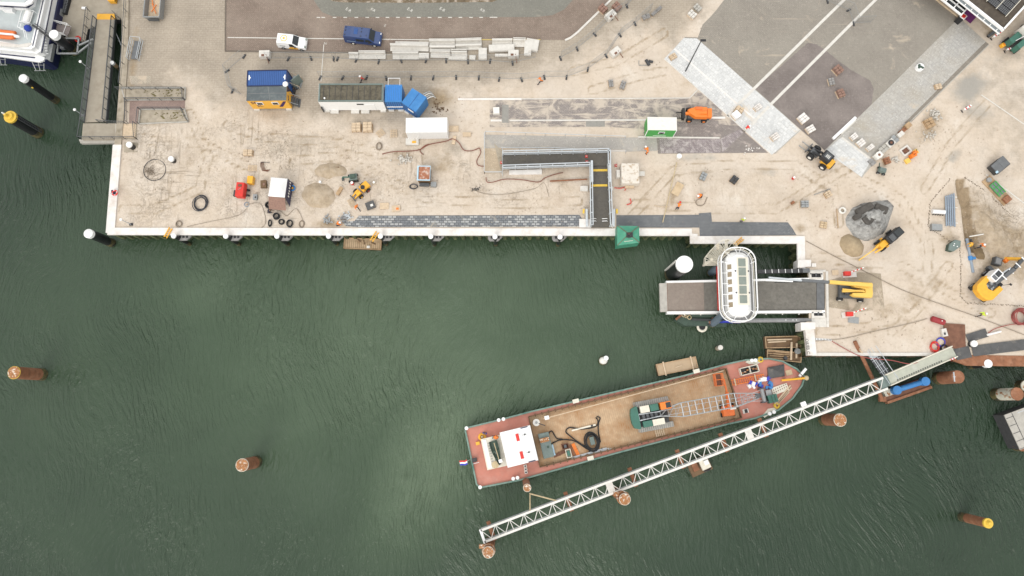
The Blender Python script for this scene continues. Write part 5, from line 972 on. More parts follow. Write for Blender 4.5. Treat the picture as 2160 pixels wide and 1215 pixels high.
t = on('rope_coil', 'yellow rope coiled on the lower curve of the barge bow', 'rope', 1638, 855, DZ); [B(MB().torus((0, 0, .06 + .05 * k), .42 - .06 * k, .06, 16, 5), 'turn', 'yellow_mark', t) for k in range(4)]
t = on('rope_coil', 'yellow rope coiled by the upper bollards of the barge bow', 'rope', 1604, 758.5, DZ + .12); [B(MB().torus((0, 0, .06 + .05 * k), .38 - .06 * k, .06, 16, 5), 'turn', 'yellow_mark', t) for k in range(3)]
t = on('rope_coil', 'yellow hose drum on the red afterdeck beside a worker in blue', 'rope', 1017, 921.5, DZ); [B(MB().torus((0, 0, .08 + .07 * k), .5 - .06 * k, .07, 16, 5), 'turn', 'yellow', t) for k in range(4)]; B(MB().cyl((0, 0, 0), (0, 0, .3), .16, n=8), 'hub', 'rope', t)
t = on('deck_box', 'small orange box on the red afterdeck', 'box', 1008, 935, DZ); B(MB().box(0, 0, 0, .5, .4, .35), 'body', 'yellow', t); B(MB().box(0, 0, .35, .54, .44, .05), 'lid', 'yellow', t)
for k, y in enumerate((983, 989.5, 996)): t = on('deck_crate', 'white fish crate on the red side deck beside the wheelhouse, %s of three' % ('uppermost', 'middle', 'lowest')[k], 'crate', 1108 + k * .8, y, DZ); B(MB().box(0, 0, 0, .42, .36, .25), 'body', 'white_dirty', t); B(MB().box(0, 0, .25, .26, .2, .02), 'hollow', 'dark', t)
# ------------------------------------------------------------------ railings
def railing(name, label, pts, h=1.1, z=0.0, mt='steel', space=1.6, fill=0, cat='railing', group=None, r=.035, mids=(.5,)):
    """pts: photo points on the base line (with their own z if three numbers)"""
    P = [G(p[0], p[1], p[2] if len(p) > 2 else z) for p in pts]; o = P[0].copy(); t = thing(name, label, cat, o, 0, group); P = [p - o for p in P]
    m, m2, m3 = MB(), MB(), MB(); up = Vector((0, 0, 1))
    for a, b in zip(P, P[1:]):
        d = b - a; k = max(1, round(d.length / space))
        for i in range(k + 1): p = a + d * i / k; B(MB().bar(p, p + up * h, r * 1.8), 'post', mt, t)
        m2.bar(a + up * h, b + up * h, r * 2.0)
        for f in mids: m2.bar(a + up * h * f, b + up * h * f, r * 1.1)
        if fill:
            kk = max(2, int(d.length / fill))
            for i in range(kk): p = a + d * (i + .5) / kk; m3.bar(p + up * .12, p + up * (h - .06), .018)
    B(m2, 'rails', mt, t)
    if fill: B(m3, 'bars', mt, t)
    return t
# ------------------------------------------------------------------ ferry landing: pontoon, bridge, platform
t = thing('landing_pontoon', 'grey brown decked floating pontoon behind the ferry at the top left', 'pontoon', G(200, 20, ZW)); k = -2.9
pp = [(128, -80), (264, -80), (258, 42), (240, 42), (186, 62), (180, 90), (138, 80), (124, 40)]; w2 = [tuple((G(a, b, k) - t.location)[:2]) for a, b in pp]
B(MB().prism(w2, -.5, k - ZW - .06), 'float_body', 'dark', t); B(MB().prism(inset(w2, .06 * (1 if sum(w2[i - 1][0] * w2[i][1] - w2[i][0] * w2[i - 1][1] for i in range(8)) > 0 else -1)), k - ZW - .05, k - ZW + .03), 'deck', 'pontoon_deck', t)
t = thing('landing_bridge', 'long grey decked access bridge with mesh railings and yellow end plate', 'access bridge', G(210, 150, -1))
dk = [G(204, 41, -2.3), G(243, 41, -2.3), G(224, 256, .05), G(178, 258, .05)]; vs = [p - t.location for p in dk]; vs = vs + [v - Vector((0, 0, .35)) for v in vs]
B(MB().add(vs, [(0, 1, 2, 3), (7, 6, 5, 4), (0, 4, 5, 1), (1, 5, 6, 2), (2, 6, 7, 3), (3, 7, 4, 0)]), 'deck', 'pontoon_deck', t)
ye = [G(205, 29, -2.6), G(241, 29, -2.6), G(243, 41, -2.28), G(204, 41, -2.28)]; B(MB().add([p - t.location for p in ye] + [p - t.location - Vector((0, 0, .1)) for p in ye], [(0, 1, 2, 3), (7, 6, 5, 4), (0, 4, 5, 1), (1, 5, 6, 2), (2, 6, 7, 3), (3, 7, 4, 0)]), 'end_plate', 'yellow', t)
for a, b, nm in ((vs[0], vs[3], 'railing'), (vs[1], vs[2], 'railing')):
    d = b - a; m, m2, m3 = MB(), MB(), MB(); up = Vector((0, 0, 1.15)); k = 10
    for i in range(k + 1): p = a + d * i / k; m.bar(p, p + up, .09)
    m.bar(a + up, b + up, .1); m.bar(a + up * .08, b + up * .08, .08); rl = B(m, nm, 'steel_dark', t)
    for i in range(150): p = a + d * (i + .5) / 150; m3.bar(p + up * .1, p + up * .97, .016)
    for f in (.3, .55, .8): m3.bar(a + up * f, b + up * f, .02)
    B(m3, 'mesh_infill', 'steel', rl); B(MB().bar(a - Vector((0, 0, .2)), b - Vector((0, 0, .2)), .14, .5), 'side_girder', 'steel_dark', t)
m = MB(); m.bar(vs[1] + Vector((.9, -4, -.9)), vs[2] + Vector((.7, 9, -.9)), .1).bar(vs[1] + Vector((.9, -4, -.9)), vs[1] + Vector((.1, -2, -.3)), .1); B(m, 'side_pipe', 'galv', t)
t = thing('landing_platform', 'concrete landing platform with mesh railings at the foot of the access bridge', 'platform', G(230, 280, 0)); pl = [tuple((G(a, b, .1) - t.location)[:2]) for a, b in [(175, 260), (288, 260), (288, 293), (172, 294)]]
B(MB().prism(pl, -.5, .08), 'slab', 'pontoon_deck', t); c4 = [tuple((G(a, b, .1) - t.location)[:2]) for a, b in [(244, 261), (250, 261), (249, 292), (243, 292)]]; B(MB().prism(c4, .085, .1), 'joint_strip', 'concrete_pale', t)
c4 = [tuple((G(a, b, .1) - t.location)[:2]) for a, b in [(250.5, 261), (287, 261), (287, 292), (249.5, 292)]]; B(MB().prism(c4, .085, .095), 'threshold', 'wood_pale', t)
c4 = [tuple((G(a, b, -.6) - t.location)[:2]) for a, b in [(168, 295), (246, 294), (246, 302), (171, 303)]]; B(MB().prism(c4, -1.0, -.4), 'beam', 'concrete', t)
railing('railing', 'mesh railing around the water side of the landing platform', [(178, 258), (172, 294), (290, 294), (288, 262)], 1.15, .08, 'steel_dark', 1.8, .28)
railing('railing', 'short mesh railing from the bridge end to the red ramp path', [(210, 258), (226, 261), (268, 262)], 1.1, .05, 'steel_dark', 1.6, .3)
railing('railing', 'long thin railing on the tan quay edge beside the landing bridge', [(270, -10), (266, 60), (262, 136), (257, 180)], 1.0, .2, 'steel_dark', 3.0, 0)
railing('railing', 'railing on the deck of the pontoon left of the bridge head', [(190, 24, -2.9), (186, 60, -2.9), (182, 92, -2.9)], 1.2, -2.9, 'steel_dark', 1.6, .3)
railing('railing', 'railing at the right end of the pontoon above the yellow plate', [(244, 30, -2.9), (256, 42, -2.9)], 1.1, -2.9, 'steel_dark', 1.5, .3)
# red ramp path and its planted kerbs
sheet('ramp_path', [(274, 212), (390, 211), (390, 230), (293, 230), (290, 260), (272, 260)], PV['red'], .03)
for lb, pts, mt in (('mossy concrete trough wall above the red ramp path', [(258, 187), (392, 186), (391, 211), (265, 212)], 'concrete_tan'), ('sand filled trough wall below the red ramp path', [(297, 232), (390, 231), (398, 258), (294, 262)], 'concrete_tan')):
    t = thing('trough_wall', lb, 'low wall', G(*pts[0])); ps = [tuple((G(a, b) - t.location)[:2]) for a, b in pts]; B(MB().prism(ps, 0, .1), 'bed', mt, t)
    m = MB(); n_ = len(ps); [m.bar((*ps[i], .12), (*ps[(i + 1) % n_], .12), .16, .25) for i in range(n_)]; B(m, 'coping', 'concrete', t)
    m = MB(); r = random.Random(3); [m.ball((ps[3][0] + r.uniform(.3, .95) * (ps[2][0] - ps[3][0]), (ps[0][1] * .6 + ps[3][1] * .4) + r.uniform(-.5, .5), .12), r.uniform(.05, .2), r.uniform(.04, .12), .05, 6, 4) for k in range(34)]; B(m, 'moss', mat('moss', (0.14, 0.12, 0.04), .95, .4, 3), t)['kind'] = 'stuff'
railing('railing', 'mesh railing along the top of the upper trough wall', [(250, 190), (388, 190), (391, 211)], 1.05, .1, 'steel_dark', 1.8, .25)
railing('railing', 'mesh railing between the upper trough and the red ramp path', [(268, 212), (390, 212)], 1.0, .1, 'steel_dark', 1.8, .25)
railing('railing', 'mesh railing between the red ramp path and the lower trough', [(294, 262), (297, 232), (386, 232), (398, 256)], 1.05, .1, 'steel_dark', 1.8, .25)
railing('railing', 'mesh railing down the left side of the red ramp path', [(270, 214), (271, 260)], 1.05, .1, 'steel_dark', 1.8, .25)
for lb, top, base, zb in (('lamp post with white head half way along the landing bridge', (172, 127), (187, 144), -1.2), ('lamp post with white head at the lower end of the landing bridge', (160, 228), (176, 244), -.2), ('lamp post with white ball head in the south west sand corner', (258.5, 457), (277, 473.5), 0)):
    z = min(ztop(base, top, zb), zb + 4.2); p = G(*base, zb); t = thing('lamp_post', lb, 'lamp post', p); q = G(*top, z) - p
    B(MB().cyl((0, 0, 0), (0, 0, q.z - .1), .07, .05, n=8), 'post', 'galv', t); B(MB().ball((0, 0, q.z), .22, .22, .16, 10, 6), 'lamp_head', 'white', t); B(MB().box(0, 0, 0, .5, .35, .12), 'foot', 'black' if zb == 0 else 'steel_dark', t)
t = thing('lamp_post', 'short lamp post with white tip beside the ferry gangway', 'lamp post', G(96, 66, -1)); B(MB().cyl((0, 0, 0), (0, 0, 1.4), .06, n=8), 'post', 'galv', t); B(MB().ball((0, 0, 1.45), .18, .18, .14, 8, 5), 'lamp_head', 'white', t)
t = thing('fender_mat', 'dark rubber tread mat hanging on the pontoon beside the ferry', 'fender', G(141, 4, -2.85), R_(-8)); B(MB().box(0, 0, 0, 1.3, 4.4, .5), 'mat', 'rubber', t); m = MB()
for i in range(16):
    for j in range(4): m.box(-.48 + j * .32, -2.0 + i * .27, .5, .2, .16, .12, .6 if (i + j) % 2 else -.6)
B(m, 'treads', 'grey_mid', t)
t = thing('winch_box', 'grey winch box with white top at the end of the fender mat', 'winch', G(130, 30, -2.85), R_(-10)); B(MB().box(0, 0, 0, .8, 1.0, .9), 'body', 'steel', t); B(MB().box(-.1, .2, .9, .5, .5, .2), 'cover', 'white', t); B(MB().torus((-.1, .2, 1.12), .15, .04, 10, 4), 'ring', 'black', t)
t = thing('orange_box', 'orange box standing on the pontoon at the top edge', 'box', G(241, 3, -2.85)); B(MB().box(0, 0, 0, 1.0, .8, .8), 'body', 'yellow', t); B(MB().box(0, 0, .8, 1.05, .85, .08), 'lid', 'yellow', t)
t = thing('white_box', 'small flat white box on the pontoon deck', 'box', G(179, 18.5, -2.85)); B(MB().box(0, 0, 0, .65, .3, .25), 'body', 'white', t); B(MB().box(0, 0, .25, .7, .34, .05), 'lid', 'white', t)
t = thing('life_ring', 'red life ring bag lying on the pontoon edge', 'life ring', G(165, 83, -2.8)); B(MB().torus((0, 0, .12), .4, .12, 16, 6), 'ring', 'red', t); B(MB().box(0, 0, 0, .3, .2, .15), 'holder', 'white', t)
# gangway from pontoon to ferry
t = thing('ferry_gangway', 'short gangway with white tube rails between ferry and pontoon', 'gangway', G(124, 62, -2.0), R_(-14)); B(MB().box(0, 0, 0, 3.6, 1.5, .12), 'deck', 'purple_brown', t)
m = MB()
for y in (-.85, .85):
    for z in (.4, .75, 1.1): m.bar((-1.8, y, z), (1.7, y, z), .05)
    for k in range(5): m.bar((-1.8 + k * .88, y, 0), (-1.8 + k * .88, y, 1.1), .05)
m.bar((1.75, -.85, 1.1), (1.75, .85, 1.1), .05); B(m, 'rails', 'white', t)
# ------------------------------------------------------------------ the ferry
t = thing('ferry', 'white and navy ferry with grey deck moored at the top left corner', 'ferry', G(40, 60, ZW)); lo = t.location
def fpoly(px, z): return [tuple((G(a, b, z) - lo)[:2]) for a, b in px]
hz = lambda z: z - ZW
B(MB().prism(fpoly([(-300, 92), (0, 117), (90, 130), (98, 126), (128, -20), (148, -140), (-300, -140)], -1.2), -1, hz(-1.3)), 'hull', 'navy', t)
B(MB().prism(fpoly([(-300, 95), (0, 119), (82, 131), (92, 128), (95, 122), (84, 117), (0, 104), (-300, 80)], -1.1), hz(-1.4), hz(-1.05)), 'stern_rubbing_strake', 'white', t)
B(MB().prism(fpoly([(-300, 82), (0, 105), (78, 113), (86, 108), (112, -20), (130, -140), (-300, -140)], .0), hz(-1.28), hz(0.0)), 'side_band', 'white', t)
B(MB().prism(fpoly([(-300, 74), (0, 96), (64, 103), (72, 98), (100, -20), (116, -140), (-300, -140)], 1.0), hz(.01), hz(.9)), 'gunwale', 'white', t)
B(MB().prism(fpoly([(-300, 62), (0, 86), (56, 96), (64, 90), (91, -20), (106, -140), (-300, -140)], 1.0), hz(.91), hz(.96)), 'deck', 'deck_grey', t)
m = MB(); a = fpoly([(88, 112), (114, -20)], .02); m.bar((*a[0], hz(.02)), (*a[1], hz(.02)), .1); a = fpoly([(69, 97), (96, -20)], .92); m.bar((*a[0], hz(.92)), (*a[1], hz(.92)), .1); a = fpoly([(0, 114), (74, 122)], -1.03); m.bar((*a[0], hz(-1.03)), (*a[1], hz(-1.03)), .16); B(m, 'navy_lines', 'navy', t)
B(MB().prism(fpoly([(0, 97), (30, 100), (58, 99), (68, 92), (62, 90), (40, 94), (0, 89)], .98), hz(.97), hz(1.0)), 'stern_teak', 'concrete_pale', t)
B(MB().prism(fpoly([(98, 96), (113, 92), (106, 127), (92, 124)], -1.3), hz(-1.9), hz(-1.25)), 'stern_platform', 'steel', t)
m = MB(); [m.bar((*fpoly([(88 + k * 2, 84 + k * 6)], -.2)[0], hz(-.1)), (*fpoly([(98 + k * 1.0, 84 + k * 6)], -.2)[0], hz(-.1)), .06) for k in range(6)]; B(m, 'platform_rails', 'white', t)
sp = fpoly([(-300, 4), (0, 20), (62, 22), (74, 14), (78, 0), (90, -60), (-300, -60)], 1.0); B(MB().prism(sp, hz(.97), hz(1.5)), 'superstructure', 'white', t)
B(MB().prism(fpoly([(-300, 0), (0, 14), (60, 17), (70, 10), (74, -2), (84, -60), (-300, -60)], 1.5), hz(1.5), hz(2.6)), 'window_band', 'navy', t)
B(MB().prism(fpoly([(-300, -8), (0, 9), (52, 12), (66, 6), (74, -6), (84, -60), (-300, -60)], 2.9), hz(2.6), hz(2.9)), 'roof', 'white', t)
B(MB().prism(fpoly([(-300, -20), (0, 2), (50, 4), (60, -4), (66, -60), (-300, -60)], 3.1), hz(2.9), hz(3.05)), 'roof_deck', 'deck_grey', t)
p = fpoly([(22, 24)], 1.0)[0]; B(MB().box(p[0], p[1], hz(.96), 1.5, .55, .7, -.1), 'deck_locker', 'white', t)
m = MB(); a = fpoly([(55, 28), (46, 64), (58, 68), (62, 86)], 1); [m.bar((*a[i], hz(.96 + h_)), (*a[i + 1], hz(.96 + h_)), .06) for i in range(3) for h_ in (.5, 1.0)]; B(m, 'deck_rail', 'white', t)
for px in ((82, 140), (0, 128)):
    p = fpoly([px], -2)[0]; m = MB(); [m.bar((p[0] + x0, p[1] + .9, hz(-1.5)), (p[0] + x0 * .6, p[1] - .5, hz(-2.4)), .08) for x0 in (-1, 0, 1)]; m.bar((p[0] - .9, p[1] - .5, hz(-2.4)), (p[0] + .9, p[1] - .5, hz(-2.4)), .08).bar((p[0] - .9, p[1] + .2, hz(-2.0)), (p[0] + .9, p[1] + .2, hz(-2.0)), .08); B(m, 'propeller_guard', 'steel', t)
o = thing('life_raft', 'ribbed white life raft canister on a tube frame on the ferry deck', 'life raft', G(64, 41, .97) , R_(-10)); m = MB().cyl((0, -.9, .6), (0, .9, .6), .5, n=16); B(m, 'canister', 'white', o); m = MB(); [m.torus((0, -.75 + k * .25, .6), .52, .03, 16, 4, 'y') for k in range(7)]; B(m, 'bands', 'white_dirty', o); m = MB(); [m.bar((x, y, 0), (x, y, 1.0), .05) for x in (-.7, .9) for y in (-1, 1)]; m.bar((.9, -1, 1), (.9, 1, 1), .05).bar((-.7, -1, 1), (.9, -1, 1), .05).bar((-.7, 1, 1), (.9, 1, 1), .05); B(m, 'frame', 'white', o)
o = thing('covered_winch', 'round blue tarpaulin cover on the ferry deck', 'cover', G(62, 62, .97)); B(MB().ball((0, 0, .35), .52, .52, .5, 12, 7), 'cover', 'cloth_blue', o); B(MB().box(0, 0, 0, .6, .6, .2), 'base', 'steel', o); B(MB().bar((-.3, 0, .86), (.3, 0, .86), .05), 'seam', 'royal', o)
o = thing('rescue_boat', 'orange inflatable rescue boat on the ferry deck', 'rescue boat', G(12, 75, 1.2), R_(-6)); 
for y in (.42, -.42): B(MB().tube([(-2.4, y, .3), (.6, y, .3), (1.2, y * .96, .34), (1.65, y * .8, .4)], .3, 10), 'tube', 'orange_boat', o, smooth=True)
B(MB().box(-.3, 0, 0, 3.4, .6, .35), 'floor', 'grey', o); B(MB().box(-.2, 0, .35, 3.6, .26, .25), 'console', 'white', o); B(MB().cyl((1.5, -.05, .3), (2.4, -.15, .35), .28, .16, n=10), 'outboard', 'white', o)
o = thing('mooring_boom', 'dark mooring boom reaching from the ferry to the guide pile', 'boom', G(68, 52, 1.4)); d = G(133, 100, -1.6) - G(68, 52, 1.4); B(MB().bar((0, 0, 0), d, .3, .3), 'arm', 'dark', o); B(MB().bar((.3, .25, 0), d + Vector((.3, .25, 0)), .12), 'strut', 'steel_dark', o); B(MB().box(d.x, d.y, d.z - .2, .6, .6, .5), 'head', 'steel_dark', o)
# ------------------------------------------------------------------ lift dock (link span) with its white cabin
t = thing('lift_dock', 'long grey lift dock deck with white edge beams under the white cabin', 'lift dock', G(1560, 625, ZW)); lo = t.location
a, b, c, d = G(1391, 597.5, -.9), G(1739, 590.5, .12), G(1739, 655, .12), G(1393, 657.5, -.9)
def mixp(f, g): return (a * (1 - f) + b * f) * (1 - g) + (d * (1 - f) + c * f) * g - lo
def dq(f0, f1, g0, g1, dz, th, nm, mt):
    v = [mixp(f0, g0), mixp(f1, g0), mixp(f1, g1), mixp(f0, g1)]; v = [q + Vector((0, 0, dz)) for q in v] + [q + Vector((0, 0, dz - th)) for q in v]
    return B(MB().add(v, [(0, 1, 2, 3), (7, 6, 5, 4), (0, 4, 5, 1), (1, 5, 6, 2), (2, 6, 7, 3), (3, 7, 4, 0)]), nm, mt, t)
dq(0, .045, 0, 1, 0, .5, 'end_flap', 'concrete'); dq(.047, .27, 0.0, 1, .0, .8, 'worn_deck', 'link_deck_worn'); dq(.2705, .952, 0.0, 1, .0, .8, 'deck', 'link_deck'); dq(.954, 1, 0, 1, .02, .4, 'land_flap', 'grey_mid')
dq(.04, .985, -.07, .0, .25, 1.1, 'edge_beam', 'white'); dq(.04, 1, 1.0, 1.08, .25, 1.1, 'edge_beam', 'white'); dq(.70, .98, .02, .055, .06, .06, 'cable_tray', 'black')
m = MB(); [m.bar(mixp(.15 + k * .1, 1.12) + Vector((0, 0, -.3)), mixp(.15 + k * .1, 1.0), .12) for k in range(9)]; B(m, 'beam_brackets', 'white_dirty', t)
dq(.045, .0475, 0, 1, .012, .05, 'hinge_line', 'rust_dark')
o = thing('guide_beam', 'dark guide beam with white ticks above the lift dock', 'guide beam', G(1650, 573, -.2), head((1597, 573), (1704, 571))); B(MB().box(0, 0, 0, 7.4, .5, .5), 'beam', 'dark', o); m = MB(); [m.box(-2.6 + k * .95, 0, .5, .08, .55, .04) for k in range(7)]; B(m, 'ticks', 'white', o); B(MB().box(3.2, .0, .45, 1.0, .6, .2), 'head', 'grey_mid', o)
o = thing('guide_beam', 'plain grey guide pipe below the lift dock', 'guide beam', G(1640, 676, -.4), head((1560, 676), (1706, 675))); B(MB().cyl((-5, 0, .2), (5.0, 0, .2), .3, n=12), 'pipe', 'grey', o); m = MB(); [m.box(x, 0, .48, .12, .12, .06) for x in (1, 2, 2.5)]; B(m, 'lugs', 'white', o)
# the white cabin on two legs
cz = 4.2
t = thing('gangway_cabin', 'white capsule shaped boarding cabin with glazed roof standing on legs over the lift dock', 'boarding cabin', G(1560, 599, ZW), head((1562, 670), (1556, 528), cz)); hz_ = cz - ZW
off = G(1560, 598.5, cz) - t.location; off.z = 0; ci, si = math.cos(-t.rotation_euler.z), math.sin(-t.rotation_euler.z); ox, oy = off.x * ci - off.y * si, off.x * si + off.y * ci
def rr(L_, W_, r, n=6):
    pts = []
    for (sx, sy, a0) in ((1, 1, 0), (-1, 1, 90), (-1, -1, 180), (1, -1, 270)):
        for k in range(n + 1): q = R_(a0 + 90 * k / n); pts.append((ox + sx * (L_ / 2 - r) + r * math.cos(q), oy + sy * (W_ / 2 - r) + r * math.sin(q)))
    return pts
CL, CW = 10.2, 4.75
o = B(MB().prism(rr(CL, CW, 1.9), hz_ - 1.9, hz_ - 1.7), 'walkway_floor', 'grey', t)
def ring(pts, z, r): return MB().tube([(p[0], p[1], z) for p in pts], r, 6, True)
B(ring(rr(CL, CW, 1.9), hz_ - .1, .09), 'upper_rail', 'white', t); B(ring(rr(CL - .1, CW - .1, 1.9), hz_ - .9, .06), 'middle_rail', 'offwhite', t); B(ring(rr(CL, CW, 1.9), hz_ - 1.65, .08), 'rim', 'white', t)
m = MB(); P_ = rr(CL, CW, 1.9); Q_ = rr(CL - 1.5, CW - 1.5, 1.5); [m.bar((P_[i][0], P_[i][1], hz_ - 1.7), (P_[i][0], P_[i][1], hz_ - .1), .08) for i in range(0, 28, 2)]; [m.bar((P_[i][0], P_[i][1], hz_ - .15), (Q_[i][0], Q_[i][1], hz_ - .15), .07) for i in range(0, 28, 3)]
for k in range(5): x = ox - 3 + k * 1.5; m.bar((x, oy + CW / 2, hz_ - .15), (x, oy + CW / 2 - .9, hz_ - .15), .07)
B(m, 'rail_posts', 'white', t)
z3 = lambda P, z: [(p[0], p[1], z) for p in P]
B(MB().loft([z3(rr(CL - 1.2, CW - 1.5, 1.2), hz_ - 1.7), z3(rr(CL - 1.2, CW - 1.5, 1.2), hz_ - .5), z3(rr(CL - 2.3, 1.9, .8), hz_ + .3)]), 'cabin_body', 'white', t)
B(MB().prism(rr(CL - 2.6, 1.75, .7), hz_ + .28, hz_ + .36, .04), 'roof', 'white', t)
B(MB().box(ox + .3, oy - .35, hz_ + .345, 6.6, 1.55, .06), 'skylight_frame', 'offwhite', t)
for k in range(5): B(MB().box(ox - 2.2 + k * 1.26 + (.04 if k else 0), oy - .3, hz_ + .4, 1.1, 1.0, .05), 'skylight_pane', 'glass_green', t)
for k in range(6): x = ox - 2.9 + k * 1.05; zs = lambda y: hz_ + .3 - (y - .95) * 1.185 + .03; B(MB().add([(x - .34, oy + 1.08, zs(1.08)), (x + .34, oy + 1.08, zs(1.08)), (x + .34, oy + 1.5, zs(1.5)), (x - .34, oy + 1.5, zs(1.5))], [(0, 1, 2, 3)]), 'side_window', 'glass_tan', t)
for x in (-1.7, 1.3):
    for y in (-1.15, .62): B(MB().box(ox + x + .4, oy + y, hz_ + .36, .2, .16, .1), 'roof_fitting', 'dark', t)
wl = lambda px, py, z: (lambda q: (q.x * ci - q.y * si, q.x * si + q.y * ci, z - ZW))(G(px, py, z) - t.location)
for (px, py, px2, py2) in ((1500, 575, 1526, 558), (1503, 682, 1528, 664)):
    B(MB().cyl(wl(px, py, ZW - 1), wl(px, py, ZW + 1.0), .62, n=16), 'algae_band', 'algae', t); B(MB().cyl(wl(px, py, ZW + 1.0), wl(px2, py2, cz - 2.2), .55, n=16), 'leg', mat('leg_blue_grey', (.13, .17, .21), .5, .12, 1), t)
B(MB().box(ox - CL / 2 + .1, oy + .6, hz_ - 3.1, .12, 2.8, 1.5), 'name_banner', 'royal', t)
for k in range(3): B(MB().box(ox - CL / 2 + .02, oy - .5 + k * .35, hz_ - 2.4, .06, .2, .4), 'letter', 'red', t)
B(MB().box(ox - .3, oy + CW / 2 + .02, hz_ - 2.4, 6.2, .08, .7), 'red_band', 'red', t)
# spiral stair cage beside it
t = thing('spiral_stair', 'cream spiral stair in a round wire cage between quay and cabin', 'stair', G(1508, 545, -1)); lo = t.location; m = MB(); m2 = MB(); ptsc = [G(1497, 560, 1.0), G(1499, 550, 1.6), G(1507, 540, 2.2), G(1517, 530, 2.8), G(1527, 522, 3.2), G(1536, 523, 3.2), G(1539, 531, 3.2)]
P_ = []
for i in range(len(ptsc) - 1):
    for s in range(6): P_.append(ptsc[i].lerp(ptsc[i + 1], s / 6) - lo)
for i, p in enumerate(P_):
    d = (P_[min(i + 1, len(P_) - 1)] - P_[max(i - 1, 0)]); n_ = Vector((-d.y, d.x, 0)).normalized(); w_ = .95
    m.bar(p - n_ * w_, p + n_ * w_, .07, .05)
    for s in (-1, 1): m2.bar(p + n_ * w_ * s - Vector((0, 0, .1)), p + n_ * w_ * s + Vector((0, 0, 1.0)), .05)
    if i:
        q = P_[i - 1]; d0 = (P_[i] - P_[max(i - 2, 0)]); n0 = Vector((-d0.y, d0.x, 0)).normalized()
        for s in (-1, 1):
            for z in (0, .5, 1.0): m2.bar(q + n0 * w_ * s + Vector((0, 0, z)), p + n_ * w_ * s + Vector((0, 0, z)), .05)
B(m, 'treads', 'offwhite', t); B(m2, 'cage', 'offwhite', t); B(MB().cyl(P_[8] - Vector((0, 0, 4.5)), P_[8], .2, n=10), 'column', 'offwhite', t)
o = thing('stair_bracket', 'pale bracket carrying the spiral stair on the quay wall', 'bracket', G(1511, 515, -.6)); B(MB().box(0, -.3, 0, .5, 1.2, .5), 'arm', 'wood_pale', o); B(MB().box(-.3, -.3, .1, .1, 1.2, .6), 'plate', 'concrete_pale', o)
for lb, px, py, rz in (('yellow steel ladder frame on the basin wall above the cabin', 1558, 510, -.65), ('yellow steel ladder leaning on the quay wall above the brown raft', 790, 499, 1.0), ('yellow steel ladder at the quay edge beside the first fender pile', 355, 491, 1.1)):
    o = thing('quay_ladder', lb, 'ladder', G(px, py, .3), rz if px != 1558 else R_(40)); m = MB(); [m.bar((-.8, s * .22, .0), (.8, s * .22, .1), .12) for s in (-1, 1)]; B(m, 'stiles', 'yellow', o); m = MB(); [m.bar((-.6 + k * .3, -.22, .05), (-.6 + k * .3, .22, .05), .08) for k in range(5)]; B(m, 'rungs', 'yellow', o)
# work float under the cabin
t = thing('work_boat', 'cluttered dark green work boat with tyre fenders below the lift dock', 'work boat', G(1474, 674, ZW), R_(-2)); 
B(MB().prism([(-3.8, -.3), (-2.7, .9), (3.6, .9), (3.7, -1.1), (-2.4, -1.1)], -.4, 1.3), 'hull', 'green_dark', t); B(MB().prism([(-1.6, .15), (2.2, .2), (2.2, .85), (-1.6, .85)], 1.3, 2.1), 'wheel_shelter', 'green_dark', t)
B(MB().bar((-3.7, -.3, 1.4), (-2.3, .9, 1.5), .3), 'bow_beam', 'rust', t); B(MB().torus((.2, -1.2, 1.0), .6, .2, 16, 8, 'z'), 'tyre', 'offwhite', t); B(MB().cyl((.2, -1.2, .9), (.2, -1.2, 1.2), .45, n=12), 'tyre_hub', 'rubber', t)
r = random.Random(9)
for k in range(5): x, y = r.uniform(-2.6, -1.7), r.uniform(0, .8); B(MB().torus((x, y, 1.5 + k * .05), .28, .07, 12, 5), 'rope', 'rope', t)
for k in range(8): B(MB().box(r.uniform(1.2, 3.3), r.uniform(-.9, .1), 1.3, r.uniform(.2, .6), r.uniform(.2, .5), r.uniform(.1, .5), r.uniform(0, 3)), 'gear', ['rust', 'steel', 'wood_dark', 'dark'][k % 4], t)
B(MB().bar((-1.5, -.2, 1.4), (2.2, -.2, 1.5), .25), 'mast', 'dark', t)
# green shelter hanging over the quay edge
t = thing('green_shelter', 'sea green square shelter with roped hip roof overhanging the quay edge', 'shelter', G(1325, 497, -.5)); zt2 = 2.2; q4 = [G(1302, 476, zt2) , G(1348, 477, zt2), G(1349, 512, zt2), G(1302, 518, zt2)]; cc = sum(q4, Vector()) / 4; lo = t.location
q4 = [q - lo for q in q4]; ap_ = cc - lo + Vector((0, 0, .55)); zb = [q - Vector((0, 0, 2.2)) for q in q4]
B(MB().add(q4 + [ap_], [(0, 1, 4), (1, 2, 4), (2, 3, 4), (3, 0, 4)]), 'roof', 'green', t); B(MB().add([q + Vector((0, 0, -.02)) for q in q4] + zb, [(0, 1, 5, 4), (1, 2, 6, 5), (2, 3, 7, 6), (3, 0, 4, 7)]), 'wall', 'green', t)
B(MB().box(ap_.x + .1, ap_.y - .1, ap_.z - .12, .9, .7, .14), 'opening', 'black', t); m = MB(); [m.bar(q + Vector((0, 0, .05)), ap_ + Vector((0, 0, .06)), .06) for q in q4]; B(m, 'ropes', 'rust_dark', t); B(MB().torus((ap_.x, ap_.y - .35, ap_.z + .1), .25, .05, 12, 5), 'rope_ring', 'dark', t); B(MB().bar(q4[3].lerp(q4[2], .3) + Vector((0, .4, .16)), q4[3].lerp(q4[2], .7) + Vector((0, .4, .16)), .06), 'handle', 'offwhite', t)
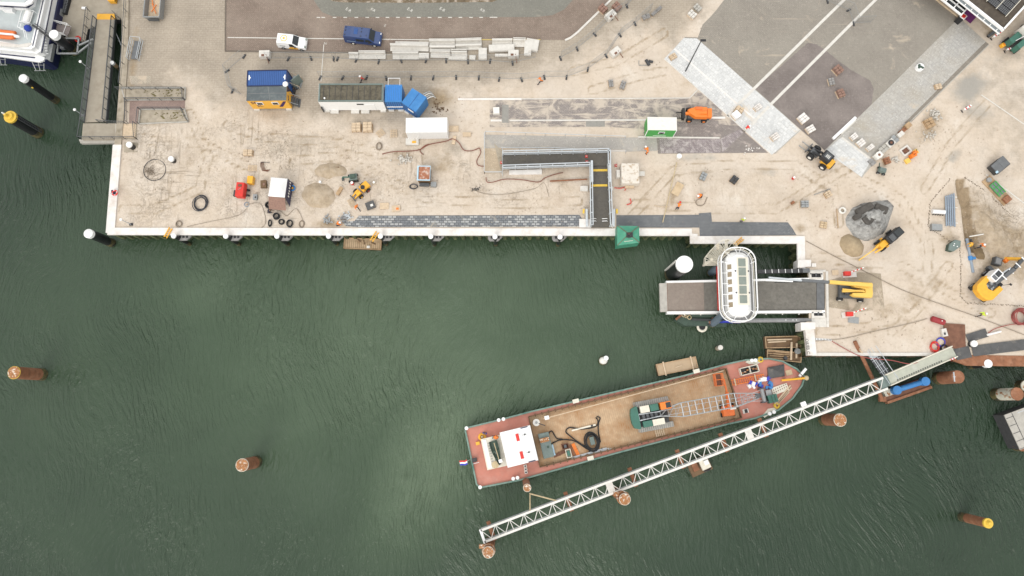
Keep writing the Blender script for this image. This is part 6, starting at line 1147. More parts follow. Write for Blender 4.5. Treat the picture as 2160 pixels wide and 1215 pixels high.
# ------------------------------------------------------------------ containers and cabins
def container(name, label, cat, a, b, c, ztop_, z0, body, roof, ribs=None, rib_mat=None, frame=None, side_ribs=True, side_mat=None):
    cc, rz, ln, wd = rect(a, b, c, ztop_); t = thing(name, label, cat, (cc.x, cc.y, 0), rz); h = ztop_ - z0
    B(MB().box(0, 0, z0, ln, wd, h - .05), 'wall', body, t)
    B(MB().box(0, 0, ztop_ - .05, ln + .02, wd + .02, .06), 'roof', roof, t)
    if ribs:
        m = MB(); k = int((ln - .3) / ribs)
        for i in range(k): m.box(-ln / 2 + .2 + ribs * (i + .5), 0, ztop_ + .005, ribs * .45, wd - .3, .05)
        B(m, 'roof_ribs', rib_mat or roof, t)
    if side_ribs:
        m = MB(); k = int(ln / .3)
        for i in range(k):
            for s in (-1, 1): m.box(-ln / 2 + (i + .5) * ln / k, s * (wd / 2 + .02), z0 + .15, .13, .04, h - .35)
        B(m, 'side_ribs', side_mat or body, t)
    if frame:
        m = MB()
        for s in (-1, 1): m.box(0, s * (wd / 2), ztop_ - .02, ln + .06, .12, .1).box(s * ln / 2, 0, ztop_ - .018, .12, wd - .14, .1)
        for sx in (-1, 1):
            for sy in (-1, 1): m.box(sx * (ln / 2 - .03), sy * (wd / 2 - .03), z0, .16, .16, h)
        B(m, 'frame', frame, t)
    if z0 > .15:
        for sx in (-1, 1):
            for sy in (-1, 1): B(MB().box(sx * (ln / 2 - .5), sy * (wd / 2 - .3) - .1, 0, .8, .8, z0), 'support_block', 'concrete_pale', t)
    return t, ln, wd
t, ln, wd = container('shipping_container', 'dark blue ribbed container standing behind the yellow site cabin', 'container', (521, 182), (604.5, 180.6), (521.5, 149.4), 3.1, .3, 'blue_container', 'blue_container', .27, mat('rib_blue', (.035, .105, .31), .5, .1, 2), 'navy')
for s in (-1, 1): B(MB().box(s * (ln / 2 - .28), .1, 3.12, .16, .75, .05).box(s * (ln / 2 - .42), .1, 3.12, .14, .2, .05), 'roof_plate', 'white', t)
B(MB().cyl((ln / 2 - .15, -1.0, 3.2), (ln / 2 - .15, -1.0, 3.4), .42, .3, n=12), 'dish', 'white', t)
d = B(MB().box(.05, .3, .35, .1, 1.5, 2.3), 'door', 'green_grey', t); d.location = (ln / 2 + .7, .1, 0); d.rotation_euler = (0, 0, R_(-50))
t, ln, wd = container('site_cabin', 'yellow site cabin with grey felt roof and purple lettering', 'site cabin', (519.8, 212.7), (603.5, 211.5), (519.8, 183), 3.12, .3, 'container_yellow', 'roof_felt', None, side_ribs=False)
B(MB().bar((-ln / 2 + .2, 0, 3.135), (ln / 2 - .2, .02, 3.135), .04).bar((.5, -wd / 2 + .1, 3.135), (.2, wd / 2 - .1, 3.135), .04), 'roof_seam', 'grey', t)
for x in (-1.25, 1.0):
    o = B(MB().box(x, -wd / 2 - .03, 1.75, .95, .06, .85), 'window', 'white', t); B(MB().box(x, -wd / 2 - .065, 1.85, .75, .03, .65), 'pane', 'glass_dark', o)
o = text('SPi', -ln / 2 + .95, -wd / 2 - .03, 1.0, 0, M['letter_purple'], t, 2.35); o.rotation_euler = (R_(90), 0, 0); o = text('SL', -ln / 2 + 1.35, -wd / 2 - .03, .9, 0, M['letter_purple'], t, 1.35); o.rotation_euler = (R_(90), 0, 0)
m = MB(); m.add([(1.2, -wd / 2 - .02, .95), (1.75, -wd / 2 - .02, .95), (2.75, -wd / 2 - .02, 2.75), (2.3, -wd / 2 - .02, 2.75)], [(0, 1, 2, 3)]); B(m, 'stripe', 'letter_purple', t)
m = MB(); m.add([(ln / 2 + .02, .3, 2.95), (ln / 2 + .02, wd / 2 - .05, 2.95), (ln / 2 + .02, wd / 2 - .05, 1.5)], [(0, 1, 2)]); B(m, 'end_stripe', 'navy', t)
for k in range(3): B(MB().box(ln / 2 + .02, -.1 - .22 * k, 2.2 - .1 * k, .03, .16, .3), 'letter', 'letter_purple', t)
o = thing('steel_steps', 'grey grating steps at the container door beside a white panel', 'steps', G(622, 176, 0), R_(-12)); m = MB(); [m.box(0 + k * .3, 0, .9 - k * .3, .34, 1.5, .06) for k in range(4)]; B(m, 'treads', 'steel', o); m = MB(); [m.bar((-.2, s * .75, 1.9), (1.1, s * .75, 1.0), .06).bar((-.2, s * .75, .9), (-.2, s * .75, 1.9), .06).bar((1.1, s * .75, 0), (1.1, s * .75, 1.0), .06) for s in (-1, 1)]; B(m, 'rails', 'wood_pale', o)
o = thing('steel_steps', 'second dark steps beside the yellow cabin end wall', 'steps', G(619, 217, 0), R_(-5)); m = MB(); [m.box(0 + k * .3, 0, .9 - k * .3, .34, 1.3, .06) for k in range(4)]; B(m, 'treads', 'steel_dark', o); m = MB(); [m.bar((-.2, s * .65, 1.9), (1.1, s * .65, 1.0), .06).bar((-.2, s * .65, 0), (-.2, s * .65, 1.9), .06) for s in (-1, 1)]; B(m, 'rails', 'steel', o)
heap('debris_heap', 'dark clutter heaped at the corner between blue container and yellow cabin', 'debris', 620, 197, 0, .4, 1.0, .6, ['dark', 'rust', 'steel_dark', 'wood'], 11, 9)
t, ln, wd = container('office_unit', 'long white office unit with brown ballasted segmented roof', 'office unit', (671.5, 214.6), (807.7, 214.6), (673, 176.6), 3.3, .35, 'white', 'roof_ballast', side_ribs=False)
m = MB(); [m.box(-ln / 2 + .7 + k * .84, 0, 3.315, .05, wd - .6, .03) for k in range(11)]; B(m, 'roof_joints', 'dark', t)
m = MB()
for s in (-1, 1): m.box(0, s * (wd / 2 - .1), 3.3, ln, .2, .1).box(s * (ln / 2 - .1), 0, 3.3, .2, wd - .4, .1)
B(m, 'parapet', 'green_grey', t); B(MB().box(-ln / 2 - .02, 0, .4, .05, wd, 2.9), 'end_panel', 'white', t); B(MB().box(1.2, -wd / 2 - .03, 2.3, 1.0, .05, .3), 'window', 'glass_dark', t); B(MB().box(ln / 2 - 2.6, -wd / 2 - .03, .5, 2.4, .04, 1.9), 'door_panel', 'white', t)
B(MB().cyl((-ln / 2 + .9, -.9, 3.33), (-ln / 2 + .9, -.9, 3.5), .13, n=8), 'roof_vent', 'white', t); B(MB().box(-ln / 2 + .05, -wd / 2 - .2, .3, .15, .2, 1.5), 'downpipe', 'black', t)
for x in (-ln / 2 + 1.6, 0, 1.5): B(MB().box(x, -wd / 2 - .05, 0, 1.2, .8, .34), 'support_block', 'concrete_pale', t)
BLR = mat('rib_bright_blue', (.03, .20, .58), .5, .1, 2)
t, ln, wd = container('tool_container', 'small bright blue container against the end of the white office unit', 'container', (811.5, 214.6), (847, 214.6), (812, 178.7), 3.0, .3, 'blue', 'blue', .26, BLR, side_mat='blue_container'); B(MB().box(0, -wd / 2 - .08, 1.3, ln - .1, .1, .15), 'rail', 'white', t); m = MB(); [m.bar((x, wd / 2 - .1, 3.0), (x, wd / 2 + 1.0, 3.0), .05) for x in (-.8, .9)]; m.bar((-.8, wd / 2 + 1, 3), (.9, wd / 2 + 1, 3), .06); B(m, 'lifting_frame', 'white', t)
t, ln, wd = container('tool_container', 'small bright blue container turned askew beside the first one', 'container', (847, 216), (877, 235.8), (868.3, 184.7), 2.9, .25, 'blue', 'blue', .0 or None, side_mat='blue_container'); B(MB().box(0, 0, 2.915, .05, wd - .2, .03), 'roof_seam', 'blue_container', t); B(MB().box(.3, -wd / 2 - .06, 1.9, 1.0, .05, .4), 'sign', 'white', t)
o = thing('pipe_bundle', 'bent white and grey pipes leaning on the askew blue container', 'pipes', G(905, 209), R_(35)); [B(MB().tube([(-.6, -.5 + k * .3, 1.6), (.1, -.5 + k * .3, 1.5), (.6, -.45 + k * .3, 1.0), (.9, -.4 + k * .3, .05)], .07, 6), 'pipe', ['white', 'galv', 'white', 'galv'][k], o) for k in range(4)]
t, ln, wd = container('storage_container', 'white corrugated storage container on the sand below the blue ones', 'container', (856, 279), (943, 278), (856, 249), 2.7, .1, 'white', 'white', side_ribs=False)
m = MB(); k = 26
for i in range(k): m.box(-ln / 2 + (i + .5) * ln / k, -wd / 2 - .04, .25, ln / k * .5, .07, 2.3)
B(m, 'side_ribs', 'white', t); m = MB(); [m.box(-ln / 2 + (i + .5) * ln / k, 0, 2.712, ln / k * .4, wd - .3, .025) for i in range(k)]; B(m, 'roof_ribs', 'white', t)
t, ln, wd = container('green_cabin', 'small green site cabin with white roof beside the orange telehandler', 'site cabin', (1366, 274), (1428, 275), (1367, 246.7), 2.7, .2, 'green_cabin', 'white_dirty', side_ribs=False); o = B(MB().box(.1, -wd / 2 - .03, 1.3, .9, .06, .8), 'window', 'white', t); B(MB().box(.1, -wd / 2 - .07, 1.4, .7, .03, .6), 'pane', 'glass_dark', o); m = MB(); [m.box(s * (ln / 2 - .04), -wd / 2 - .02, .2, .1, .08, 2.5) for s in (-1, 1)]; B(m, 'corner_posts', 'white', t)
m = MB(); m.box(0, -wd / 2 - .03, .55, 1.9, .03, .1); B(m, 'pale_strip', 'white', t)
# party tent, rust shed, tarp box
cc, rz, ln, wd = rect((565, 413), (600, 416), (568, 373), 2.5); t = thing('party_tent', 'white topped work tent with dark side sheets and a brown front flap', 'tent', (cc.x, cc.y, 0), rz)
q = [(-ln / 2, -wd / 2, 2.35), (ln / 2, -wd / 2, 2.35), (ln / 2, wd / 2, 2.35), (-ln / 2, wd / 2, 2.35), (-.6, .0, 3.0), (.5, .0, 3.0)]
B(MB().add(q, [(0, 1, 5, 4), (1, 2, 5), (2, 3, 4, 5), (3, 0, 4)]), 'canopy', 'white', t)
B(MB().add([(ln / 2, -wd / 2, 2.3), (ln / 2, wd / 2, 2.3), (ln / 2 + .15, wd / 2 + .1, 0), (ln / 2 + .1, -wd / 2 - .7, 0)], [(0, 1, 2, 3)]), 'side_sheet', 'navy', t); B(MB().add([(-ln / 2, wd / 2, 2.3), (ln / 2, wd / 2, 2.3), (ln / 2, wd / 2, 0), (-ln / 2, wd / 2, 0)], [(0, 1, 2, 3)]), 'back_sheet', 'tarp_grey', t)
B(MB().add([(-ln / 2, -wd / 2 - .02, 2.3), (ln / 2, -wd / 2 - .02, 2.3), (ln / 2 + .05, -wd / 2 - 1.6, 1.2), (-ln / 2 - .05, -wd / 2 - 1.6, 1.2)], [(0, 1, 2, 3)]), 'front_flap', 'brick_red', t)
m = MB(); [m.bar((x, y, 0), (x, y, 2.35), .07) for x in (-ln / 2, ln / 2) for y in (-wd / 2, wd / 2)]; B(m, 'poles', 'steel_dark', t)
m = MB(); [m.box(ln / 2 + .12, -wd / 2 + .5 + k * .4, 1.0 + .1 * (k % 2), .03, .22, .5) for k in range(7)]; B(m, 'sheet_lettering', 'white_dirty', t)
cc, rz, ln, wd = rect((879, 380), (907, 380.5), (881, 349), 1.9); t = thing('rusty_shed', 'little shed with rusty sheet roof in a pale blue frame', 'shed', (cc.x, cc.y, 0), rz); B(MB().box(0, 0, 0, ln - .2, wd - .2, 1.75), 'wall', 'wood_dark', t); B(MB().box(.1, 0, 1.8, ln - .35, wd - .3, .07), 'roof_sheet', 'rust_roof', t); m = MB()
for s in (-1, 1): m.box(0, s * (wd / 2 - .1), 1.75, ln, .2, .1).box(s * (ln / 2 - .1), 0, 1.75, .2, wd - .4, .1)
B(m, 'frame', 'pale_blue', t); B(MB().box(0, -wd / 2 - .25, .3, ln - .5, .4, .5), 'bench', 'steel_dark', t); B(MB().box(1.3, -wd / 2 - .1, 0, .8, .7, .5), 'pump', 'steel', t)
cc, rz, ln, wd = rect((1311, 387), (1350, 387), (1310, 343), 1.7); t = thing('covered_pallets', 'square stack under a stained white tarpaulin beside the new footbridge', 'covered stack', (cc.x, cc.y, 0), rz); B(MB().box(0, 0, .12, ln, wd, 1.55, 0, .97, .97), 'tarpaulin', 'tarp_dirty', t, bevel=.1); B(MB().box(0, -wd / 2 - .15, .25, 1.3, .3, .45), 'ledge', 'wood_pale', t); B(MB().box(-ln / 2 - .3, .2, 0, .5, 1.1, .9), 'side_box', 'concrete_pale', t); B(MB().box(0, 0, 0, ln - .2, wd - .2, .12), 'pallet', 'wood', t); B(MB().box(ln / 2 + .5, .4, .2, 1.0, .7, .1), 'board', 'concrete_pale', t)
# ------------------------------------------------------------------ the new dark footbridge ramp on the quay
t = thing('quay_footbridge', 'new galvanised footbridge with dark deck, two yellow strips and an angled ramp', 'footbridge', G(1170, 340, 0)); lo = t.location; DK_ = .9
def pf(pts, z): return [tuple((G(a, b, z) - lo)[:2]) for a, b in pts]
B(MB().prism(pf([(1060, 324), (1285, 319), (1285, 349), (1243, 349.5), (1060, 356)], DK_), DK_ - .3, DK_), 'ramp_deck', 'ramp_deck', t); B(MB().prism(pf([(1247, 350), (1281, 349), (1287, 478), (1247, 478)], DK_ - .3), DK_ - .7, DK_ - .25), 'bridge_deck', 'ramp_deck', t)
for y in (357, 389): B(MB().prism(pf([(1247, y), (1281, y - .5), (1281.5, y + 4), (1247, y + 4.5)], DK_ - .2), DK_ - .27, DK_ - .2), 'yellow_strip', 'yellow_mark', t)
B(MB().prism(pf([(1042, 300), (1062, 320), (1062, 356), (1056, 360)], .4), 0, .05), 'ramp_foot', 'concrete_tan', t)
def galv_rail(pts, z, nm):
    P = [G(a, b, z) - lo for a, b in pts]; m = MB(); m2 = MB(); up = Vector((0, 0, 1.05))
    for a, b in zip(P, P[1:]):
        d = b - a; k = max(1, round(d.length / 1.75)); n_ = Vector((-d.y, d.x, 0)).normalized() * .16
        m.bar(a + up + n_, b + up + n_, .13).bar(a + up - n_, b + up - n_, .13).bar(a, b, .14)
        for i in range(k + 1): p = a + d * i / k; m.bar(p - n_, p + up - n_, .13).bar(p + up - n_, p + up + n_, .1)
        kk = int(d.length / .14); [m2.bar(a + d * (i + .5) / kk, a + d * (i + .5) / kk + up * .95, .03) for i in range(kk)]
    o = B(m, nm, 'galv', t); B(m2, 'bars', 'steel_dark', o)
galv_rail([(1061, 326), (1283, 321), (1283.5, 350)], DK_, 'railing'); galv_rail([(1061, 356), (1243, 350)], DK_, 'railing'); galv_rail([(1245, 350), (1247, 478)], DK_ - .3, 'railing'); galv_rail([(1283, 350), (1288, 478)], DK_ - .3, 'railing')
for x in (1247, 1285): q = G(x, 366, .7) - lo; B(MB().bar((q.x, q.y + 1.6, q.z + .9), (q.x, q.y - 1.6, q.z + .9), .3, .5), 'hinge_housing', 'galv', t)
for sx, x in ((-1, 1238), (1, 1294)):
    a, b = G(x, 478, .2) - lo, G(x + sx * 1, 441, .6) - lo; o = B(MB().bar(a, b, .3, .4), 'lifting_strut', 'galv', t); B(MB().bar(a.lerp(b, .75) + Vector((sx * .45, 0, 0)), b + Vector((sx * .4, 0, .1)), .25, .3), 'ram', 'yellow_mark', o)
B(MB().prism(pf([(1222, 462), (1245, 462), (1247, 480), (1222, 479.5)], .25), .02, .25), 'quay_plinth', 'concrete_white', t); B(MB().prism(pf([(1289, 478), (1290, 462), (1293, 462), (1293, 480)], .25), .02, .25), 'quay_plinth', 'concrete_white', t)
B(MB().prism(pf([(1224, 392), (1240, 392), (1240, 403), (1224, 402)], .4), 0, .4), 'bearing_block', 'concrete_pale', t); B(MB().prism(pf([(1288, 393), (1293, 393), (1293, 402), (1288, 402)], .4), 0, .4), 'bearing_block', 'concrete_pale', t)
for x in (1252, 1276):
    for y in (461, 466): q = G(x, y, .9) - lo; B(MB().tube([(q.x - .4, q.y, .8), (q.x + .3, q.y, .95), (q.x + .4, q.y, .7)], .05), 'hook', 'white', t)
B(MB().prism(pf([(1074, 359), (1143, 357), (1143, 367), (1074, 368)], .3), 0, .3), 'ramp_side_slab', 'concrete_white', t)
railing('railing', 'long galvanised hand rail along the upper edge of the sunken grey ramp', [(1024, 282), (1318, 292)], .9, .05, 'galv', 3.0, 0, mids=())
railing('railing', 'galvanised hand rail across the left end of the grey ramp', [(1022, 284), (1022, 366), (1058, 366)], .9, .05, 'galv', 2.5, 0, mids=(.5,))
railing('railing', 'galvanised hand rail between grey ramp and dark footbridge deck', [(1058, 316), (1170, 316), (1285, 323), (1319, 323)], .9, .05, 'galv', 2.6, 0, mids=())
railing('railing', 'short double rail post row at the left end of the dark deck', [(1060, 318), (1060, 372)], .8, .05, 'galv', 1.4, 0)
for (px, py, mt, lb) in ((1237, 330, 'red', 'upper red cone weight on the dark footbridge deck'), (1238, 341.5, 'red', 'lower red cone weight on the dark footbridge deck'), (1058, 343, 'red', 'red cone at the left end of the dark deck'), (1299, 349, 'red', 'small red marker beside the stained tarpaulin stack')):
    o = thing('traffic_cone', lb, 'cone', G(px, py, DK_ if 1200 < px < 1290 else 0.05)); B(MB().box(0, 0, 0, .38, .38, .05), 'base', 'red', o); B(MB().cyl((0, 0, .05), (0, 0, .55), .16, .04, n=10), 'cone', mt, o); B(MB().cyl((0, 0, .25), (0, 0, .36), .122, .095, n=10), 'band', 'white', o)
# ------------------------------------------------------------------ precast concrete elements beside the road
def lelem(label, x0, x1, y0, y1, rz=0, h=.85, kind='L', mt='concrete_pale'):
    c = G((x0 + x1) / 2, (y0 + y1) / 2, h / 2); A_ = G(x0, y1, h / 2); L_ = (G(x1, y1, h / 2) - A_).length; W_ = (G(x0, y0, h / 2) - A_).length * .92
    t = thing('precast_element', label, 'concrete element', (c.x, c.y, 0), R_(rz), 'precast wall elements beside the road')
    if kind == 'L': B(MB().box(0, 0, .1, L_, W_, .16), 'base_slab', mt, t); B(MB().box(0, W_ * .22, .26, L_ * .99, .16, h - .26).box(0, W_ / 2 - .09, .26, L_, .12, h * .7), 'upright', mt, t)
    else: B(MB().box(0, 0, .1, L_, W_, h * .6), 'block', mt, t); B(MB().box(0, 0, .1 + h * .6, L_ * .96, W_ * .9, .05), 'top_face', mt, t)
    B(MB().box(-L_ * .3, 0, 0, .12, W_, .1).box(L_ * .3, 0, 0, .12, W_, .1), 'bearers', 'wood', t); return t
for lb, *a in (('thin white precast beam right of the blue van', 834, 905, 88.5, 93.5, -1, .5, 'B'), ('long precast L element with slanted left end nearest the blue van', 823, 904, 93.5, 107, -1), ('precast L element at the kerb line, top of the second column of the stack', 905.5, 960, 83.5, 97), ('precast L element under the topmost one in the second column', 906, 960, 98, 109), ('precast L element turned slightly up at the head of the third column', 961, 1016, 82, 96, 2.5), ('precast L element lower in the third column, turned slightly', 961, 1016, 95, 104, 2),
        ('precast L element behind the fence below the long slanted one', 828, 883, 109, 124), ('short white precast block between two fence feet', 883.5, 905, 112, 124, 0, .7, 'B'), ('precast element with dark spots in the lower row, middle', 908, 950, 106, 121, -1), ('precast element with two flanges in the lower row right of the middle', 952, 985, 105, 126), ('low precast flange lying in front of the lower row', 946, 984, 119, 126.5, 0, .35, 'B'), ('small flat precast wedge in the lower row', 990, 1003, 117, 127, -4, .3, 'B'), ('square white precast slab standing alone right of the lower row', 1009.5, 1027, 101, 127, 0, .8, 'B'),
        ('short tan precast block left of the lower fence row elements', 736, 756.5, 111.5, 123, 0, .7, 'L'), ('precast L element directly below the blue van', 757, 813, 108, 123.5), ('precast L element in the right hand group, uppermost left', 1038, 1081, 83, 95, 1), ('precast slab with a diagonal arris in the right hand group', 1031, 1085, 94, 109, 2, .7, 'B'), ('precast element in the right hand group, next to the corner piece', 1082, 1109, 81, 98, -1), ('wide flat arm of the precast corner piece at the right end', 1109, 1136, 82, 108, -10, .8, 'B'), ('narrow stem of the precast corner piece at the right end', 1106, 1121, 84, 118, -3, .85, 'B'), ('thin white precast beam in front of the right hand group', 1044, 1072, 114, 120, 0, .4, 'B')):
    lelem(lb, *a)
for (px, py, lb, rz) in ((561, 118, 'tan concrete ballast block on the fence line left of the white van', 2), (1083, 117, 'tan ballast block below the precast elements', 0), (1297, 113, 'pale ballast slab with tilted fence panels leaning on it', 38), (1287, 36, 'pale ballast block beside brick packs near the road curve', 40)):
    o = thing('ballast_block', lb, 'concrete block', G(px, py), R_(rz)); B(MB().box(0, 0, 0, 1.6, 1.05, .8, 0, .97, .95), 'block', 'concrete_pale', o); B(MB().box(-.2, -.3, .8, .4, .3, .08).bar((.3, -.2, .85), (.5, -1.3, .1), .08), 'brace', 'rust_dark', o)
# ------------------------------------------------------------------ vehicles
def wheel(t, x, y, z, r, w_=.28, hub='grey', tread=False):
    o = B(MB().cyl((x, y - w_ / 2, z), (x, y + w_ / 2, z), r, n=18), 'wheel', 'rubber', t); s = 1 if y > 0 else -1
    B(MB().cyl((x, y + s * (w_ / 2 - .02), z), (x, y + s * (w_ / 2 + .03), z), r * .55, r * .45, n=14), 'rim', hub, o); return o
def van(name, label, px, py, rz, ln, w_, h, body, prof, belt=1.0):
    t = thing(name, label, 'van', G(px, py), R_(rz)); pts = [(x * ln, z * h) for x, z in prof]; n = len(pts)
    hw = lambda z: w_ / 2 - max(0, z - belt) * .14; vs = [(x, -hw(z), z) for x, z in pts] + [(x, hw(z), z) for x, z in pts]
    fs = [tuple(range(n - 1, -1, -1)), tuple(range(n, 2 * n))] + [(i, (i + 1) % n, n + (i + 1) % n, n + i) for i in range(n)]
    B(MB().add(vs, fs), 'body', body, t, bevel=.07); return t, hw, pts
def windscreen(t, hw, p, q, nm='windscreen', mt='glass_dark', ins=.1, f0=.06, f1=.92):
    P = Vector((p[0], 0, p[1])); Q = Vector((q[0], 0, q[1])); n_ = Vector((-(Q - P).z, 0, (Q - P).x)); n_ = -n_.normalized() if n_.x < 0 else n_.normalized(); n_ *= .015 if n_.z > 0 else .015
    a, b = P.lerp(Q, f0) + n_, P.lerp(Q, f1) + n_; B(MB().add([(a.x, -hw(a.z) + ins, a.z), (a.x, hw(a.z) - ins, a.z), (b.x, hw(b.z) - ins, b.z), (b.x, -hw(b.z) + ins, b.z)], [(0, 1, 2, 3)]), nm, mt, t)
def sidewin(t, hw, pts, s, nm='side_window', mt='glass_dark'): B(MB().add([(x, s * (hw(z) + .015), z) for x, z in pts], [tuple(range(len(pts)))]), nm, mt, t)
t, hw, P = van('white_van', 'small white van with a yellow hexagon on its roof and yellow door panel', 620, 94.5, -6, 4.3, 1.75, 1.8, 'white', [(-.5, .17), (-.5, .62), (-.475, .97), (-.1, 1.0), (.06, .97), (.245, .6), (.44, .52), (.495, .38), (.495, .17)], .95)
windscreen(t, hw, P[5], P[4]); 
def hexa(r, sx): return [(r * sx * math.cos(R_(a)), r * math.sin(R_(a))) for a in (0, 60, 120, 180, 240, 300)]
o = B(MB().prism([(x - .98, y) for x, y in hexa(.56, 1.0)], 1.795, 1.815), 'hexagon', 'yellow_mark', t); B(MB().prism([(x - .98, y) for x, y in hexa(.44, 1.0)], 1.8, 1.822), 'hexagon_inner', 'white', o); B(MB().prism([(x - .98, y) for x, y in hexa(.2, 1.0)], 1.805, 1.83), 'hexagon_core', 'yellow_mark', o)
for s in (-1, 1): sidewin(t, hw, [(-.25, 1.0), (.75, 1.0), (.3, 1.6), (-.2, 1.62)], s); wheel(t, -1.35, s * .8, .3, .3, .22); wheel(t, 1.4, s * .8, .3, .3, .22); B(MB().box(2.0, s * .62, .75, .3, .3, .16), 'headlight', 'glass_green', t); B(MB().box(.62, s * .98, 1.0, .15, .2, .16), 'mirror', 'black', t); sidewin(t, hw, [(-.6, .4), (1.0, .4), (.9, .8), (-.1, .95)], s, 'door_panel', 'yellow'); sidewin(t, hw, [(-1.7, .95), (-.9, .95), (-.9, 1.05), (-1.7, 1.05)], s, 'lettering', 'steel_dark')
t, hw, P = van('blue_van', 'dark blue delivery van parked on the road line', 769, 84, -7, 5.5, 1.98, 2.15, 'blue_van', [(-.5, .17), (-.5, .6), (-.49, .97), (-.3, 1.0), (.16, .99), (.2, .965), (.33, .58), (.46, .5), (.5, .4), (.5, .17)], 1.1)
windscreen(t, hw, P[6], P[5]); B(MB().box(-.9, .1, 2.135, .55, .9, .03), 'roof_hatch', 'blue_container', t)
for x in (-2.45, -.05):
    for y in (-.62, .62): B(MB().box(x, y, 2.135, .13, .16, .04), 'roof_bracket', 'black', t)
B(MB().box(-2.45, .1, 2.135, .13, .16, .04).box(-.05, .1, 2.135, .13, .16, .04).box(.75, -.4, 2.13, .12, .14, .04), 'roof_bracket', 'black', t)
for s in (-1, 1): sidewin(t, hw, [(-.85, 1.2), (.35, 1.2), (.35, 1.7), (-.85, 1.7)], s, 'side_window'); sidewin(t, hw, [(.5, 1.2), (1.65, 1.2), (1.1, 1.75), (.55, 1.75)], s, 'cab_window'); wheel(t, -1.5, s * .88, .34, .34, .24, 'white_dirty'); wheel(t, 1.75, s * .88, .34, .34, .24, 'white_dirty'); B(MB().box(2.5, s * .72, .85, .3, .3, .2), 'headlight', 'white', t); B(MB().box(1.15, s * 1.1, 1.25, .18, .25, .22), 'mirror', 'black', t); sidewin(t, hw, [(-2.3, 1.0), (-1.0, 1.0), (-1.0, 1.08), (-2.3, 1.08)], s, 'trim', 'pale_blue')
# orange telehandler
t = thing('telehandler', 'orange telescopic handler with black fork head behind the green cabin', 'telehandler', G(1469, 246), R_(178)); t.scale = (.88,) * 3; B(MB().box(-.1, 0, .55, 3.6, 1.7, .6), 'chassis', 'steel_dark', t); m = MB(); m.prism([(-1.4, -.95), (.6, -.95), (1.9, -.45), (1.9, .1), (.6, .95), (-1.4, .95)], 1.1, 2.0, .06); B(m, 'body', 'orange', t, bevel=.06); B(MB().box(-1.75, 0, .8, .8, 1.6, 1.0), 'engine_cover', 'orange', t, bevel=.08); B(MB().bar((-1.2, .2, 2.1), (2.2, .2, 1.5), .42, .4), 'boom', 'orange', t); B(MB().box(2.45, 0, .3, .4, 1.8, 1.0).bar((2.6, -.5, .35), (3.5, -.5, .3), .12).bar((2.6, .5, .35), (3.5, .5, .3), .12), 'fork_head', 'black', t); B(MB().box(.1, -.6, 1.3, 1.1, .5, .85), 'cab_glass', 'orange_boat', t)
for s in (-1, 1): wheel(t, -1.1, s * .95, .5, .5, .38, 'orange'); wheel(t, 1.4, s * .95, .5, .5, .38, 'orange')
# yellow and black forklift loader
hl = head((1742, 349), (1706, 320)); t = thing('wheel_loader', 'black and yellow articulated loader with raised forks near the pale paving', 'loader', G(1729, 338), hl)
B(MB().box(-.9, 0, .6, 1.7, 1.3, .8), 'engine_cover', 'yellow', t, bevel=.08); B(MB().box(-.3, 0, 1.3, 1.5, 1.35, 1.0), 'cab', 'black', t, bevel=.06); B(MB().box(-.3, 0, 2.31, 1.0, .9, .05), 'roof_panel', 'steel_dark', t); m = MB(); [m.box(-.55 + k * .22, .1, 2.36, .1, .5, .03) for k in range(3)]; B(m, 'roof_ribs', 'white_dirty', t); B(MB().box(1.3, 0, .5, 1.3, .9, .6), 'front_frame', 'steel_dark', t); B(MB().bar((.5, .3, 1.5), (2.3, .3, .7), .25).bar((.5, -.3, 1.5), (2.3, -.3, .7), .25), 'lift_arm', 'black', t); B(MB().box(2.4, 0, .3, .15, 1.4, .8), 'fork_carriage', 'steel_dark', t); m = MB(); [m.bar((2.4, y, .35), (3.7, y, .3), .1) for y in (-.4, .4)]; B(m, 'forks', 'steel', t); B(MB().box(-1.8, 0, .5, .2, 1.0, .7), 'rear_grille', 'black', t)
for s in (-1, 1): wheel(t, -.9, s * .85, .55, .55, .4, 'white_dirty'); wheel(t, 1.4, s * .85, .55, .55, .4, 'white_dirty')
# telescopic sweeper / loader by the black heap
he = head((1882, 494), (1840, 530)); t = thing('backhoe_loader', 'yellow boom machine with long black cab beside the dark gravel heap', 'loader', G(1862, 512), he)
B(MB().box(-1.0, 0, .6, 2.7, 1.15, 1.5), 'cab', 'black', t, bevel=.08); B(MB().box(-1.6, 0, 2.11, 1.1, .9, .05), 'roof_glass', 'glass_dark', t); B(MB().box(-.4, 0, 2.11, .8, .9, .1), 'engine_deck', 'steel_dark', t); B(MB().box(.9, 0, .6, 1.3, 1.0, 1.0, 0, .9, .8), 'bonnet', 'yellow', t, bevel=.06); m = MB(); m.bar((1.4, .35, 1.4), (2.4, .2, .9), .22).bar((1.4, -.35, 1.4), (2.4, -.2, .9), .22); B(m, 'lift_arm', 'yellow', t); B(MB().bar((2.3, -.2, .8), (4.6, -.35, .25), .15), 'jib', 'yellow_crane', t); B(MB().box(-2.4, 0, .9, .2, 1.2, .15), 'rear_bar', 'steel_dark', t)
for s in (-1, 1): wheel(t, -1.5, s * .65, .45, .45, .3); wheel(t, .9, s * .65, .45, .45, .3); B(MB().box(.3, s * .7, .5, .3, .2, .5), 'step', 'yellow', t)
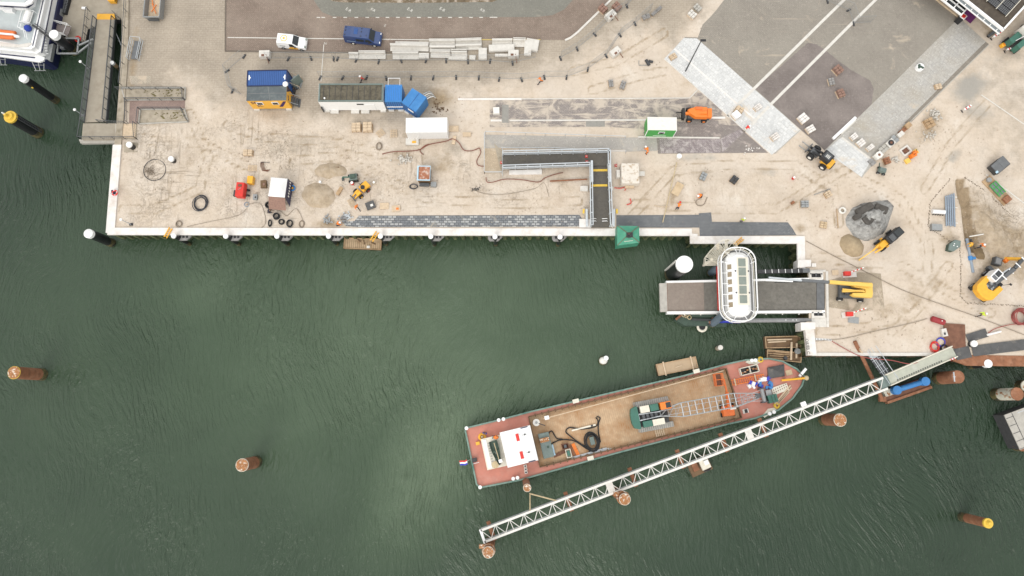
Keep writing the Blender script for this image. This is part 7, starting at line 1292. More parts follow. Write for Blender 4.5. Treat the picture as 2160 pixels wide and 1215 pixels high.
# wheeled excavator
hx = head((2068, 616), (2116, 568)); t = thing('wheeled_excavator', 'big yellow wheeled excavator with white cab digging at the right', 'excavator', G(2072, 606), hx)
m = MB(); m.prism([(-2.2, -1.0), (-1.6, -1.45), (.6, -1.45), (.6, -.75), (-.6, -.65), (-.9, 0), (-.6, .65), (.4, .7), (.4, 1.45), (-1.6, 1.45), (-2.2, 1.0), (-2.45, 0)], 1.2, 2.3); B(m, 'counterweight', 'yellow', t, bevel=.1); B(MB().box(-.2, 0, 1.2, 1.5, 1.3, .8), 'engine_bay', 'steel_dark', t); m = MB(); r = random.Random(2); [m.box(r.uniform(-.9, .3), r.uniform(-.5, .5), 1.95, r.uniform(.15, .4), r.uniform(.1, .3), r.uniform(.05, .3)) for _ in range(10)]; B(m, 'engine', 'steel', t)
c = B(MB().box(.95, .75, 1.2, 1.7, 1.1, 1.9), 'cab', 'white', t, bevel=.08); B(MB().box(1.2, .75, 3.09, .8, .7, .04), 'roof_hatch', 'glass_dark', c); B(MB().box(.45, .75, 3.09, .5, .75, .04), 'roof_panel', 'grey_mid', c); B(MB().box(1.82, .75, 2.0, .05, .95, .95), 'front_window', 'glass_dark', c)
bm_ = B(MB().bar((.6, -.2, 1.9), (3.3, -.2, 3.2), .5, .6).bar((3.3, -.2, 3.2), (5.4, -.2, 2.8), .42, .5), 'boom', 'steel_dark', t); m = MB(); [m.box(1.6 + k * 1.2, -.2, 2.75 + k * .25 - (.2 if k > 2 else 0), .12, .9, .12) for k in range(4)]; B(m, 'hose_clamps', 'white', bm_); B(MB().bar((1.5, .25, 2.0), (3.2, .15, 3.0), .18), 'boom_ram', 'galv', t)
B(MB().bar((5.4, -.2, 2.9), (4.9, .9, 1.0), .35, .4), 'stick', 'yellow', t); B(MB().box(3.9, 1.3, .3, 1.1, 1.0, .8, .5), 'bucket', 'steel_dark', t); B(MB().box(3.9, 1.3, 1.101, .85, .75, .02, .5), 'bucket_mouth', 'grey', t); B(MB().box(4.7, .7, .9, .6, .5, .5), 'linkage', 'orange', t); B(MB().box(0, 0, .5, 3.4, 1.5, .55), 'undercarriage', 'steel_dark', t); B(MB().bar((1.5, -1.3, 1.4), (2.0, -1.7, 2.0), .06).box(2.0, -1.75, 1.9, .15, .3, .25), 'mirror', 'black', t)
for x in (-1.3, 1.5):
    for s in (-1, 1): wheel(t, x, s * 1.15, .55, .55, .5, 'grey')
B(MB().box(2.3, .9, .4, .5, 1.6, .7), 'blade', 'steel_dark', t)
# yellow boom lift reaching over the dock
ha = head((1815, 607), (1710, 600)); t = thing('boom_lift', 'yellow boom lift with long grey arm reaching across the lift dock to the cabin', 'boom lift', G(1793, 615), ha)
B(MB().box(.3, .1, .55, 3.4, 2.1, .6), 'chassis', 'steel_dark', t); m = MB(); m.prism([(-2.2, -1.1), (-2.3, .4), (-2.2, 1.05), (.2, 1.05), (.7, .8), (.6, .55), (-1.2, .4), (-1.2, -.1), (.3, -.3), (.8, -.7), (.3, -1.1)], 1.2, 2.1, .03); B(m, 'turret', 'yellow_crane', t, bevel=.08)
B(MB().bar((-1.8, -.55, 2.6), (4.3, -.55, 3.0), .48, .5), 'boom', 'yellow_crane', t); B(MB().bar((4.3, -.52, 3.0), (8.2, -.5, 3.3), .38, .4), 'telescope', 'grey_mid', t); B(MB().bar((8.2, -.45, 3.3), (12.9, -.45, 3.7), .26), 'fly_boom', 'galv', t); B(MB().bar((9.5, -.2, 3.5), (13.4, .0, 3.9), .16), 'fly_rail', 'white', t); B(MB().bar((-1.0, .15, 2.0), (1.9, .35, 1.7), .3).bar((-1.0, .3, 2.2), (2.0, .1, 2.0), .16), 'linkage', 'yellow_crane', t); B(MB().box(1.2, .3, 1.15, .5, .9, .5), 'step', 'dark', t)
for s in (-1, 1): wheel(t, -1.2, s * 1.15 + .1, .45, .45, .4, 'white_dirty'); wheel(t, 1.7, s * 1.15 + .1, .45, .45, .4, 'white_dirty')
# small yellow loader on the sand, mini excavator, red compressor
t = thing('mini_loader', 'small yellow articulated loader carrying a pallet by the tan heap', 'loader', G(765, 403), head((776, 394), (748, 420))); B(MB().box(-.6, 0, .4, 1.4, 1.0, .7), 'engine_cover', 'yellow', t, bevel=.06); B(MB().cyl((-.3, 0, 1.1), (-.3, 0, 1.2), .32, n=12), 'seat', 'black', t); B(MB().bar((-.3, -.5, 1.0), (-.3, -.5, 1.9), .07).bar((-.3, .5, 1.0), (-.3, .5, 1.9), .07).bar((-.3, -.5, 1.9), (-.3, .5, 1.9), .07), 'roll_bar', 'black', t); B(MB().box(.7, 0, .4, .7, .8, .5), 'front_frame', 'yellow', t); B(MB().bar((.4, .25, 1.0), (1.7, .25, .5), .16).bar((.4, -.25, 1.0), (1.7, -.25, .5), .16), 'lift_arm', 'yellow', t); B(MB().box(1.75, 0, .25, .15, 1.1, .5), 'carriage', 'steel_dark', t)
for s in (-1, 1): wheel(t, -.6, s * .6, .36, .36, .3, 'red_dark'); wheel(t, .75, s * .6, .36, .36, .3, 'yellow')
t = thing('mini_excavator', 'little green grey mini excavator beside a red round tub', 'excavator', G(746, 377), R_(188)); B(MB().box(-.1, 0, .45, 1.1, .9, .5), 'body', 'green_grey', t, bevel=.06); B(MB().box(-.1, 0, .95, .7, .6, .35), 'seat_box', 'green_dark', t); B(MB().bar((.4, 0, .9), (1.3, 0, 1.3), .15).bar((1.3, 0, 1.3), (1.5, -.05, .4), .13), 'arm', 'green_paint', t); B(MB().box(1.5, -.05, .1, .3, .4, .35), 'bucket', 'steel_dark', t); [B(MB().box(0, s * .45, 0, 1.4, .25, .42), 'track', 'rubber', t) for s in (-1, 1)]
t = thing('red_generator', 'red wheeled generator beside the work tent', 'generator', G(514, 406), R_(-4)); B(MB().box(0, 0, .5, 1.25, 2.2, 1.1, 0, .92, .95), 'housing', 'red', t, bevel=.07); B(MB().box(0, .55, 1.61, .5, .35, .06), 'hatch', 'rust_dark', t); B(MB().bar((-.2, -.1, 1.65), (.2, .2, 1.65), .06), 'handle', 'steel', t); [wheel(t, x, y, .3, .3, .2) for x, y in ((-.7, -.6), (.75, -.5), (.75, .3))]; B(MB().box(-.9, -.4, .3, .5, .9, .5), 'hose_reel', 'dark', t)
# lorry at the top right edge
ht = head((2104, 104), (2150, 66)); t = thing('flatbed_lorry', 'green lorry with a grey white covered body cut by the right edge', 'lorry', G(2132, 96), ht + math.pi); 
B(MB().box(-3.6, 0, .9, 5.4, 2.5, 1.9), 'load_body', 'white_dirty', t, bevel=.08); B(MB().box(-3.6, 0, 2.82, 5.2, 2.3, .06), 'cover', 'concrete_pale', t); B(MB().box(.2, .75, .6, 1.9, .8, 1.5).box(.2, -.55, .6, 1.9, .9, 1.3), 'cab_side', 'green_paint', t, bevel=.05); B(MB().box(.2, .2, .6, 1.7, .35, .8), 'gangway', 'black', t); B(MB().bar((-.5, .1, 2.3), (1.0, -.2, 2.3), .07), 'grab_rail', 'white', t); [wheel(t, x, s * 1.1, .5, .5, .35) for x in (-3.5, .4) for s in (-1, 1)]
o = thing('site_light', 'orange tank standing before the green lorry', 'tank', G(2112, 98), .4); B(MB().box(0, 0, 0, .65, .6, .7), 'body', 'yellow', o, bevel=.1); B(MB().cyl((0, 0, .7), (0, 0, .78), .15, n=8), 'cap', 'orange', o)
def barrier(label, a, b, z=.9):
    o = thing('barrier_board', label, 'barrier', G((a[0] + b[0]) / 2, (a[1] + b[1]) / 2), head(a, b)); L_ = (G(*a) - G(*b)).length; B(MB().box(0, 0, z - .35, L_, .08, .3).box(0, 0, z - .06, L_, .26, .05), 'board', 'white', o)
    n_ = max(2, int(L_ / .7)); m = MB(); [m.box(-L_ / 2 + (k + .5) * L_ / n_, 0, z - .06, .2, .265, .055).box(-L_ / 2 + (k + .5) * L_ / n_, 0, z - .355, .2, .085, .31) for k in range(n_)]; B(m, 'stripes', 'red', o); m = MB(); [m.bar((s * L_ * .4, -.25, .04), (s * L_ * .4, .25, .04), .1).bar((s * L_ * .4, 0, .0), (s * L_ * .4, 0, z - .3), .06) for s in (-1, 1)]; B(m, 'feet', 'black', o)
barrier('red and white barrier board beside the green lorry', (2117, 110), (2132, 105)); barrier('red and white barrier board at the corner of the white framed building', (2088, 84), (2106, 71)); barrier('red and white barrier board on the grey gravel stain at the right', (2027, 236), (2041, 227))
# ------------------------------------------------------------------ building at the top right
ZR = 4.5; C0 = G(2115.6, 63, ZR); U1 = (G(2036.7, 0, ZR) - C0).normalized()
t = thing('flat_roofed_building', 'flat roofed building with white parapet and dark solar panels at the top right', 'building', (C0.x, C0.y, 0), math.atan2(-U1.y, -U1.x)); LB, WB = 24.0, 14.0   # local -x runs along the wall, +y into the building
B(MB().box(-LB / 2 - 1, WB / 2 + 2.4, 0, LB - 2, WB - 5, ZR - .4), 'wall', 'concrete_tan', t); B(MB().box(-LB / 2, WB / 2, ZR - .4, LB - .04, WB - .04, .2), 'roof', 'roof_brown', t)
m = MB(); m.box(-LB / 2, .12, ZR - .35, LB + .3, .26, .4).box(.02, WB / 2 + .12, ZR - .35, .26, WB - .04, .4).box(-LB / 2, WB, ZR - .35, LB, .26, .4); B(m, 'parapet', 'white', t)
for i in range(3):
    for j in range(3):
        x, y = -1.9 - i * 1.75, 2.6 + j * 1.2; o = B(MB().box(x, y, ZR - .02, 1.65, 1.1, .06), 'solar_panel', 'solar', t); m = MB(); [m.box(x - .7 + k * .28, y, ZR + .042, .02, 1.1, .01) for k in range(6)]; [m.box(x, y - .4 + k * .27, ZR + .042, 1.6, .015, .01) for k in range(4)]; B(m, 'cell_lines', 'steel', o)
m = MB(); [m.bar((-1.0 - i * 1.75, 1.9, ZR + .05), (-1.0 - i * 1.75, 5.7, ZR + .05), .09) for i in range(4)]; B(m, 'panel_rails', 'offwhite', t)
B(MB().box(-LB / 2, -.16, ZR - .6, LB, .28, .12).box(-LB / 2, .03, ZR - .9, LB, .1, .5), 'zinc_gutter', 'zinc', t); m = MB(); m.box(-LB / 2 + .1, -.36, ZR - .66, LB, .12, .14); [m.box(-.6 - k * 1.15, -.2, ZR - .52, .12, .36, .1) for k in range(12)]; B(m, 'gutter_rail', 'white', t)
m = MB(); x1, x0_ = -5.6, -LB
m.box((x0_ + x1) / 2, -1.1, 3.0, x1 - x0_, .2, .25); [m.box(x1 - .1 - k * 1.5, -.2, 3.0, .16, 1.6, .22) for k in range(10)]; m.box((x0_ + x1) / 2, -.25, 3.01, x1 - x0_, .1, .2); B(m, 'canopy_frame', 'white', t); B(MB().box((x0_ + x1) / 2 - .1, -.2, 2.9, x1 - x0_ - .2, 1.6, .06), 'canopy_glass', 'glass_dark', t); B(MB().box((x0_ + x1) / 2, 1.4, 0, x1 - x0_, .9, .3), 'plinth', 'wood_pale', t)
[B(MB().box(-.4 - k * 4.5, 3.6, 0, .2, .2, ZR - .4), 'post', 'white', t) for k in range(5)]
o = thing('purple_mat', 'purple terrace mat beside the white framed canopy', 'mat', G(2043, 34, .05), t.rotation_euler.z); B(MB().box(0, 0, 0, 1.9, 1.6, .04), 'mat', 'purple', o); B(MB().box(0, .85, 0, 1.9, .1, .08), 'edge', 'white', o)
o = thing('parasol', 'small red topped kiosk box with white rim at the terrace corner', 'kiosk', G(2033, 34, 1.62) - Vector((0, 0, 1.62)), t.rotation_euler.z); B(MB().box(0, 0, 0, .75, .75, 1.5), 'body', 'black', o); B(MB().box(0, 0, 1.5, .8, .8, .12), 'rim', 'white', o); B(MB().box(0, 0, 1.62, .55, .55, .05), 'top', 'red', o)
o = thing('terrace_bench', 'dark bench at the foot of the building corner', 'bench', G(2091, 72), t.rotation_euler.z + 1.4); B(MB().box(0, 0, .4, 1.9, .45, .06), 'seat', 'steel_dark', o); m = MB(); [m.box(x, 0, 0, .08, .4, .4) for x in (-.8, .8)]; B(m, 'legs', 'black', o)
# steel skip at the top edge, tipping box at the right, green skip box
def skip(label, px, py, rz, L_, W_, H_, body, floor, name='skip'):
    t = thing(name, label, 'skip', G(px, py), R_(rz)); m = MB(); v = lambda k, z: [(-L_ / 2 * k, -W_ / 2, z), (L_ / 2 * k, -W_ / 2, z), (L_ / 2 * k, W_ / 2, z), (-L_ / 2 * k, W_ / 2, z)]
    m.loft([v(.86, .15), v(1, H_)], cap=False); q = v(1, H_); q2 = [(x * .95, y * .92, z) for x, y, z in q]; m.loft([q, q2, [(x * .86, y * .9, .3) for x, y, z in q]], cap=False); B(m, 'sides', body, t); B(MB().box(0, 0, .2, L_ * .8, W_ * .86, .12), 'floor', floor, t); m = MB()
    for s in (-1, 1): m.bar((-L_ / 2, s * W_ / 2, H_), (L_ / 2, s * W_ / 2, H_), .1).bar((s * L_ / 2, -W_ / 2, H_), (s * L_ / 2, W_ / 2, H_), .1)
    B(m, 'rim', body, t); return t
t = skip('open steel skip with sandy floor and orange straps at the top edge', 331, 17, 90, 4.6, 2.4, 1.4, 'steel', 'wood_pale'); B(MB().bar((-1.2, -.2, .5), (.4, .5, .6), .09).bar((-.9, .5, .5), (.2, -.2, .6), .09).bar((.2, .3, .5), (1.2, .6, .6), .09), 'straps', 'orange', t); B(MB().box(-2.35, 0, .4, .1, 1.6, .5), 'end_plate', 'steel_dark', t)
t = skip('black two lidded bin standing by the green crates at the right', 2098, 354, 38, 2.5, 1.5, 1.2, 'dark', 'black', 'waste_bin'); B(MB().box(-.6, 0, 1.2, 1.2, 1.5, .1).box(.62, .05, 1.2, 1.2, 1.5, .12), 'lid', 'grey_mid', t); B(MB().box(-1.2, -.45, 1.31, .4, .3, .04), 'label_plate', 'pale_blue', t)
t = thing('green_skip', 'six sided dark green lidded bin on the sand near the pipe trench', 'bin', G(2006, 520), R_(20)); hx_ = [(-1.1, -.3), (-.5, -.75), (.7, -.45), (1.1, .25), (.4, .7), (-.6, .4)]; B(MB().prism(hx_, 0, .8), 'body', 'green_dark', t); B(MB().prism([(x * 1.05, y * 1.05) for x, y in hx_], .8, .92, .1), 'lid', 'green_grey', t); B(MB().box(0, .2, .93, .14, .14, .05).box(.2, -.3, .93, .14, .14, .05).box(-.2, .0, .93, .14, .14, .05), 'knobs', 'white', t)
t = thing('site_tent_frame', 'grey tubular gangway frame with dark panel on the brick quay', 'frame', G(289, 108), R_(84)); B(MB().box(0, 0, .25, 2.9, .95, .12), 'panel', 'grey_mid', t); m = MB()
for y in (-.75, .75): [m.bar((-1.6, y, z), (1.6, y, z), .06) for z in (.3, .8, 1.2)]; [m.bar((x, y, 0), (x, y, 1.2), .06) for x in (-1.6, -.5, .5, 1.6)]
m.bar((1.7, -.75, 1.2), (1.7, .75, 1.2), .06); B(m, 'rails', 'galv', t)
hx0 = random.Random(5)
for pts in ([(2003, 378), (1985, 400), (1962, 428), (1958, 478), (1990, 500), (2024, 522), (2027, 560), (2026, 625), (2040, 640), (2100, 642), (2165, 646)], [(2035, 375), (2075, 400), (2110, 432), (2150, 470), (2165, 500)]):
    m = MB(); P = [G(*p, .03) for p in pts]
    for a, b in zip(P, P[1:]):
        k = int((b - a).length / .22)
        for i in range(k): q = a.lerp(b, i / k); m.box(q.x + hx0.uniform(-.07, .07), q.y + hx0.uniform(-.07, .07), -.03, hx0.uniform(.06, .22), hx0.uniform(.06, .16), .1, hx0.uniform(0, 3), .7, .7)
    tag(m.build('paving_edge', M['cut_edge']), kind='structure')
# ------------------------------------------------------------------ heaps
def mound(name, label, outline, h, mt, seed=1, rough_=.12, cat='heap', n=26, rings=9):
    P = [G(*p) for p in outline]; c = sum(P, Vector()) / len(P); t = thing(name, label, cat, c); r = []
    for k in range(n):
        a = 2 * math.pi * k / n; best = 0; d = Vector((math.cos(a), math.sin(a), 0))
        for i in range(len(P)):
            p, q = P[i] - c, P[(i + 1) % len(P)] - c; e = q - p; den = d.x * e.y - d.y * e.x
            if abs(den) > 1e-9:
                tt = (p.x * e.y - p.y * e.x) / den; s = (p.x * d.y - p.y * d.x) / den
                if tt > 0 and -.01 <= s <= 1.01: best = max(best, tt)
        r.append(best)
    vs = []; fs = []
    for j in range(rings + 1):
        f = j / rings
        for k in range(n):
            a = 2 * math.pi * k / n; q = r[k] * (1 - f) * (1 + .06 * mnoise.noise(Vector((math.cos(a) * 3, math.sin(a) * 3, seed)))); x, y = q * math.cos(a), q * math.sin(a)
            z = h * (1 - (1 - f) ** 1.7) + rough_ * h * mnoise.noise(Vector((x * .9, y * .9, seed))) * min(1, f * 4) + rough_ * .5 * h * mnoise.noise(Vector((x * 2.3, y * 2.3, seed + 5))) * min(1, f * 4)
            vs.append((x, y, max(z, .0) - (.05 if j == 0 else 0)))
    for j in range(rings):
        for k in range(n): fs.append((j * n + k, j * n + (k + 1) % n, (j + 1) * n + (k + 1) % n, (j + 1) * n + k))
    B(MB().add(vs, fs), 'heap', mt, t, smooth=True); return t
defmat('gravel_dark', (0.31, 0.305, 0.29), .95, .45, 2.5, dirt=(0.10, 0.093, 0.085), dscale=.5, dpos=(.49, .62), bump=.8, bscale=5)
defmat('sand_tan', (0.36, 0.28, 0.18), .95, .2, 2.5, dirt=(.29, .22, .135), dscale=.5, dpos=(.45, .7), bump=.6, bscale=5)
defmat('sand_brown', (0.36, 0.285, 0.20), .95, .25, 2, dirt=(.46, .38, .29), dscale=.7, dpos=(.45, .65), bump=.8, bscale=4)
t = mound('gravel_heap', 'big dark grey gravel heap with black patches at the right of the site', [(1782, 463), (1795, 440), (1818, 428), (1850, 424), (1872, 421), (1886, 435), (1882, 450), (1868, 488), (1846, 504), (1826, 510), (1800, 498), (1786, 480)], 2.0, 'gravel_dark', 3, .34, n=40, rings=14)
m = MB(); 
for k, (a, b, w_) in enumerate((((1806, 450), (1840, 432), 1.1), ((1822, 470), (1862, 440), 1.5), ((1800, 462), (1816, 452), .8), ((1844, 436), (1872, 446), 1.2))):
    p, q = G(*a, 1.2) - t.location, G(*b, 1.3) - t.location; m.bar(p, q, w_, .9)
B(m, 'spoil_slabs', mat('wet_gravel', (.075, .068, .06), .9, .4, 2, bump=.6), t, bevel=.3)
mound('sand_heap', 'smooth tan sand heap below the dark gravel heap', [(1769, 515), (1775, 498), (1790, 492), (1812, 503), (1824, 520), (1818, 540), (1800, 544), (1780, 535)], 1.1, 'sand_tan', 8, .06)
mound('sand_heap', 'low brown sand heap with darker middle right of the work tent', [(632, 415), (640, 395), (662, 384), (690, 388), (706, 402), (708, 425), (690, 440), (655, 438)], .8, 'sand_brown', 12, .2)
mound('sand_heap', 'flat brown sand heap with a rusty trough on it above the round heap', [(658, 365), (670, 348), (700, 342), (728, 350), (740, 366), (715, 374), (690, 378)], .6, 'sand_brown', 15, .2)
mound('earth_bank', 'brown earth bank thrown up along the pipe trench at the right', [(2062, 430), (2085, 450), (2120, 480), (2140, 520), (2120, 560), (2080, 560), (2062, 500), (2052, 455)], .9, 'sand_brown', 21, .35)
mound('earth_bank', 'small dark earth bank at the lower end of the pipe trench', [(2052, 525), (2070, 520), (2080, 545), (2074, 556), (2058, 545)], .7, mat('earth_dark', (.19, .135, .075), .95, .3, 2, bump=.6), 22, .3)
def rubble(label, px, py, sx, sy, n, mt, seed, size=.3, name='rubble_heap', rz=0):
    t = thing(name, label, 'rubble', G(px, py), rz); m = MB(); r = random.Random(seed)
    for _ in range(n):
        u = r.gauss(0, .45) * sx; v = r.gauss(0, .45) * sy; s = r.uniform(.4, 1.2) * size
        m.box(u, v, max(0, .5 * size * (1 - abs(u) / sx)), s, s * r.uniform(.5, .9), s * r.uniform(.4, .8), r.uniform(0, 3), r.uniform(.6, 1), r.uniform(.6, 1))
    B(m, 'stones', mt, t)['kind'] = 'stuff'; return t
rubble('heap of pale broken paving stones beside the promenade edge', 1969, 243, 1.1, .8, 60, 'rubble', 1); rubble('heap of white rubble near the rusty shed', 855, 338, 1.3, .8, 60, 'rubble', 2); rubble('red and white brick rubble by the small green machine', 1886, 336, .8, .7, 30, 'rubble', 4, .25); rubble('dark brick rubble below the askew blue container', 925, 228, 1.2, 1.2, 34, 'wood_dark', 5, .22); rubble('pale stone rubble by the promenade lower corner', 1958, 288, 1.4, .8, 40, 'rubble', 6, .22)
rubble('row of loose paving stones along the lower edge of the lilac paving', 1587, 253 + 62, 1.5, .7, 20, 'concrete_white', 7, .22); rubble('dark twigs heaped on the sand left of the dark footbridge', 1003, 399, .6, .35, 26, 'dark', 8, .16); rubble('stone debris right of the white cabin row', 1365, 283, 1.2, 1.0, 40, 'cobble_grey', 9, .2)
# ------------------------------------------------------------------ pallets, slabs, packs
def stack(label, px, py, rz, sx, sy, sz, load, pallet=True, name='pallet_stack', cat='pallet', cols=2, rows=3, top=None, gap=.05, tilt=0):
    t = thing(name, label, cat, G(px, py, .03), R_(rz)); z = 0
    if pallet:
        m = MB(); [m.box(0, -sy / 2 + .08 + k * (sy - .16) / 4, .1, sx + .08, .12, .03) for k in range(5)]; [m.box(x, 0, 0, .1, sy, .1) for x in (-sx / 2, 0, sx / 2)]; B(m, 'pallet', 'wood_pale' if load != 'wood_pale' else 'wood', t); z = .13
    if load:
        m = MB(); r = random.Random(px)
        for i in range(cols):
            for j in range(rows):
                m.box(-sx / 2 + sx * (i + .5) / cols, -sy / 2 + sy * (j + .5) / rows, z, sx / cols - gap, sy / rows - gap, sz * r.uniform(.85, 1.05), r.uniform(-.04, .04))
        B(m, 'load', load, t)
    if top: B(MB().box(0, 0, z + sz * 1.06, sx * .9, sy * .9, .04), 'cover', top, t)
    return t
for a in (('brick pack on the clinker paving, the upper one of three', 1765, 150, 38, 1.1, 1.3, .6, 'brick_red'), ('half empty brick pallet on the clinker paving, the middle one of three', 1752, 174, 10, .8, 1.1, .35, 'cobble_grey'), ('brick pack on the clinker paving, the lower one of three', 1771, 199, 20, 1.0, 1.2, .55, 'brick_red')): stack(*a)
for a in (('white slab pallet at the right corner of the pale paving strip, upper', 1692, 252, 38, 1.2, 1.3, .6, 'concrete_white'), ('white slab pallet at the right corner of the pale paving strip, lower', 1708, 274, 30, 1.2, 1.0, .4, 'concrete_white'), ('white slab pallet in the lower part of the pale paving strip', 1633, 290, 35, 1.1, .9, .5, 'concrete_white'), ('white slab pallet between the two white kerb strips', 1597, 228, 35, 1.1, .8, .4, 'concrete_white'),
        ('small timber pallet pack at the upper left end of the pale paving', 1419, 121, 30, 1.0, .8, .35, 'wood_pale'), ('white slab pallet on the promenade, first of three', 1799, 290, 38, .95, .8, .5, 'concrete_white'), ('white slab pallet on the promenade, middle of three', 1814, 303, 38, 1.1, 1.0, .4, 'concrete_white'), ('white slab pallet on the promenade, last of three', 1833, 313, 38, 1.0, .7, .5, 'concrete_white')): stack(*a)
stack('open tan crate pack between the kerb strips', 1557, 235, -35, 1.1, 1.2, .5, 'wood_pale'); stack('white slab pack below the open tan crate pack', 1551, 245, 40, 1.0, 1.1, .6, 'white', cols=1, rows=1)
stack('pale square cover box on the dusty paving left', 1047, 236, 2, 1.0, 1.1, .5, 'concrete_pale', False, 'cover_box', 'box', 1, 1, 'white_dirty')
for k, (px, py, sx, sy, sz, mt) in enumerate(((1911, 268, .9, .8, .7, 'wood'), (1901, 278, 1.1, .6, .6, 'rust'), (1896, 286, 1.1, .7, .5, 'concrete_pale'), (1885, 295, .7, 1.2, .5, 'steel'), (1874, 305, 1.3, 1.0, .6, 'concrete_pale'), (1860, 317, 1.3, 1.0, .6, 'concrete'), (1848, 331, 1.2, .9, .7, 'white_dirty'), (1838, 343, .8, 1.0, .4, 'cobble_grey'))):
    t = stack('%s crate or well block in the row along the promenade edge, counted from the top' % ORD[k], px, py, 40, sx, sy, sz, mt, k % 2 == 0, 'edge_crate', 'crate', 1 + k % 3 // 2, 1 + k % 2)
    if k in (4, 6): B(MB().cyl((0, 0, sz), (0, 0, sz + .25), .26 + .04 * k, n=14), 'manhole_ring', 'black' if k == 4 else 'white_dirty', t); B(MB().cyl((0, 0, sz + .2), (0, 0, sz + .27), .2, n=12), 'hollow', 'rust_dark', t)
for a in (('tan board pack, left of the pair by the long white office unit', 753, 271, 1, 1.3, 1.3, .6, 'wood_pale'), ('tan board pack, right of the pair by the long white office unit', 777, 271, 2, 1.3, 1.4, .8, 'wood_pale'), ('tan board pack lying above the rebar bundle near the generator', 525, 324, 0, 1.3, .9, .5, 'wood_pale'), ('dark stone pack standing on bare sand, centre right', 1547, 381, -38, 1.0, 1.1, .5, 'dark'), ('small grey stone pack on sand, left of two by the road fence', 1288, 178, 5, .7, 1.1, .4, 'cobble_grey'), ('grey stone pack on sand, right of two by the road fence', 1313, 182, -20, .8, 1.2, .5, 'cobble_grey'),
        ('brick red pack beside the curved road kerb, left', 1271, 22, 45, 1.0, 1.2, .7, 'brick_red'), ('brick red pack beside the curved road kerb, right', 1300, 18, 45, 1.1, 1.2, .7, 'brick_red'), ('stone pack on pallets at the top, upper half', 1470, 20, 45, .9, 1.2, .5, 'concrete'), ('stone pack on pallets at the top, lower half', 1459, 33, 45, .9, 1.2, .5, 'concrete_pale'), ('grey stone row at the top edge of the sand', 1384, 26, 42, 2.0, .5, .4, 'cobble_grey'), ('second grey stone row at the top edge of the sand', 1362, 38, 20, 1.2, .7, .4, 'cobble_grey'),
        ('brown brick pack beside the fallen fence near the promenade', 1957, 262, 25, 1.3, 1.4, .5, 'wood'), ('timber cross pack below the pale rubble', 1868, 331 + 10, 20, .9, 1.0, .5, 'rust'), ('yellow timber pallet on the promenade with white sacks', 1977, 184, 10, .9, .8, .3, 'wood_pale'), ('tan pack on sand left of the dark gravel heap', 1745, 411, 30, .9, .9, .4, 'wood_pale'), ('square tan plate on sand left of the gravel heap', 1736, 475, -12, .95, .95, .2, 'ply'), ('grey perforated box on sand right of centre', 1695, 432, 0, 1.1, 1.0, .5, 'steel'), ('grey machine frame on sand right of the plywood board', 1482, 374, -25, .9, 1.2, .5, 'steel')): stack(*a, cols=2 if a[6] != 'steel' else 1)
for lb, px, py, rz, sx, sy, mt in (('flat slatted pallet leaning on sand near the paired board packs', 803, 281, 40, 1.0, 1.0, None), ('flat yellow slatted pallet right of the leaning one', 831, 282, 2, .9, 1.2, None), ('slatted pallet right of the white storage container', 985, 284, 0, 1.1, .7, None), ('slatted pallet in front of the little yellow loader', 742, 428, -60, 1.2, .9, None), ('old slatted pallet above the red generator', 533, 355, 0, 1.2, .9, None)): stack(lb, px, py, rz, sx, sy, .3, mt)
def plate(label, px, py, rz, sx, sy, h, mt, name='plate', cat='board', detail=None):
    t = thing(name, label, cat, G(px, py, .02), R_(rz)); B(MB().box(0, 0, .06, sx, sy, h), 'sheet', mt, t); B(MB().box(-sx * .3, 0, 0, .1, sy * .95, .06).box(sx * .3, 0, 0, .1, sy * .95, .06), 'bearers', 'wood', t)
    if detail: B(MB().box(sx * .15, -sy * .1, .06 + h, sx * .3, sy * .3, .1), 'fitting', detail, t)
    return t
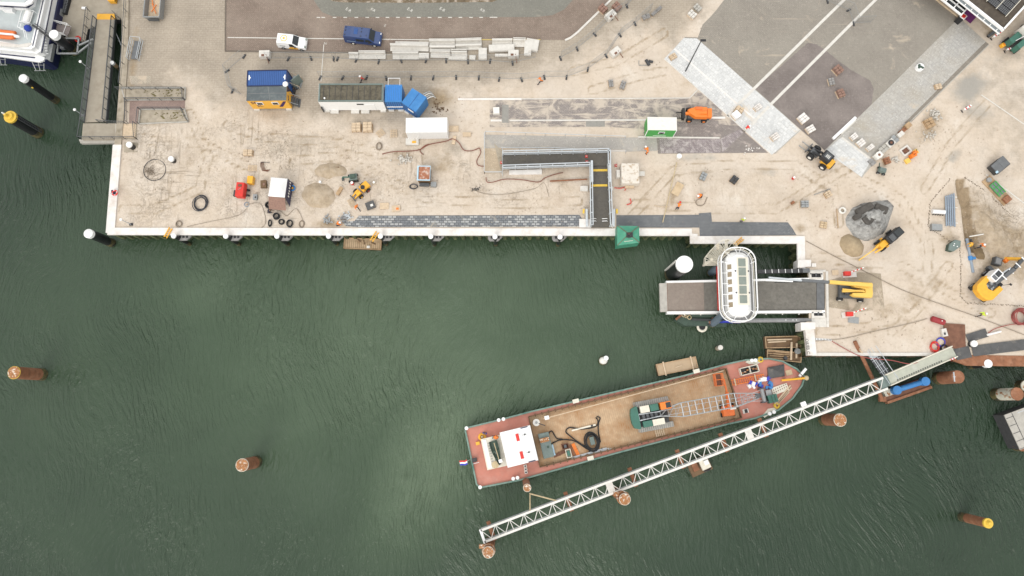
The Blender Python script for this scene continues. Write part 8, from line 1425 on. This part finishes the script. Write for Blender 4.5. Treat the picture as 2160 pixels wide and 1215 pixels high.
for a in (('black square lid with white marks on sand by the worker', 782, 434, 22, 1.3, 1.1, .3, 'tarp_grey', 'lid', 'lid', 'white_dirty'), ('tan board on sand near the granite strip, left of two', 811, 435, 2, 1.3, .95, .12, 'wood_pale'), ('tan board carrying a small orange machine by the granite strip', 836, 440, 5, 1.2, .9, .1, 'wood_pale', 'plate', 'board', 'orange'), ('long plywood board on sand right of the stained tarpaulin stack', 1429, 399, 60, 2.0, 1.15, .08, 'ply'), ('flat pale panel between storage container and pallet', 956, 272, 0, 1.6, .9, .1, 'wood_pale'), ('upright tan board under the storage container corner', 958, 296, 80, 1.3, .5, .1, 'wood_pale'), ('pale slab base with yellow buckets below the storage container', 870, 300, 0, 1.9, 1.0, .25, 'concrete_pale', 'slab', 'slab', 'yellow'),
        ('brown steel road plate on sand near the black mats', 2013, 709, 86, 3.5, 3.0, .05, 'rust_dark', 'road_plate', 'plate'), ('black rubber mat above the quay edge at the right', 2060, 708, 17, 3.0, 1.2, .06, 'tarp_grey', 'mat', 'mat'), ('long black rubber matting along the rusty quay', 2112, 733, 7, 8.4, 1.5, .06, 'tarp_grey', 'mat', 'mat'), ('black rubber matting at the gangway head', 2030, 745, 12, 2.2, 1.6, .07, 'tarp_grey', 'mat', 'mat'), ('small grey control box beside the brown road plate', 1989, 702, -80, 1.1, .7, .4, 'concrete_pale', 'control_box', 'box', 'dark'), ('white base plate under the red lamp, upper', 1791, 580, 3, 2.0, .75, .1, 'concrete_white'), ('pale base plate under the red lamp, lower', 1788, 664, 6, 1.8, .8, .1, 'concrete_pale'),
        ('tan board lying on sand above the red lamp plate', 1761, 575, 4, .9, .7, .1, 'wood_pale'), ('grey cardboard sheet on sand below the lower red lamp', 1800, 675, -8, 1.5, .9, .03, 'steel'), ('rusty trough lying on the flat brown heap', 708, 356.5, 8, 1.2, .35, .3, 'wood_dark', 'trough', 'trough'), ('brown trough standing right of the round brown heap', 717, 404, 60, 1.3, .5, .35, 'wood', 'trough', 'trough'), ('little brown crate left of the work tent', 558, 390, 5, .8, 1.1, .5, 'wood_dark', 'crate', 'crate', 'brick_red'), ('yellow cupboard above the red generator', 532, 383, -3, .8, 1.1, .9, 'yellow', 'cabinet', 'cabinet'), ('small grey battery box right of the generator', 540, 417, 0, .6, .8, .4, 'steel', 'battery_box', 'box', 'dark'),
        ('blue cable drum on a tan board beside the work tent', 618, 398, 0, .9, 1.0, .1, 'wood_pale', 'cable_drum', 'drum'), ('pale ledge board between the abutment and the sand corner', 1655 + 60, 560, 0, .6, .5, .3, 'concrete_white', 'block', 'block')): plate(*a)
o = [x for x in col.objects if x.name.startswith('cable_drum')][0]; B(MB().torus((0, 0, .3), .36, .12, 16, 6), 'cable', 'blue', o); B(MB().cyl((0, 0, .16), (0, 0, .35), .15, n=8), 'hub', 'yellow', o)
for lb, px, py, mt in (('red lamp unit on the upper white base plate by the boom lift', 1785, 578, 'red'), ('red lamp unit on the lower base plate by the boom lift', 1790, 663, 'red')): o = thing('warning_lamp', lb, 'lamp', G(px, py, .2)); B(MB().box(0, 0, 0, .9, .6, .5), 'housing', mt, o); B(MB().bar((.5, .2, .5), (2.2, .8, .8), .12), 'boom', 'white', o); m = MB(); [m.box(.8 + k * .5, .31 + .17 * k, .52 + .09 * k, .2, .16, .16, .34) for k in range(3)]; B(m, 'stripes', 'red', o)
# ------------------------------------------------------------------ hoses, cables, coils, pipes
def spline(P, s=6):
    q = []
    for i in range(len(P) - 1):
        p0, p1, p2, p3 = P[max(i - 1, 0)], P[i], P[i + 1], P[min(i + 2, len(P) - 1)]
        for k in range(s): f = k / s; q.append(.5 * ((2 * p1) + (p2 - p0) * f + (2 * p0 - 5 * p1 + 4 * p2 - p3) * f * f + (3 * p1 - p0 - 3 * p2 + p3) * f ** 3))
    return q + [P[-1]]
def hose(name, label, pts, r, mt, z=.0, cat='hose'):
    P = [G(p[0], p[1], (p[2] if len(p) > 2 else z) + r) for p in pts]; o = MB().tube(spline(P), r, 6).build(name, M[mt]); return tag(o, label, cat)
hose('hose', 'brown hose running past the storage container to the rubble', [(806, 325), (830, 320), (880, 317), (905, 305), (940, 298), (955, 293), (968, 301), (978, 316), (995, 318), (1011, 312)], .065, 'hose_brown', .1)
hose('hose', 'short brown hose branch looping below the storage container', [(893, 326), (886, 318), (895, 308), (905, 304)], .06, 'hose_brown', .1); hose('hose', 'dark brown hose hanging beside the grey ramp rail', [(1011, 312), (1014, 322), (1006, 338), (1008, 348), (1020, 351)], .06, 'hose_brown', .1)
hose('hose', 'wavy brown hose below the dark footbridge ramp', [(1025, 374), (1028, 384), (1040, 384), (1065, 378), (1100, 379), (1135, 384), (1150, 375), (1170, 368), (1188, 364)], .06, 'hose_brown', .15)
hose('pipe', 'straight rusty pipe lying below the footbridge ramp', [(1160, 382), (1200, 380), (1239, 378)], .11, 'rust', .2, 'pipe'); hose('cable', 'long thin cable across the sand left of the footbridge', [(990, 395), (1020, 408), (1060, 410), (1100, 404), (1130, 397), (1148, 386), (1158, 415)], .035, 'cable_sand', .05, 'cable')
hose('cable', 'very long thin cable running from the basin corner to the right edge', [(1700, 508), (1760, 540), (1830, 575), (1900, 610), (1980, 640), (2060, 668), (2165, 708)], .045, 'cable_sand', .06, 'cable'); hose('cable', 'thin cable across the lower right sand', [(1712, 720), (1780, 714), (1840, 700), (1920, 682), (1956, 672)], .04, 'cable_sand', .06, 'cable')
hose('hose', 'red hose crossing from the quay to the gangway over the water', [(1755, 720), (1800, 745), (1830, 755, .3), (1880, 760, .4), (1925, 767, .4), (1975, 748, .1)], .055, 'hose_red', .1); hose('hose', 'red and grey hose along the black mats', [(2085, 702), (2100, 693), (2130, 685), (2165, 682)], .055, 'hose_red', .1)
hose('cable', 'tangled cable left of the work tent', [(520, 432), (545, 428), (555, 440), (560, 470), (548, 485), (560, 495)], .035, 'cable_sand', .05, 'cable'); hose('cable', 'cable running from the tent to the quay edge', [(565, 440), (590, 445), (605, 455), (625, 440), (640, 470), (632, 485)], .035, 'cable_sand', .05, 'cable'); hose('cable', 'thin cable along the west sand', [(395, 478), (430, 470), (500, 455), (520, 440)], .03, 'cable_sand', .05, 'cable')
hose('hose', 'orange hose loop with a worker right of the board', [(1477, 418), (1468, 425), (1472, 433), (1484, 432), (1490, 420), (1492, 416)], .06, 'cable_sand', .05); hose('measuring_pole', 'long tan pole lying across the sand right of the tarpaulin stack', [(1428, 342), (1413, 405), (1398, 469)], .07, 'rope', .1, 'pole'); hose('pole', 'thin pole crossing the long tan pole near the granite strip', [(1380, 433), (1395, 436), (1412, 436)], .05, 'wood_pale', .1, 'pole'); hose('pole', 'thin iron bar lying right of centre on the sand', [(1717, 411), (1752, 398)], .05, 'steel', .1, 'pole'); hose('plank', 'pale plank over the pipe trench at the right', [(2045, 499), (2110, 488)], .09, 'white_dirty', .3, 'plank'); hose('timber', 'tan timber left of the gravel heap', [(1765, 440), (1768, 480)], .07, 'wood', .1, 'timber'); hose('hose', 'red hose scraps near the footbridge right rail', [(1296, 396), (1310, 397), (1320, 394), (1318, 402)], .06, 'red', .08); hose('hose', 'red strap lying right of the footbridge at the quay', [(1329, 419), (1331, 428), (1322, 432)], .07, 'red', .08)
def coil(label, px, py, R, r, mt, n=4, sx=1, sy=1, name='cable_coil', cat='cable coil', z=0, seed=1):
    t = thing(name, label, cat, G(px, py, z)); q = random.Random(seed + int(px))
    for k in range(n): B(MB().torus((q.uniform(-.15, .15) * R, q.uniform(-.2, .2) * R, r + k * r * 1.2), R * q.uniform(.85, 1.08), r, 26, 5, sx=sx, sy=sy), 'turn', mt, t)
coil('large coil of dark blue cable on the west sand', 424, 429, 1.05, .055, 'cable', 5, .95, 1.1); coil('black cable coil in front of the tent flap, largest', 584, 457, .42, .08, 'rubber', 4); coil('black cable coil second from the tent toward the quay', 594, 468, .38, .07, 'rubber', 3); coil('black cable coil nearest the quay edge', 612, 472, .42, .08, 'rubber', 4, .9, 1.1); coil('narrow cable loop beside the worker lying in front of the tent', 570, 471, .38, .06, 'rubber', 3, .6, 1.2); coil('thin pale cable loop at the brown heap foot', 637, 473, .42, .04, 'cable_sand', 3, .8, 1.1)
coil('blue thin hose loop below the red generator', 521, 431, .32, .04, 'pipe_grey', 2); coil('black cable ball under the tent flap corner', 568, 433, .4, .09, 'rubber', 4); coil('thin grey cable loop at the quay edge', 378, 473, .4, .05, 'cable_sand', 4); coil('brown cable loop near the storage container left', 800, 309, .5, .05, 'cable_sand', 4, .8, 1.1); coil('bright red hose coil at the quay edge by the gangway', 1970, 732, .62, .05, 'red', 6, .9, 1.05, 'hose_coil', 'hose coil'); coil('blue hose loop beside the bright red hose coil', 1984, 722, .6, .06, 'royal', 2, 1, 1, 'hose_coil', 'hose coil'); coil('black hose loop below the blue one', 1990, 736, .55, .07, 'rubber', 3, .9, 1, 'hose_coil', 'hose coil'); coil('large dark red hose coil at the right edge', 2149, 669, 1.05, .05, 'hose_red', 14, 1, 1.05, 'hose_coil', 'hose coil'); coil('cable tangle right of the rusty shed', 873, 393, .55, .05, 'cable', 3, 1.1, .7); coil('white coil of pipe on sand by the gravel heap', 1775, 444, .38, .1, 'white_dirty', 3)
t = thing('mesh_circle', 'large ring of reinforcement steel filled with tangled wire on the west sand', 'reinforcement ring', G(327, 359)); B(MB().torus((0, 0, .1), 1.62, .05, 30, 5), 'ring', 'dark', t); m = MB(); r = random.Random(4)
for _ in range(46): a, q = r.uniform(0, 6.28), abs(r.gauss(0, .75)); x, y = -.7 + q * math.cos(a), -.2 + q * math.sin(a); m.tube([(x, y, .06), (x + r.uniform(-.4, .4), y + r.uniform(-.4, .4), r.uniform(.1, .35)), (x + r.uniform(-.6, .6), y + r.uniform(-.6, .6), .06)], .022, 4)
o = B(m, 'wire', 'cable_sand', t); o['kind'] = 'stuff'
t = thing('rebar_bundle', 'bent dark reinforcement bars heaped above the work tent', 'rebar', G(559, 351), .2); [B(MB().tube([(-.5 + k * .1, .7, .1), (-.6 + k * .12, .1, .25), (-.45 + k * .12, -.6, .1), (.3 + k * .1, -.9 + k * .05, .1)], .03, 5), 'bar', 'rust_dark', t) for k in range(5)]; B(MB().bar((-.5, .7, .15), (.8, .4, .15), .05), 'tie_bar', 'dark', t)
t = thing('pipe_bundle', 'bundle of long blue grey pipes on white cross bearers at the right', 'pipes', G(2003, 443, .1), head((1999, 477), (1997, 409))); 
for k in range(5): B(MB().cyl((-2.5 + .1 * (k % 2), -.6 + k * .3, .15), (2.5 - .12 * k, -.6 + k * .3, .15), .11, n=10), 'pipe', 'pipe_grey', t)
for x in (-1.9, .4, 2.0): B(MB().bar((x, -1.1, .05), (x, .55, .05), .1), 'bearer', 'white_dirty', t)
for lb, px, py, mt in (('white rolled pipe cover left of the blue grey pipes', 1977, 448, 'pvc_white'), ('grey slotted steel box left of the blue grey pipes', 1972, 481, 'steel')): t = thing('pipe_roll', lb, 'roll', G(px, py), R_(-4)); B(MB().cyl((-.9, 0, .3), (.9, 0, .3), .32, n=14) if mt == 'pvc_white' else MB().box(0, 0, 0, 1.5, .9, .6), 'body', mt, t); m = MB(); [m.box(-.7 + k * .35, -.42, 0, .1, .12, .35) for k in range(5)]; B(m, 'slots', 'dark', t)
t = thing('drain_pipe', 'blue grey pipe with a bright blue coupling in the trench', 'pipe', G(2043, 540, -.3), head((2037, 505), (2050, 574))); B(MB().cyl((-2.5, 0, .3), (2.5, 0, .3), .2, n=12), 'pipe', 'pipe_grey', t); B(MB().cyl((.1, 0, .3), (.7, 0, .3), .32, n=12).cyl((.4, 0, .3), (.4, .7, .3), .2, n=10), 'coupling', 'blue', t); B(MB().cyl((-2.4, .6, .2), (-1.4, .75, .2), .16, n=10), 'stub', 'cable', t)
t = thing('crate_row', 'green framed crates on a long tan base at the right', 'crates', G(2102, 402), head((2078, 376), (2124, 426))); B(MB().box(0, 0, 0, 4.6, 1.6, .15), 'base', 'wood', t); m = MB()
for k in range(3): m.bar((-1.2 + k * .75, -.6, .5), (-1.2 + k * .75, .55, .5), .09)
[m.bar((-1.2, y, .5), (.9, y, .5), .09) for y in (-.6, 0, .55)]; B(m, 'green_frame', 'green_cabin', t); B(MB().box(-.2, 0, .15, 2.1, 1.1, .3), 'crate', 'green_grey', t); B(MB().cyl((-1.9, 0, .15), (-1.9, 0, .5), .35, n=12), 'drum', 'steel', t); B(MB().box(1.8, 0, .15, .9, 1.0, .4), 'box', 'rust', t)
for lb, px, py, rz, R, L_, mt in (('dark red steel tank lying on sand at the lower right', 1975, 677, -18, .42, 1.6, 'red_dark'), ('white bottle shaped tube lying on the black mat', 2095, 703, 14, .16, 2.0, 'pvc_white')): t = thing('tank', lb, 'tank', G(px, py), R_(rz)); B(MB().cyl((-L_ / 2, 0, R), (L_ / 2, 0, R), R, n=14).ball((-L_ / 2, 0, R), R * .5, R, R, 10, 6).ball((L_ / 2, 0, R), R * .5, R, R, 10, 6), 'shell', mt, t); B(MB().box(L_ * .2, 0, 2 * R - .02, .12, .12, .1), 'valve', 'white', t)
t = thing('mooring_bollard', 'white round pile head standing beside the black matting', 'pile', G(2047, 726)); B(MB().cyl((0, 0, 0), (0, 0, .6), .42, n=18), 'post', 'pile_black', t); B(MB().cyl((0, 0, .6), (0, 0, .9), .45, n=18), 'cap', 'white', t)
t = thing('tub', 'white round well cover on the promenade paving', 'well cover', G(1938, 144)); B(MB().cyl((0, 0, 0), (0, 0, .5), .62, .58, n=18), 'ring', 'white', t); m = MB(); r = random.Random(8); [m.ball((r.uniform(-.3, .3), r.uniform(-.3, .3), .5), .22, .18, .16, 7, 5) for _ in range(6)]; B(m, 'contents', 'green_dark', t)
for lb, px, py, mt, R in (('red round tub beside the mini excavator', 744, 388, 'white', .22), ('white capped post in the brown heap', 677, 386, 'white', .16), ('pale post right of the yellow loader', 790, 387, 'offwhite', .16), ('white bucket on the sand edge below the clinker yard', 1431, 332, 'white_dirty', .36), ('red bucket on bare sand', 1672, 377, 'red', .18), ('orange pump on sand right of centre', 1670, 429, 'rust', .2)): t = thing('tub', lb, 'tub', G(px, py)); B(MB().cyl((0, 0, 0), (0, 0, .6), R, R * 1.1, n=12), 'body', mt if mt != 'white' or px != 744 else 'red', t); B(MB().cyl((0, 0, .6), (0, 0, .64), R * .95, n=12), 'lid', 'white' if mt != 'rust' else 'rust', t)
for k, (px, py) in enumerate(((691, 464), (725, 462), (733, 456))): t = thing('sett_pile', '%s pile of blue granite setts waiting by the strip end' % ('left', 'middle', 'right')[k], 'stone pile', G(px, py)); m = MB(); r = random.Random(k); [m.box(r.gauss(0, .32), r.gauss(0, .28), r.uniform(0, .25), .24, .16, .15, r.uniform(0, 3)) for _ in range(26)]; B(m, 'setts', ['steel', 'grey', 'galv'][k], t)
t = thing('paving_machine', 'small orange paving machine between yellow trestles', 'machine', G(1921, 331), .5); B(MB().box(0, 0, .2, .8, .6, .7), 'body', 'orange', t); B(MB().box(-.9, -.3, 0, .7, .7, .35).box(.9, .3, 0, .7, .7, .35), 'trestles', 'yellow_crane', t); B(MB().bar((0, 0, .9), (.6, .5, 1.2), .1), 'handle', 'dark', t)
t = thing('open_frame', 'tan timber box frame with slot left of the orange paving machine', 'frame', G(1909, 319), .6); m = MB(); [m.box(0, s * .5, 0, 1.5, .25, .3).box(s * .65, 0, 0, .2, .75, .3) for s in (-1, 1)]; B(m, 'boards', 'concrete_pale', t); B(MB().box(0, 0, 0, 1.1, .7, .05), 'hollow', 'rust_dark', t)
t = thing('mini_dumper', 'small dark green machine below the promenade end', 'machine', G(1857, 362), -.3); B(MB().box(0, 0, .3, 1.1, .7, .6, 0, .8, .8), 'body', 'green_grey', t); B(MB().bar((-.5, .2, .5), (-.8, .8, 1.0), .1), 'lever', 'green_dark', t); [wheel(t, x, y, .25, .25, .2) for x in (-.4, .4) for y in (-.4, .4)]
t = thing('broken_barrier', 'dark broken frame lying on sand near the fence bend', 'debris', G(1360, 133)); B(MB().box(.4, 0, 0, .4, 1.0, .3, .5).box(.9, .2, 0, .7, .3, .2, -.3), 'plates', 'dark', t); m = MB(); m.bar((-.9, -.4, .1), (.3, -.4, .1), .06).bar((-.9, .4, .1), (-.9, -.4, .1), .06); B(m, 'bars', 'steel', t)
# street lamp whose head leans outward in the view only because it is tall
zl = ztop((1446, 150), (1478, 85), 0); t = thing('street_lamp', 'tall dark street lamp standing on the pale paving strip', 'street lamp', G(1446, 150)); B(MB().cyl((0, 0, 0), (0, 0, zl), .11, .07, n=10), 'post', 'steel_dark', t); B(MB().box(.25, 0, zl, .75, .3, .12), 'lamp_head', 'black', t)
# lettering on the white wall, warning boards on the quay
wl_ = thing('painted_letters', 'black letters painted on the white wall beside the timber raft', 'lettering', G(1703, 733, .51)); 
for s, px, py in (('OR', 1702, 721), ('8B', 1704, 733), ('C', 1705, 744)): p = G(px, py, .505) - wl_.location; text(s, p.x, p.y, .62, R_(-90), M['black'], wl_, .01)
t = thing('marker_strip', 'white strip with black ticks lying on sand beside the lettered wall', 'strip', G(1733, 716, .03), R_(-4)); B(MB().box(0, 0, 0, 2.8, .3, .02), 'strip', 'white', t); m = MB(); [m.box(-1.25 + k * .21, 0, .021, .08, .24, .006) for k in range(13)]; B(m, 'ticks', 'black', t)
t = thing('lifebuoy', 'red lifebuoy on a dark stand on the west quay wall', 'lifebuoy', G(246, 409, .2)); B(MB().torus((0, 0, .5), .36, .1, 16, 6), 'ring', 'red', t); B(MB().box(-.35, .15, 0, .4, .6, .5), 'stand', 'navy', t); m = MB(); [m.box(.36 * math.cos(a), .36 * math.sin(a), .56, .12, .12, .06) for a in (.3, 1.9, 3.4, 5.0)]; B(m, 'bands', 'white', t)
# ------------------------------------------------------------------ mobile fences
FLBL = {'a': 'upper fence row beside the road', 'b': 'lower fence row above the site cabins', 'c': 'fence row running up to the right by the curved kerb', 'd': 'loose fence line left of the site cabins', 'e': 'fallen fence group on the square paving', 'f': 'fence line right of the precast row'}
proto_f = None
def fence(row, pts, feet=True):
    global proto_f
    for i, (a, b) in enumerate(zip(pts, pts[1:])):
        A_, B_ = G(*a), G(*b); d = B_ - A_; ln = min(d.length, 3.6); lb = '%s mesh panel of the %s' % (ORD[i], FLBL[row])
        if proto_f is None:
            proto_f = thing('fence_panel', lb, 'fence', A_, 0, 'mobile site fence panels'); m = MB(); L_ = 3.4; H_ = 2.0
            m.tube([(0, 0, .1), (0, 0, H_), (L_, 0, H_), (L_, 0, .1)], .022, 6).bar((0, 0, .25), (L_, 0, .25), .04); B(m, 'frame', 'steel', proto_f)
            m = MB(); [m.bar((.1 + k * .2, 0, .25), (.1 + k * .2, 0, H_), .009) for k in range(17)]; [m.bar((0, 0, .5 + k * .3), (L_, 0, .5 + k * .3), .009) for k in range(5)]; B(m, 'mesh', 'steel', proto_f)
            m = MB(); m.box(0, -.05, 0, .26, .78, .15, 0, .9, .94); f = B(m, 'foot', 'dark', proto_f); B(MB().cyl((0, .0, .15), (0, 0, .35), .05, n=8), 'socket', 'steel', f)
            q = proto_f
        else: q = dup(proto_f, A_, 0, lb)
        q.rotation_euler = (0, 0, math.atan2(d.y, d.x)); q.scale = (d.length / 3.4, 1, 1)
        for c in q.children:
            if c.name.startswith('foot'): c.scale = (3.4 / d.length, 1, 1); c.rotation_euler = (0, 0, -q.rotation_euler.z * .6 + rnd.uniform(-.5, .5))
fence('a', [(566, 124), (609, 124), (656, 123), (704, 124), (712.5, 124), (752, 127), (799, 130), (846, 128), (899, 128), (941, 128), (987, 130), (1034, 129), (1081, 133), (1129, 122)]); fence('b', [(676, 164), (723.5, 164), (774, 163), (814.5, 165), (867, 164), (914, 164), (962, 163), (1010, 164), (1053, 167), (1100, 168), (1148, 163), (1195, 163), (1240, 146)])
fence('c', [(1182, 123), (1217, 103), (1254, 73), (1288, 38), (1322, 13), (1345, -14)]); fence('d', [(516, 119), (480, 150), (491, 192), (510, 200)]); fence('e', [(1745, 3), (1790, 22), (1800, 50), (1835, 48)]); fence('f', [(1240, 146), (1278, 118), (1307, 74), (1339, 50), (1372, 22)])
# ------------------------------------------------------------------ people
POSE = {
 'stand': dict(pv=(0, 0, .93), ch=(.02, 0, 1.38), nk=(.03, 0, 1.5), hd=(.06, 0, 1.66), el=[(.02, -.28, 1.14), (.06, .28, 1.14)], wr=[(.18, -.26, .95), (.22, .24, .98)], kn=[(.03, -.11, .5), (.02, .11, .5)], an=[(0, -.13, .09), (-.02, .13, .09)]),
 'walk': dict(pv=(0, 0, .92), ch=(.06, 0, 1.36), nk=(.08, 0, 1.48), hd=(.13, 0, 1.63), el=[(.16, -.28, 1.14), (-.2, .28, 1.16)], wr=[(.36, -.24, 1.02), (-.3, .26, .94)], kn=[(-.08, -.11, .5), (.26, .11, .52)], an=[(-.42, -.12, .16), (.36, .12, .09)]),
 'bend': dict(pv=(-.05, 0, .9), ch=(.36, 0, 1.16), nk=(.48, 0, 1.18), hd=(.63, 0, 1.16), el=[(.5, -.25, .85), (.5, .25, .85)], wr=[(.62, -.16, .6), (.66, .14, .62)], kn=[(.06, -.13, .5), (-.04, .13, .48)], an=[(0, -.15, .09), (-.14, .15, .09)]),
 'kneel': dict(pv=(0, 0, .42), ch=(.3, 0, .76), nk=(.4, 0, .82), hd=(.54, 0, .86), el=[(.46, -.24, .5), (.46, .24, .5)], wr=[(.62, -.14, .26), (.66, .14, .24)], kn=[(.3, -.15, .1), (.3, .15, .1)], an=[(-.12, -.14, .08), (-.12, .14, .08)])}
def skinmesh(name, verts, edges, rad, mt, parent):
    me = bpy.data.meshes.new(name); me.from_pydata([tuple(v) for v in verts], edges, []); o = bpy.data.objects.new(name, me); col.objects.link(o); o.parent = parent; me.materials.append(M[mt])
    s = o.modifiers.new('skin', 'SKIN'); s.use_smooth_shade = True
    for i, r in enumerate(rad): me.skin_vertices[0].data[i].radius = (r, r)
    me.skin_vertices[0].data[0].use_root = True; u = o.modifiers.new('sub', 'SUBSURF'); u.levels = u.render_levels = 1; return o
def person(label, px, py, rz, pose, jacket, trous='trousers', hat='white', z=0):
    p = POSE[pose]; t = thing('person', label, 'person', G(px, py, z), R_(rz)); V = Vector; pv, ch, nk, hd = (V(p[k]) for k in ('pv', 'ch', 'nk', 'hd')); side = lambda s: V((0, s * .19, 0))
    vs = [pv, (pv + ch) / 2, ch, nk, hd, hd + V((.01, 0, .1))]; es = [(0, 1), (1, 2), (2, 3), (3, 4), (4, 5)]; rd = [.13, .13, .14, .06, .1, .07]
    for s in (0, 1):
        q = (-1, 1)[s]; sh = ch + V((0, q * .19, .03)); el, wr = V(p['el'][s]), V(p['wr'][s]); i = len(vs); d = (wr - el).normalized(); pm = wr + d * .08
        vs += [sh, el, wr, pm]; rd += [.065, .05, .035, .035]; es += [(2, i), (i, i + 1), (i + 1, i + 2), (i + 2, i + 3)]
        for k in range(5):
            f = len(vs); lat = V((0, (k - 2) * .02, 0)) if k else V((.02, -q * .05, 0)); vs += [pm + d * .03 + lat, pm + d * (.085 if k else .05) + lat * 1.3 + V((.015, 0, -.01))]; rd += [.009, .008]; es += [(i + 3, f), (f, f + 1)]
        hp = pv + V((0, q * .1, -.06)); kn, an = V(p['kn'][s]), V(p['an'][s]); j = len(vs); vs += [hp, kn, an, an + V((.15, 0, -.04))]; rd += [.09, .065, .045, .04]; es += [(0, j), (j, j + 1), (j + 1, j + 2), (j + 2, j + 3)]
    skinmesh('body', vs, es, rd, 'skin', t)
    vs = [pv + (ch - pv) * .1, (pv + ch) / 2, ch, ch + (nk - ch) * .6]; es = [(0, 1), (1, 2), (2, 3)]; rd = [.165, .165, .175, .09]
    for s in (0, 1): sh = ch + V((0, (-1, 1)[s] * .2, .03)); el, wr = V(p['el'][s]), V(p['wr'][s]); i = len(vs); vs += [sh, el, el.lerp(wr, .85)]; rd += [.085, .068, .055]; es += [(2, i), (i, i + 1), (i + 1, i + 2)]
    skinmesh('jacket', vs, es, rd, jacket, t)
    vs = [pv + (ch - pv) * .12, pv]; es = [(0, 1)]; rd = [.15, .155]
    for s in (0, 1): hp = pv + V((0, (-1, 1)[s] * .1, -.07)); kn, an = V(p['kn'][s]), V(p['an'][s]); i = len(vs); vs += [hp, kn, kn.lerp(an, .9)]; rd += [.11, .085, .07]; es += [(1, i), (i, i + 1), (i + 1, i + 2)]
    skinmesh('trousers', vs, es, rd, trous, t)
    for s in (0, 1): a = V(p['an'][s]); B(MB().box(a.x + .06, a.y, max(0, a.z - .09), .3, .11, .12, 0, .85, .85), 'boot', 'black', t)
    if hat: B(MB().ball(hd + V((-.01, 0, .08)), .15, .13, .11, 12, 6).cyl(hd + V((.02, 0, .06)), hd + V((.02, 0, .08)), .165, n=14), 'helmet', hat, t, smooth=True)
    else: B(MB().ball(hd + V((-.02, 0, .06)), .12, .115, .1, 10, 6), 'hair', 'wood_dark', t, smooth=True)
    B(MB().ball(hd + V((.11, 0, .0)), .022, .018, .03, 6, 4).ball(hd + V((.1, .035, .035)), .013, .013, .013, 6, 4).ball(hd + V((.1, -.035, .035)), .013, .013, .013, 6, 4).box(hd.x + .1, 0, hd.z - .06, .012, .05, .012), 'face', 'skin', t); return t
person('person in red jacket and white helmet walking behind the long white office unit', 766, 171, -160, 'walk', 'red', 'trousers'); person('person in orange jacket and dark trousers striding across the sand below the fence', 1140, 175, 200, 'walk', 'hivis', 'trousers', 'orange')
person('person in orange bending with a long tool at the grey ramp end', 1364, 323, 120, 'bend', 'hivis', 'hivis', 'white'); hose('long_tool', 'long rake handle held by the bending orange worker', [(1366, 319, .8), (1357, 308, .1)], .03, 'wood_pale', 0, 'tool')
person('person in orange vest and black trousers beside the black lid', 755, 440, -60, 'walk', 'hivis', 'black', 'orange'); person('person in orange kneeling over the granite setts', 712, 474, 10, 'kneel', 'hivis', 'trousers', 'white'); person('person in dark clothes crouching in front of the tent', 567, 447, 0, 'kneel', 'trousers', 'trousers', None)
person('person in dark red and orange standing by the granite strip', 1428, 440, 70, 'bend', 'hivis', 'trousers', 'red'); person('person in orange holding the hose loop right of the board', 1477, 415, 200, 'bend', 'hivis', 'trousers', 'white'); person('person in lime yellow vest on the dark granite strip', 1563, 468, 90, 'stand', 'hivis_lime', 'grey', 'white')
person('person in yellow and orange guiding the trench pipe', 2043, 516, 210, 'bend', 'yellow', 'hivis', 'yellow_mark'); person('person in orange standing in the pipe trench bank', 2063, 521, 190, 'walk', 'hivis', 'trousers', 'white', .4); person('person in lime vest and black trousers walking at the lower right', 2063, 665, 10, 'walk', 'hivis_lime', 'black', 'white')
person('person in orange working between the yellow trestles', 1927, 325, 200, 'bend', 'hivis', 'hivis', 'orange'); person('person in blue overalls on the red afterdeck of the barge', 1023, 914, 80, 'stand', 'cloth_blue', 'cloth_blue', None, DZ); person('person in orange crouching at the barge aft cabin', 1041, 922, 0, 'kneel', 'hivis', 'trousers', 'orange', DZ + .97)
person('person in red at the red and white barrier by the kerb strip', 1569, 276, 30, 'bend', 'red', 'white_dirty', 'white')
# ------------------------------------------------------------------ scattered grit: too many to count
m = MB(); r = random.Random(77)
def grit(cx, cy, sx, sy, n, s0, s1):
    for _ in range(n):
        px, py = r.gauss(cx, sx), r.gauss(cy, sy); p = G(px, py)
        if inside(np.array([p.x]), np.array([p.y]), LANDPOLY)[0]: s = r.uniform(s0, s1); m.box(p.x, p.y, -.02, s, s * r.uniform(.5, 1), s * .6 + .04, r.uniform(0, 3), .7, .7)
for a in ((350, 330, 60, 40, 260), (560, 320, 100, 40, 300), (700, 320, 90, 30, 260), (850, 380, 60, 40, 240), (1120, 420, 80, 25, 240), (1450, 390, 90, 40, 260), (1750, 430, 60, 40, 200), (1960, 300, 60, 40, 260), (2050, 470, 40, 60, 260), (1850, 690, 80, 30, 220), (1350, 70, 60, 40, 160), (960, 220, 60, 30, 160)): grit(*a[:4], a[4] // 2, .05, .15)
o = m.build('loose_stones', mat('loose_stone', (.40, .33, .255), .95, .4, .5)); tag(o, kind='stuff')
